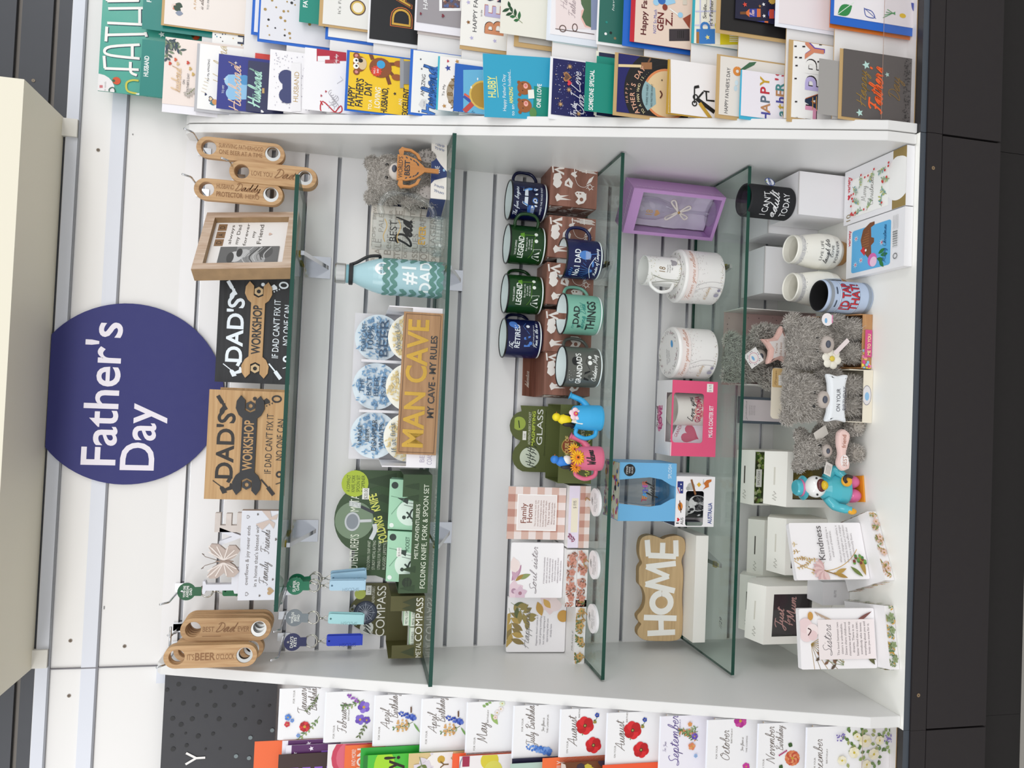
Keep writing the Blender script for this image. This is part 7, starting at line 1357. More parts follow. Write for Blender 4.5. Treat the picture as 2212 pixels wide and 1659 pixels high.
card(1153, 262, 147, '#0d8a78', 'teal divider tab reading ONE I LOVE below the turquoise card', lambda F: T_(F, 'ONE I LOVE', 1169, 207, 9, '#f2f6f4', 52, bold=.03), None, 3, name='divider_tab', cat='divider tab', xmin=PB, h0=.13)
def c12(F):
    F.dots(300, .006, ['#c9c4e0', '#8f9ac4', '#e0c8a8', '#6a78b8'], 7); T_(F, 'For the', 1245, 237, 6, '#e4e4ee', 30, True, th=.2); T_(F, 'One', 1262, 226, 11, '#e4e4ee', 44, True, th=.16); T_(F, 'I Love', 1254, 184, 10, '#e4e4ee', 60, True, th=.16); K_(F, 'heart', 1225, 166, 11, '#a9764a'); K_(F, 'heart', 1225, 166, 7, '#6a4a3a'); K_(F, 'heart', 1230, 179, 6, '#e0404a')
    for x, y in ((1231, 144), (1229, 194), (1211, 225), (1250, 246)): K_(F, 'star', x, y, 7, '#c9a06a', 8, .3)
cA(1193, 124, '#181a58', 'midnight blue card with foil stars reading For the One I Love', c12, ('#f4f3f6', 10, 4, 6), yl=262, o=1)
card(1264, 252, 131, '#0d8a78', 'teal divider tab reading SOMEONE SPECIAL', lambda F: T_(F, 'SOMEONE SPECIAL', 1283, 194, 9.5, '#f2f6f4', 88, bold=.03), None, 4, name='divider_tab', cat='divider tab', xmin=PB, h0=.14)
cA(1292, 111, '#222a4c', "dark navy card mostly hidden behind the FATHER'S DAY tab", None, ('#efeedd', 0, 3, 6), yl=262, o=0, h0=.15)
card(1288, 240, 119, '#0d8a78', "teal divider tab reading FATHER'S DAY", lambda F: T_(F, "FATHER'S DAY", 1308, 180, 10, '#f2f6f4', 64, bold=.03), None, 2, name='divider_tab', cat='divider tab', xmin=PB, h0=.16)
def c14(F):
    D_(F, 1442, 203, 100, '#131214', n=48); D_(F, 1442, 203, 56, '#de8a55', n=40); D_(F, 1442, 203, 51, '#e3c79a', n=40)
    G_(F, [(1442-55*math.cos(math.radians(a)), 203+55*math.sin(math.radians(a))) for a in range(-32, 41, 8)]+[(1418, 224), (1416, 190)], '#8fb0b4')
    for k in range(3): K_(F, 'ring', 1442, 203, 66+11*k, .003, '#26242a')
    L_(F, [(1329, 140), (1388, 142)], 6, '#e6cf9f'); R_(F, 1386, 134, 1409, 149, '#9a6a44'); L_(F, [(1401, 134), (1406, 125)], 4, '#7a5236')
    for i, ch in enumerate('HAPPY'): a = math.radians(-2-6*(i-2)); T_(F, ch, 1442-85*math.cos(a), 203+85*math.sin(a), 6, '#d9a58a', rot=math.degrees(a))
    for i, ch in enumerate("FATHER'S DAY"): a = math.radians(38-7.6*i); T_(F, ch, 1442-71*math.cos(a), 203+71*math.sin(a), 10, '#d9a58a', rot=math.degrees(a), bold=.02)
    for i, ch in enumerate('TO A MAN WHO IS...'): a = math.radians(38-5.1*i); T_(F, ch, 1442-61*math.cos(a), 203+61*math.sin(a), 6, '#e6d8a8', rot=math.degrees(a))
    T_(F, 'THERE TO HELP', 1400, 205, 4, '#3a4a50', 46); T_(F, 'NO MATTER WHAT', 1410, 206, 4, '#3a4a50', 50); K_(F, 'star', 1430, 173, 3, '#4a3a2a', 6, .3); L_(F, [(1426, 196), (1430, 204), (1426, 212)], 3, '#5a2a20', True)
cA(1328, 112, '#1c1c62', "navy card with a vinyl record reading HAPPY FATHER'S DAY", c14, (KR, 8, 2, 8), yl=256, o=1)
def c15(F):
    R_(F, 1430, 100, 1450, 270, '#c39a34'); k = '#141312'
    for i in range(10): D_(F, 1445, 130+14*i, 1.5, '#efe0b0')
    L_(F, [(1501, 187), (1501, 222)], 3, k); L_(F, [(1501, 188), (1511, 186)], 6, k); L_(F, [(1520, 196), (1533, 198)], 3, k); L_(F, [(1526, 197), (1527, 216), (1544, 218)], 4, k); L_(F, [(1520, 198), (1506, 214)], 4, k); L_(F, [(1506, 213), (1544, 242)], 9, k); L_(F, [(1512, 222), (1536, 256)], 8, '#c39a34'); K_(F, 'ring', 1503, 209, 5, .012, k); K_(F, 'ring', 1501, 223, 5, .012, k)
cA(1447, 126, '#f3efee', 'off-white card with a tied black and gold ribbon tag', c15, ('#b8902c', 3, 0, 5), yl=258, o=1)
def c16(F): T_(F, "HAPPY FATHER'S DAY", 1576, 195, 8, DK, 100, rot=-2); K_(F, 'ring', 1594, 153, 7, .03, '#dd8a3a'); G_(F, [(1599, 150), (1610, 150), (1630, 140), (1635, 133), (1620, 134)], '#3f6a4a'); T_(F, 'WAY...', 1678, 142, 6, DK, 22) if 0 else None; D_(F, 1592, 178, 6, '#cfe0e6', 4); D_(F, 1590, 190, 6, '#c4d8e0', 4)
cA(1556, 119, '#e6e0d8', "beige card reading HAPPY FATHER'S DAY with sun and hill", c16, (KR, 8, 4, 8), yl=258, o=0, h0=.18)
def c17(F):
    for i, (ch, cl) in enumerate(zip('HAPPY', ('#4a4a9a', '#b9855a', '#5a6a7a', '#c02a3a', '#c9a02a'))): T_(F, ch, 1664-.5*i, 253-19*i, 21, cl, bold=.04)
    for i, (ch, cl) in enumerate(zip("athER'S", ('#4a8a8a', '#c9a83a', '#4a4a9a', '#b9855a', '#4a8a8a', '#c02a3a', '#c02a3a'))): T_(F, ch, 1697-.5*i, 246-14.5*i, 21, cl, bold=.05)
cA(1603, 149, '#eee9f0', "lilac-white card reading HAPPY FATHER'S in multicoloured letters", c17, ('#38aed0', 7, 0, 3), yl=258, o=2)
def c18(F):
    for y, ch, cl, sh in ((252, 'H', '#e09ab8', '#1b1016'), (222, 'A', '#26364e', '#b8622a'), (184, 'P', '#c4b8e6', '#1b1016'), (148, 'P', '#f6f4f0', '#1b1016'), (112, 'Y', '#d98a6a', '#6a4aa8')): T_(F, ch, 1781, y-2, 44, sh, bold=.09); T_(F, ch, 1779, y, 43, cl, bold=.04)
    for i, y in enumerate((99, 123, 141, 169, 219, 254)): R_(F, 1717+(i % 3), y-1.5, 1722+(i % 3), y+1.5, '#1b1016')
    for x, y in ((1734, 100), (1727, 124), (1770, 96), (1766, 133)): R_(F, x, y-1.5, x+6, y+1.5, '#1b1016')
    for k in range(5): L_(F, [(1740+8*k, 214-2*k), (1740+8*k, 232+2*k)], 2, '#d9a05a') if k > 1 else None
cA(1713, 86, '#f6f4f1', 'white card with one big HAPPY in patterned letters', c18, (KR, 10, 2, 10), yl=258, o=1)
cA(1770, 124, '#a3a09d', 'plain grey card beside the dark grey Happy Father\'s Day one', None, yl=258, o=2, h0=.15)
def c19(F):
    K_(F, 'star', 1872, 140, 10, '#b9dcd4'); K_(F, 'star', 1917, 161, 6, '#b9dcd4'); K_(F, 'star', 1858, 243, 9, '#b9dcd4'); T_(F, 'Happy', 1872, 190, 11, '#96773a', 78, True, th=.18); T_(F, "Father's", 1906, 194, 15, '#f0642c', 102, True, th=.28); T_(F, 'Day', 1943, 192, 13, '#8a6b34', 52, True, th=.16)
    F.dots(110, .008, ['#2a2526'], 4, .02, .98, .02, .12)
cA(1822, 103, '#5b5655', "dark grey chalkboard card reading Happy Father's Day in orange and gold", c19, (KR, 6, 0, 8), yl=258, o=3, h0=.14)
def cB(x0, yl, col, label, art=None, env=None, wpx=150, **kw): return card(x0, yl, yl-wpx, col, label, art, env, **kw)
def d1(F): D_(F, 376, 12, 6, '#e6d4ca'); K_(F, 'leaf', 372, 18, 18, .05, -60, '#d98a6a'); K_(F, 'leaf', 390, 22, 18, .05, 60, '#2f4a3a'); K_(F, 'leaf', 394, 14, 16, .05, 70, '#2f4a3a'); K_(F, 'leaf', 378, 26, 16, .045, -90, '#8a94a8'); T_(F, 'A FATHER', 424, -4, 5, '#d9b58a', 50); T_(F, 'is always there', 440, -10, 4, '#7a6a62', 60, True, th=.14); T_(F, 'TO PROTECT', 452, -4, 4, '#8a8a8a', 50)
cB(357, 50, '#ece3dc', 'beige card with a small bird, at the top right edge of the photo', d1, (KR, 3, 0, 6), o=2, k=14, hmax=.3)
def d2(F):
    F.dots(90, .01, ['#2a3a5a', '#3a8aa8', '#c9a24a', '#2a2a2a'], 8, .02, .98, .3, .98); T_(F, "It's", 480, 17, 4, DK)
    for i, (ch, cl) in enumerate(zip("FATHER'S", ('#1d2436', '#3a9ac4', '#c9952a', '#1d2436', '#3a9ac4', '#c9952a', '#1d2436', '#c9952a'))): T_(F, ch, 500, 65-14.5*i, 15, cl, bold=.06)
    T_(F, 'DAY', 521, -4, 15, '#c9952a', 46, bold=.06); D_(F, 532, 42, 12, '#e0d0b6', 10); L_(F, [(514, 77), (593, 86)], 4, '#1f2a48'); L_(F, [(513, 92), (593, 102)], 4, '#1f2a48'); L_(F, [(533, 52), (527, 96)], 6, '#1f2a48')
cB(461, 104, '#f3f2ef', "white confetti card with chunky FATHER'S DAY letters and navy ribbon", d2, wpx=160, o=1)
def d3(F): R_(F, 573, -60, 680, 44, '#8d96c8'); R_(F, 610, -60, 680, 44, '#98a4d0'); R_(F, 562, -60, 572, 38, '#8fc8d8'); R_(F, 630, -20, 655, 22, '#e0a878'); R_(F, 632, 38, 660, 50, '#e6b88a'); R_(F, 655, -60, 690, 52, '#c9b494')
cB(552, 68, '#eeeef2', 'white bordered card with a seaside town picture', d3, (BLUE, 6, 0, 6), o=2)
card(562, 82, -60, '#e2e2e8', 'white speckled card just behind the seaside town one', lambda F: F.dots(60, .012, ['#222', '#a98a4a'], 5), (BLUE, 6, 0, 4), o=0)
card(648, 46, -50, '#0d8a78', 'teal divider tab beginning FAT at the right edge of the photo', lambda F: T_(F, 'FATHER', 665, -8, 9, '#f2f6f4', 48, bold=.03), None, 4, name='divider_tab', cat='divider tab', h0=.16)
def d4(F): D_(F, 773, 16, 17, '#5a4034'); D_(F, 773, 16, 14.5, '#d8b85a'); D_(F, 773, 16, 11, '#efe9d8'); T_(F, "It's Father's Day", 738, -20, 6, '#8a8a86', 100)
cB(700, 50, '#e9e8e3', 'pale grey card with a round pocket watch picture', d4, (KR, 5, 0, 8), o=2)
card(712, 78, -70, '#f0efec', 'white card in a blue envelope behind the pocket watch card', None, (BLUE, 6, 0, 6), o=0)
def d5(F):
    for y, ch in ((40, 'D'), (-4, 'A'), (-48, 'D')): T_(F, ch, 890, y, 45, '#d9702f', bold=.05); T_(F, ch, 889, y, 43, '#2a2016', bold=.015); T_(F, ch, 888.5, y, 42, '#d0a23a', bold=-.012)
cB(801, 82, '#17171a', 'black card with big gold and orange DAD letters', d5, ('#f0f0f2', 8, 0, 4), o=1)
def d6(F):
    T_(F, 'HAPPY', 925, -6, 10, '#f2f2f2', 52); R_(F, 949, -80, 1000, 23, '#f4f4f4'); R_(F, 955, -80, 994, 17, '#6a5a62'); rd = random.Random(4)
    for k in range(40): D_(F, rd.uniform(957, 992), rd.uniform(-20, 15), 3, rd.choice(['#8a5a4a', '#3a3a4a', '#5a6a98', '#c9b8a8']), n=7)
    K_(F, 'heart', 909, 29, 3, '#7a2a3a'); K_(F, 'heart', 957, 34, 4, '#7a2a3a')
cB(903, 46, '#9d989c', 'mid grey card with a framed photo and HAPPY in white', d6, ('#eeecf2', 18, 0, 4), o=2)
card(905, 72, -70, '#ddd3cf', 'pale pinkish card sticking out below the mid grey one', lambda F: F.rect(.1, .84, .2, .9, '#333'), None, o=0)
def d7(F):
    T_(F, "HAPPY FATHER'S DAY", 1033, -10, 9, DK, 160); T_(F, 'to the', 1042, 28, 4, DK)
    for x, y, c in ((1012, 47, '#8a5a24'), (1019, 81, '#b9b4d8'), (1069, 88, '#b9b4d8'), (1012, 4, '#b9b4d8')): K_(F, 'star', x, y, 5, c)
    for y, ch, cl, s2 in ((63, 'B', '#cf8a62', '#3a2016'), (28, 'E', '#b9b4d8', '#b8583a'), (-6, 'S', '#27304a', '#d8a0a8')): T_(F, ch, 1086, y-1.5, 39, s2, bold=.09); T_(F, ch, 1087, y, 39, cl, bold=.05)
cB(997, 96, '#f2f0ea', 'cream card with big patterned BEST letters', d7, (KR, 8, 0, 0), o=1)
def d8(F): T_(F, "HAPPY FATHER'S DAY", 1150, -40, 5, DK, 110); D_(F, 1158, 38, 3, '#a8743a', 10); L_(F, [(1156, 22), (1164, 30)], 2, '#efefe8'); K_(F, 'star', 1147, 48, 4, '#efefe8', 6, .3); K_(F, 'star', 1154, 59, 4, '#efefe8', 6, .3)
cB(1124, 90, '#b9b5ae', 'taupe card with white star flowers', d8, (KR, 10, 0, 10), o=1)
card(1083, 70, -70, '#eceade', 'cream card with a sprig of dark green leaves', lambda F: F.spray(.2, .75, 60, .2, ['#2a6a3a', '#1f4a2a'], 4, 2, .08), None, o=3)
def d9(F): R_(F, 1201, -60, 1284, 62, '#efe0de'); G_(F, [(1284, 62), (1264, 58), (1255, 40), (1256, 22), (1270, 14), (1250, -4), (1240, -60), (1284, -60)], '#eebfb2'); G_(F, [(1284, 62), (1266, 54), (1257, 36), (1262, 20), (1256, 8), (1254, -10), (1250, -60), (1284, -60)], '#546f4e'); R_(F, 1277, -60, 1292, 64, '#8f9ab8'); T_(F, 'Happy', 1226, -6, 7, '#b0a0a4', 50, True, th=.14); T_(F, 'Fathers Day', 1244, -2, 7, '#b0a0a4', 80, True, th=.14); L_(F, [(1200, 61), (1284, 74)], 1.4, '#5a4038'); K_(F, 'ring', 1216, 61, 7, .01, '#5a4038'); K_(F, 'ring', 1242, 59, 8, .01, '#5a4038', .03)
cB(1192, 72, '#f4f1f3', 'white card with watercolour hills tied with brown twine', d9, ('#e4eaf2', 14, 0, 8), o=1)
cB(1197, 90, '#cfe2e2', 'pale aqua card showing below the watercolour hills card', None, None, o=0, h0=.15)
def d10(F): T_(F, 'have a', 1328, 2, 5, '#dfe8e2', 42, sh=.2); D_(F, 1309, 72, 3, '#f2f2f0'); D_(F, 1320, 70, 3, '#14231f'); D_(F, 1329, 82, 3, '#8a7a5a'); D_(F, 1311, 47, 2.6, '#1f8a80')
cB(1296, 88, '#2a6a5e', 'deep green card with punched dots reading have a', d10, ('#f4f4f4', 6, 0, 4), o=2, h0=.16)
def d11(F):
    T_(F, "Happy Father's Day", 1399, -4, 12, '#5a1a1c', 160, bold=.02); T_(F, 'NOT So Much', 1419, 46, 7, '#5a62b0', 52); T_(F, 'GEN', 1434, 47, 14, '#6a1a1c', 40, bold=.05); T_(F, 'Z...', 1453, 42, 15, '#6a1a1c', 30, bold=.05); R_(F, 1446, 62, 1490, 88, '#3a3236')
    for k in range(4): R_(F, 1464+4*k, 66, 1465.5+4*k, 82, '#14100f')
    G_(F, [(1437, -8), (1437, 12), (1460, 6), (1452, -20)], '#9ccce8'); D_(F, 1418, 4, 7, '#9ccce8'); D_(F, 1430, 0, 9, '#2f6ab8'); D_(F, 1437, 15, 7, '#8a3a26', 6); L_(F, [(1447, 18), (1466, 32)], 3, '#f2f2ee'); D_(F, 1470, 32, 6, '#9ccce8'); G_(F, [(1475, 40), (1490, 62), (1492, 30)], '#9a4a34'); R_(F, 1475, 0, 1484, 10, '#d8d0c0')
cB(1374, 89, '#e9d3c2', "peach cartoon card reading Happy Father's, NOT So Much GEN Z", d11, ('#c01f30', 0, 0, 10), o=3)
cB(1348, 97, BLUE, 'bright blue envelope card behind the peach cartoon card', None, ('#c02032', -4, 0, -4), o=1)
def d12(F):
    for k in range(4): R_(F, 1512+22*k, -60, 1515+22*k, 95, '#c9cce6')
    for k in range(4): R_(F, 1500, 52-30*k, 1600, 55-30*k, '#c9cce6')
    R_(F, 1545, 50, 1596, 96, '#e3d32a'); R_(F, 1545, 60, 1556, 96, '#f0eee0'); T_(F, 'Smile....', 1527, 18, 8, '#333', 44); T_(F, "it's Father's Day", 1541, 10, 8, '#333', 92); R_(F, 1505, 62, 1545, 94, '#3a7cc4'); R_(F, 1505, 68, 1511, 94, '#a8743a'); K_(F, 'ring', 1524, 58, 9, .03, '#3a7cc4'); K_(F, 'star', 1529, 80, 6, '#f0e08a')
    for k in range(4): R_(F, 1576, 76+4*k, 1594, 78+4*k, '#f6f4ea')
cB(1503, 92, '#f0eee0', 'checked cream card with a blue star mug reading Smile', d12, ('#30a8b8', 0, 0, 6), o=1)
cB(1560, 62, '#1c1a1b', 'black card in a kraft envelope near the right edge of the photo', lambda F: F.disc(.3, .8, .03, '#c9a24a'), (KR, 8, 0, 10), o=2)
def bottles(F):
    for x, y in ((1600, 27), (1616, 54), (1600, -30)): R_(F, x, y-3, x+14, y+3, '#7a4a22'); G_(F, [(x+13, y-3), (x+13, y+3), (x+20, y+9), (x+44, y+9), (x+44, y-9), (x+20, y-9)], '#d9703a'); R_(F, x+20, y-9, x+36, y+9, '#34409a'); T_(F, 'Beer', x+30, y, 5, '#e8c8c8', 13, True, th=.2)
    for x, y, r, c in ((1610, 9, 6, '#d94a3a'), (1650, 9, 4.5, '#f2f2f2'), (1651, 34, 4.5, '#f2f2f2'), (1642, 13, 4, '#a8743a'), (1669, 54, 4, '#f2f2f2')): K_(F, 'star', x, y, r, c)
    D_(F, 1668, 30, 10, '#3a52a8'); R_(F, 1662, 20, 1672, 40, '#c94a3a'); K_(F, 'star', 1668, 0, 10, '#c9a24a', 12, .8)
cB(1592, 38, '#1c1c38', 'dark navy card with beer bottles and stars', bottles, None, o=3)
card(1600, 68, -70, '#1c1c38', 'second dark navy beer bottle card in its white envelope', bottles, ('#f0f0f0', 6, 0, 6), o=0, h0=.15)
def d13(F): F.leaf(.72, .7, .2, .14, -60, '#c4d8ec').rect(.84, .3, .94, .56, '#5a8a4a').disc(.54, .86, .04, '#e0a86a').leaf(.44, .72, .12, .04, 30, '#5a3a3a').line([(0, .1), (1, .12)], .006, '#d8ccd0')
cB(1686, 48, '#efe6e8', 'pale pink card with faint blue and green drawing', d13, ('#eef0f8', 8, 0, 8), o=1)
def d14(F):
    K_(F, 'leaf', 1811, 30, 42, .13, -55, '#2f8a48'); L_(F, [(1812, 29), (1846, 4)], 1.5, '#dfeee0'); L_(F, [(1868, 18), (1872, 34), (1890, 38), (1884, 24), (1868, 18)], 1.8, '#2f4aa0', True); L_(F, [(1867, 16), (1893, 40)], 1.2, '#2f4aa0'); K_(F, 'leaf', 1968, 6, 34, .1, -60-70, '#3a4aa8'); D_(F, 1950, 34, 5, '#e8c22a', 8); T_(F, "DAD YOU'RE", 1863, -40, 12, '#8a1f2a', 70, bold=.03); T_(F, 'NATURALLY', 1874, -40, 7, '#5a2a2a', 70); T_(F, 'GREAT', 1894, -30, 7, '#5a2a2a', 50)
    for k in range(4): L_(F, [(1934, 26+k*2), (1908+3*k, 38-6*k)], 1.4, '#4a9a5a')
cB(1806, 32, '#f0ebee', 'white card with green and blue leaves in the bottom corner', d14, (BLUE, 18, 0, 8), o=3, h0=.15)
cB(1796, 58, '#e0782e', 'orange envelope card behind the leafy card at bottom right', None, None, o=1, h0=.15)
# ---------------------------------------------------------------- left: header board, month cards
a = at(358, 1456, -.02); c = at(600, 1466, -.02); x1 = -.5575; x0 = -.95; b = B(); z0, z1 = c.z, a.z; b.box((x0, -.003, z0), (x1+.022, 0, z1), m('#3a3a3e', .55)); F = front(b, x0, x1+.022, z0, z1, -.003)
def hb_(px, py): q = at(px, py, -.0235); return (q.x-x0)/(x1+.022-x0), (q.z-z0)/(z1-z0)
for px, py, r in ((386, 1478, 5), (419, 1487, 5), (455, 1463, 5), (486, 1484, 5), (455, 1494, 3.5), (530, 1471, 4), (520, 1497, 5), (369, 1513, 2.5), (396, 1519, 5), (426, 1523, 4), (464, 1524, 5), (505, 1523, 4.5), (547, 1526, 3.5), (582, 1524, 3.5), (373, 1552, 5), (391, 1565, 5), (415, 1553, 5), (445, 1547, 4), (473, 1553, 5), (507, 1567, 4.5), (530, 1553, 3.5), (371, 1589, 4), (401, 1584, 2.5), (428, 1590, 5), (460, 1585, 4), (374, 1618, 5), (403, 1610, 4), (444, 1618, 2.5), (475, 1617, 3), (361, 1490, 4), (556, 1492, 2), (560, 1560, 5)):
    u, v = hb_(px, py); F.disc(u, v, r*.88/1000/F.h, '#161617', n=16)
for px, py in ((510, 1633), (541, 1593), (566, 1606), (538, 1637), (588, 1577)): u, v = hb_(px, py); F.disc(u, v, .004/F.h, '#7d8a8c', n=12)
u, v = hb_(424, 1637)
for q in ((-.009, .017), (.009, .017), (0, -.015)): F.line([(u, v), (u+q[0]*1.2/F.w, v+q[1]*1.1/F.h)], .0042/F.h, '#f2efec')
b.obj('header_board', None, 'charcoal spotted header board above the birthday month cards, letter Y showing', 'sign', loc=(0, -.0205, 0))
def mc(x0, yr, yl, label, art, **kw): return card(x0, yl, yr, '#f2f1f2', label, art, ('#f0f2fa', 0, 0, 3), xmax=-.5295, r=.35, o=1, **kw)
def blossom(F, u, v, cs, n, sd, r=.05):
    rd = random.Random(sd)
    for k in range(n): F.flower(u+rd.uniform(-.14, .14), v+rd.uniform(-.1, .1), r*rd.uniform(.6, 1.2), rd.choice(cs), '#c9a23a', 5, rd.uniform(0, 72))
def flw(F, x, y, r, cs, n, cc='#c9a23a'):
    for k in range(n): a = 2*math.pi*k/n+x; D_(F, x+r*.55*math.cos(a), y+r*.55*math.sin(a), r*.5 if n < 8 else r*.34, cs[k % len(cs)], n=9)
    return D_(F, x, y, r*.24, cc, n=9)
def head(F, mon, two=True, on='FOR YOUR', c='#6a5d54', sp='cursive'):
    F.t(on, .28, .84, .03, '#8a857f', w=.22)
    F.s(mon, .56, .72, .062, c, w=min(.62, .11*len(mon)), th=.1, rot=4)
    if two: F.s('Birthday', .66, .58, .058, c, w=.6, th=.1, rot=4)
    else: F.t('BIRTHDAY', .76, .62, .028, '#8a857f', w=.28)
GS = ['#7a9a5a', '#5a7a4a', '#9aaa6a']
def jan(F):
    T_(F, 'FOR YOUR', 637, 1506, 4, '#8a857f', 28); T_(F, 'January', 662, 1512, 9, '#6a5d54', 62, True, th=.1, rot=3); T_(F, 'Birthday', 684, 1507, 8.5, '#6a5d54', 56, True, th=.1, rot=3)
    SP(F, 690, 1548, 150, 70, GS, 8, 4, .04); SP(F, 688, 1500, 160, 40, ['#3a4a2a', '#5a6a3a'], 6, 4, .03); flw(F, 658, 1570, 13, ['#c0202a', '#d8303a', '#a81820'], 9); flw(F, 622, 1550, 7, ['#4a7ac8', '#6a94d8'], 5); flw(F, 631, 1557, 4, ['#5a8ad8'], 5); flw(F, 620, 1565, 6, ['#d03a4a', '#c02a3a'], 5); flw(F, 644, 1589, 4, ['#6a94d8'], 5)
def feb(F):
    T_(F, 'FOR YOUR', 723, 1582, 4, '#8a857f', 28); T_(F, 'February', 748, 1550, 9, '#6a5d54', 66, True, th=.1, rot=3); T_(F, 'BIRTHDAY', 755, 1544, 3.5, '#8a857f', 27); flw(F, 786, 1528, 13, ['#7a5ac0', '#8f74d0', '#6a4ab0'], 5); flw(F, 778, 1555, 11, ['#8068c8', '#6a4ab0'], 5); flw(F, 792, 1556, 8, ['#6a4ab0'], 5); SP(F, 786, 1512, 120, 44, GS, 5, 2, .04); SP(F, 790, 1560, 170, 30, ['#5a6a3a'], 4, 3, .035)
    for k in range(9): D_(F, 752+2.6*k, 1502+1.6*k+3*math.sin(k*2.4), 2.6, ['#8a4aa8', '#a06ac0'][k % 2], n=7)
def apr(F, o=0, p=0):
    T_(F, 'FOR YOUR', 821+o, 1585+p, 4, '#8a857f', 28); T_(F, 'April', 841+o, 1553+p, 9, '#6a5d54', 42, True, th=.1, rot=3); T_(F, 'Birthday', 859+o, 1523+p, 8.5, '#6a5d54', 56, True, th=.1, rot=4)
    SP(F, 892+o, 1560+p, 120, 40, GS, 5, 3, .035); K_(F, 'leaf', 893+o, 1562+p, 26, .02, 215, '#7aa85a')
    for k in range(18): D_(F, 862+2*k+o, 1541+.6*k+4*math.sin(k*2.6)+p, 2+.12*k, ['#27409a', '#3a58b8', '#5a74c8'][k % 3], n=7)
    for k in range(22): D_(F, 860+o+9*(k % 3)+2*math.sin(k*3), 1558+p+3.2*(k // 3)+2*math.sin(k*5), 2.4, ['#d9a86a', '#e0b87a', '#c9985a'][k % 3], n=7)
    for k in range(6): D_(F, 888+o, 1528+2*k+p, 1.8, '#6a4a34', n=6)
def may(F):
    T_(F, 'FOR YOUR', 1027, 1608, 4, '#8a857f', 28); T_(F, 'May', 1052, 1582, 11, '#6a5d54', 44, True, th=.1, rot=4); T_(F, 'BIRTHDAY', 1056, 1548, 3.5, '#8a857f', 28)
    for k in range(6): K_(F, 'leaf', 1050+6*k, 1528-4*k, 9, .03, 60, ['#8fb070', '#7aa050'][k % 2])
    K_(F, 'leaf', 1076, 1566, 30, .05, 35, '#9ab86a'); flw(F, 1074, 1540, 6, ['#ece4e2', '#dcdad2'], 5); flw(F, 1082, 1532, 6, ['#efe6e4', '#e2dcd8'], 5); flw(F, 1070, 1550, 5, ['#ead4d0'], 5); flw(F, 1085, 1520, 6, ['#dfe8cc'], 5)
def jul(F):
    T_(F, 'FOR YOUR', 1131, 1567, 4, '#8a857f', 28); T_(F, 'July Birthday', 1155, 1564, 9, '#6a5d54', 96, True, th=.1, rot=3); T_(F, 'Your flower is', 1176, 1566, 3, '#8a857f', 30, True, th=.14); T_(F, 'THE LARKSPUR', 1185, 1564, 3.5, '#8a857f', 40)
    for k in range(26): D_(F, 1138+2*k, 1614+.4*k+5*math.sin(k*2.4), 2+.14*k, ['#3f74c8', '#5a8ad8', '#7aa4e4'][k % 3], n=7)
def aug(F, o=0, p=0):
    T_(F, 'ON YOUR', 1228+o, 1615+p, 4, '#8a857f', 26); T_(F, 'August', 1246+o, 1579+p, 10, '#6a5d54', 64, True, th=.1, rot=4); T_(F, 'BIRTHDAY', 1254+o, 1536+p, 3.5, '#8a857f', 30); SP(F, 1294+o, 1545+p, 150, 50, GS, 4, 3, .03)
    for x, y, r in ((1264, 1568, 19), (1282, 1610, 17)):
        for a in range(6): D_(F, x+o+r*.5*math.cos(a*1.05+.3), y+p+r*.5*math.sin(a*1.05+.3), r*.55, ['#c8161c', '#d8242a', '#b81218'][a % 3])
        D_(F, x+o, y+p, 4, '#3a2a1a'); D_(F, x+o, y+p, 2.4, '#a89a4a')
    flw(F, 1290+o, 1545+p, 5, ['#27409a', '#3a58b8'], 5); K_(F, 'leaf', 1288+o, 1562+p, 8, .03, 60, '#a08a3a')
def sep(F):
    F.rect(0, 0, 1, 1, '#efecf4'); T_(F, 'For Your', 1440, 1614, 3.5, '#7a6a94', 22, True, th=.14); T_(F, 'September', 1466, 1598, 11, '#6f5f9a', 106, True, th=.14, rot=3); T_(F, 'BIRTHDAY', 1471, 1573, 3.5, '#8a80a0', 38)
    for k, (x, y, a) in enumerate(((1508, 1600, 130), (1508, 1580, 160), (1508, 1570, 175), (1508, 1590, 145))): SP(F, x, y, a-60, 40, GS+['#d98a5a'], 7, k, .035)
    flw(F, 1494, 1612, 8, ['#d9845a', '#e09a6a'], 5); flw(F, 1500, 1590, 7, ['#7a5ab8', '#5a4aa0'], 7); flw(F, 1490, 1564, 5, ['#d9945a'], 5); flw(F, 1502, 1632, 4, ['#8ab0e0'], 5)
def octo(F): T_(F, 'FOR YOUR', 1551, 1626, 4, '#8a857f', 28); T_(F, 'October', 1576, 1610, 10, '#6a5d54', 66, True, th=.1, rot=3); T_(F, 'BIRTHDAY', 1583, 1590, 3.5, '#8a857f', 32); flw(F, 1600, 1558, 14, ['#b02a8a', '#c84a9a'], 7); T_(F, 'Your flower is', 1606, 1608, 3, '#8a857f', 30, True, th=.14); T_(F, 'THE COSMOS', 1615, 1608, 3.5, '#8a857f', 36); flw(F, 1612, 1656, 8, ['#c83a9a'], 6)
def nov(F):
    T_(F, 'FOR YOUR', 1652, 1655, 4, '#8a857f', 28); T_(F, 'November', 1674, 1609, 10, '#6a5d54', 80, True, th=.1, rot=3); T_(F, 'Birthday', 1692, 1594, 8, '#6a5d54', 54, True, th=.1, rot=3); flw(F, 1712, 1638, 19, ['#d9764a', '#e08a5a', '#c8563a'], 13); flw(F, 1712, 1638, 12, ['#e49a6a', '#c8563a'], 10); K_(F, 'leaf', 1712, 1612, 12, .05, 60, '#3a5a2a'); K_(F, 'leaf', 1690, 1652, 12, .05, 150, '#3a5a2a')
    for k in range(6): D_(F, 1684+3*k, 1632-2*k, 2, '#b02a6a', n=6)
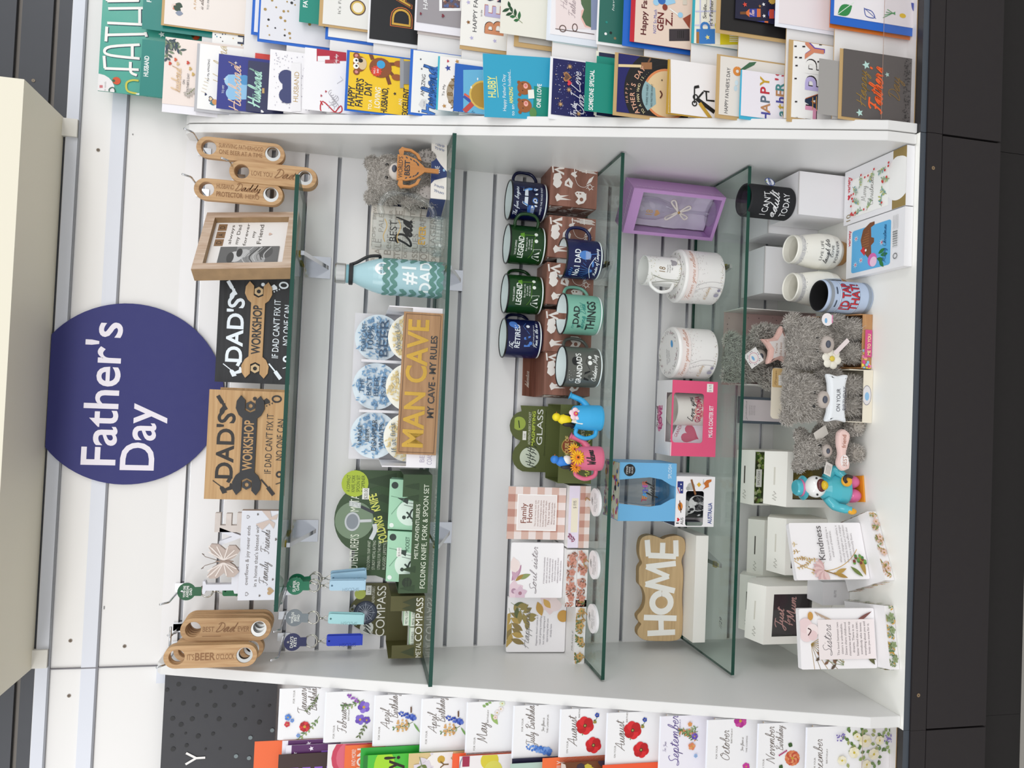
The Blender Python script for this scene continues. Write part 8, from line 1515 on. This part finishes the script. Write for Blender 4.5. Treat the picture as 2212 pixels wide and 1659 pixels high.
def dec(F):
    T_(F, 'FOR YOUR', 1763, 1652, 4, '#8a857f', 28); T_(F, 'December', 1778, 1638, 10, '#6a5d54', 84, True, th=.1, rot=3); T_(F, 'BIRTHDAY', 1789, 1634, 3.5, '#8a857f', 32); rd = random.Random(4)
    for k in range(60): K_(F, 'leaf', rd.uniform(1825, 1925), rd.uniform(1572, 1655), 11, .035, rd.uniform(0, 360), rd.choice(['#6a8a4a', '#8aa05a', '#5a7a3a', '#a0a86a']))
    for x, y, r in ((1868, 1600, 14), (1844, 1625, 12), (1886, 1628, 12), (1818, 1642, 10), (1898, 1598, 10), (1850, 1590, 8), (1870, 1650, 10)): flw(F, x, y, r, ['#efe9d2', '#f2ecd0', '#e8e0b8'], 7, '#d0b83a')
    for k in range(16): D_(F, 1915+rd.uniform(-8, 8), 1592+rd.uniform(-8, 8), 2, '#7a6ab0', n=6); D_(F, 1812+rd.uniform(-8, 10), 1592+rd.uniform(-8, 8), 2, '#7a6ab0', n=6)
for x0, yr, yl, l, art, kk in ((605, 1462, 1600, 'white card with red carnation reading FOR YOUR January Birthday', jan, 11), (704, 1470, 1606, 'white card with purple violets reading February BIRTHDAY', feb, 10), (810, 1480, 1614, 'upper of the two April Birthday cards with blue and yellow flowers', apr, 9), (912, 1488, 1626, 'lower of the two April Birthday cards with blue and yellow flowers', apr, 8), (1010, 1496, 1632, 'white card with lily of the valley reading May BIRTHDAY', may, 7), (1111, 1504, 1640, 'white card with blue larkspur reading July Birthday', jul, 6), (1212, 1512, 1652, 'upper of the two August cards with red poppies', aug, 5), (1313, 1520, 1664, 'lower of the two August cards with red poppies', aug, 4), (1428, 1526, 1668, 'lilac-white September card with wildflowers', sep, 3), (1530, 1530, 1674, 'white October card with magenta cosmos', octo, 2), (1640, 1536, 1680, 'white November card with orange dahlia', nov, 1), (1745, 1540, 1684, 'white December card with pale yellow flowers, bottom of the column', dec, 0)):
    mc(x0, yr, yl, l, (lambda F: apr(F, 102, 9)) if kk == 8 else (lambda F: aug(F, 103, 10)) if kk == 4 else art, k=kk)
# second column, just inside the frame
def lc(x0, yr, col, label, art=None, wpx=150, **kw): kw.setdefault("h0", .17); return card(x0, yr+wpx, yr, col, label, art, None, **kw)
def stars(F): F.rect(0, 0, 1, .94, '#57245f'); F.dots(10, .04, ['#efe6f2'], 3, .5, 1, .7, 1, sh='star'); F.rect(.6, .5, .9, .62, '#8a5ac0')
lc(606, 1602, '#e9e4ee', 'purple card edge with white stars, rear of the pile', stars, k=11, o=2); lc(614, 1612, '#e9e4ee', 'purple starry card, middle of the pile below the spotted board', stars, k=11, o=3); lc(598, 1632, '#3a2420', 'dark brown card with purple lettering, front of the starry pile', lambda F: [F.rect(.3, .8-.12*k, .8, .88-.12*k, '#8a5ac0') for k in range(5)], k=11, o=4)
lc(546, 1604, '#ef6a35', 'orange scalloped header tab reading AND MORE beside the starry cards', lambda F: F.t('AND MORE!', .84, .6, .05, '#f6e6dc', w=.2), k=11, o=0, hmax=.24)
lc(705, 1610, '#ece6e6', 'pale card with a pink round photo beside the February card', lambda F: F.disc(.8, .72, .24, '#c9405a').disc(.8, .72, .19, '#d86478'), k=10, o=2); lc(742, 1612, '#f07038', 'orange header tab reading ION AND MORE', lambda F: F.t('AND MORE!', .82, .86, .05, '#f6e6dc', w=.24).t('ION', .8, .72, .12, '#f6e6dc', w=.3, bold=.03), k=10, o=3)
def grn(F): F.rect(0, .96, 1, 1, '#1f7a2a').at(.8, .8, circ(0, 0, .18, 20, .1), '#a4d82a').t('Day!', .72, .66, .14, '#2a1a10', w=.5, bold=.04).t('R', .5, .8, .1, '#2a1a10', bold=.04)
lc(776, 1618, '#2fa63a', 'bright green card, rear of the green pair', None, k=9, o=2); lc(782, 1634, '#4fbf3a', 'bright green card ending in Day!, front of the green pair', grn, k=9, o=4)
lc(880, 1630, '#d9c08a', 'tan round-topped floral card beside the April cards', lambda F: (blossom(F, .85, .78, ['#efeae6', '#dcd4dc'], 6, 3, .14), F.spray(.95, .9, 200, .4, ['#6a7a3a', '#8a9a4a'], 5, 2, .08), F.lines(['DAY', 'TH'], .7, .62, .08, .14, '#7a5a2a')), k=8, o=3)
lc(975, 1630, '#ef6235', 'orange envelope edge beside the May card', None, k=7, o=1); lc(990, 1636, '#eee8e8', 'white card with yellow lemons beside the May card', lambda F: F.disc(.92, .7, .09, '#d8c83a').disc(.78, .66, .09, '#d8d05a').ring(.8, .7, .3, .012, '#9a9aa8').rect(.85, .9, 1, .97, '#a02a4a'), k=7, o=3)
lc(1104, 1641, '#262440', 'dark navy card beside the July card', lambda F: F.disc(.85, .72, .05, '#b4a0d8').rect(.8, .5, .95, .54, '#e8e8e8'), k=6, o=2); lc(1100, 1652, '#b4ccc0', 'pale green card in front of the dark navy one', None, k=6, o=4, h0=.15)
lc(1170, 1640, '#f0703a', 'orange rounded tab beside the upper August card', lambda F: F.t('ONLY', .85, .8, .07, '#f6e6dc', w=.2), k=5, o=1, hmax=.22); lc(1210, 1650, '#6a3a1a', 'brown photo card beside the upper August card', lambda F: F.dots(20, .05, ['#d8c8c0', '#3a2a3a', '#c9b43a'], 3, .5, 1, .5, 1), k=5, o=4); lc(1300, 1655, '#ef5a32', 'orange envelope edge beside the lower August card', None, k=4, o=2)
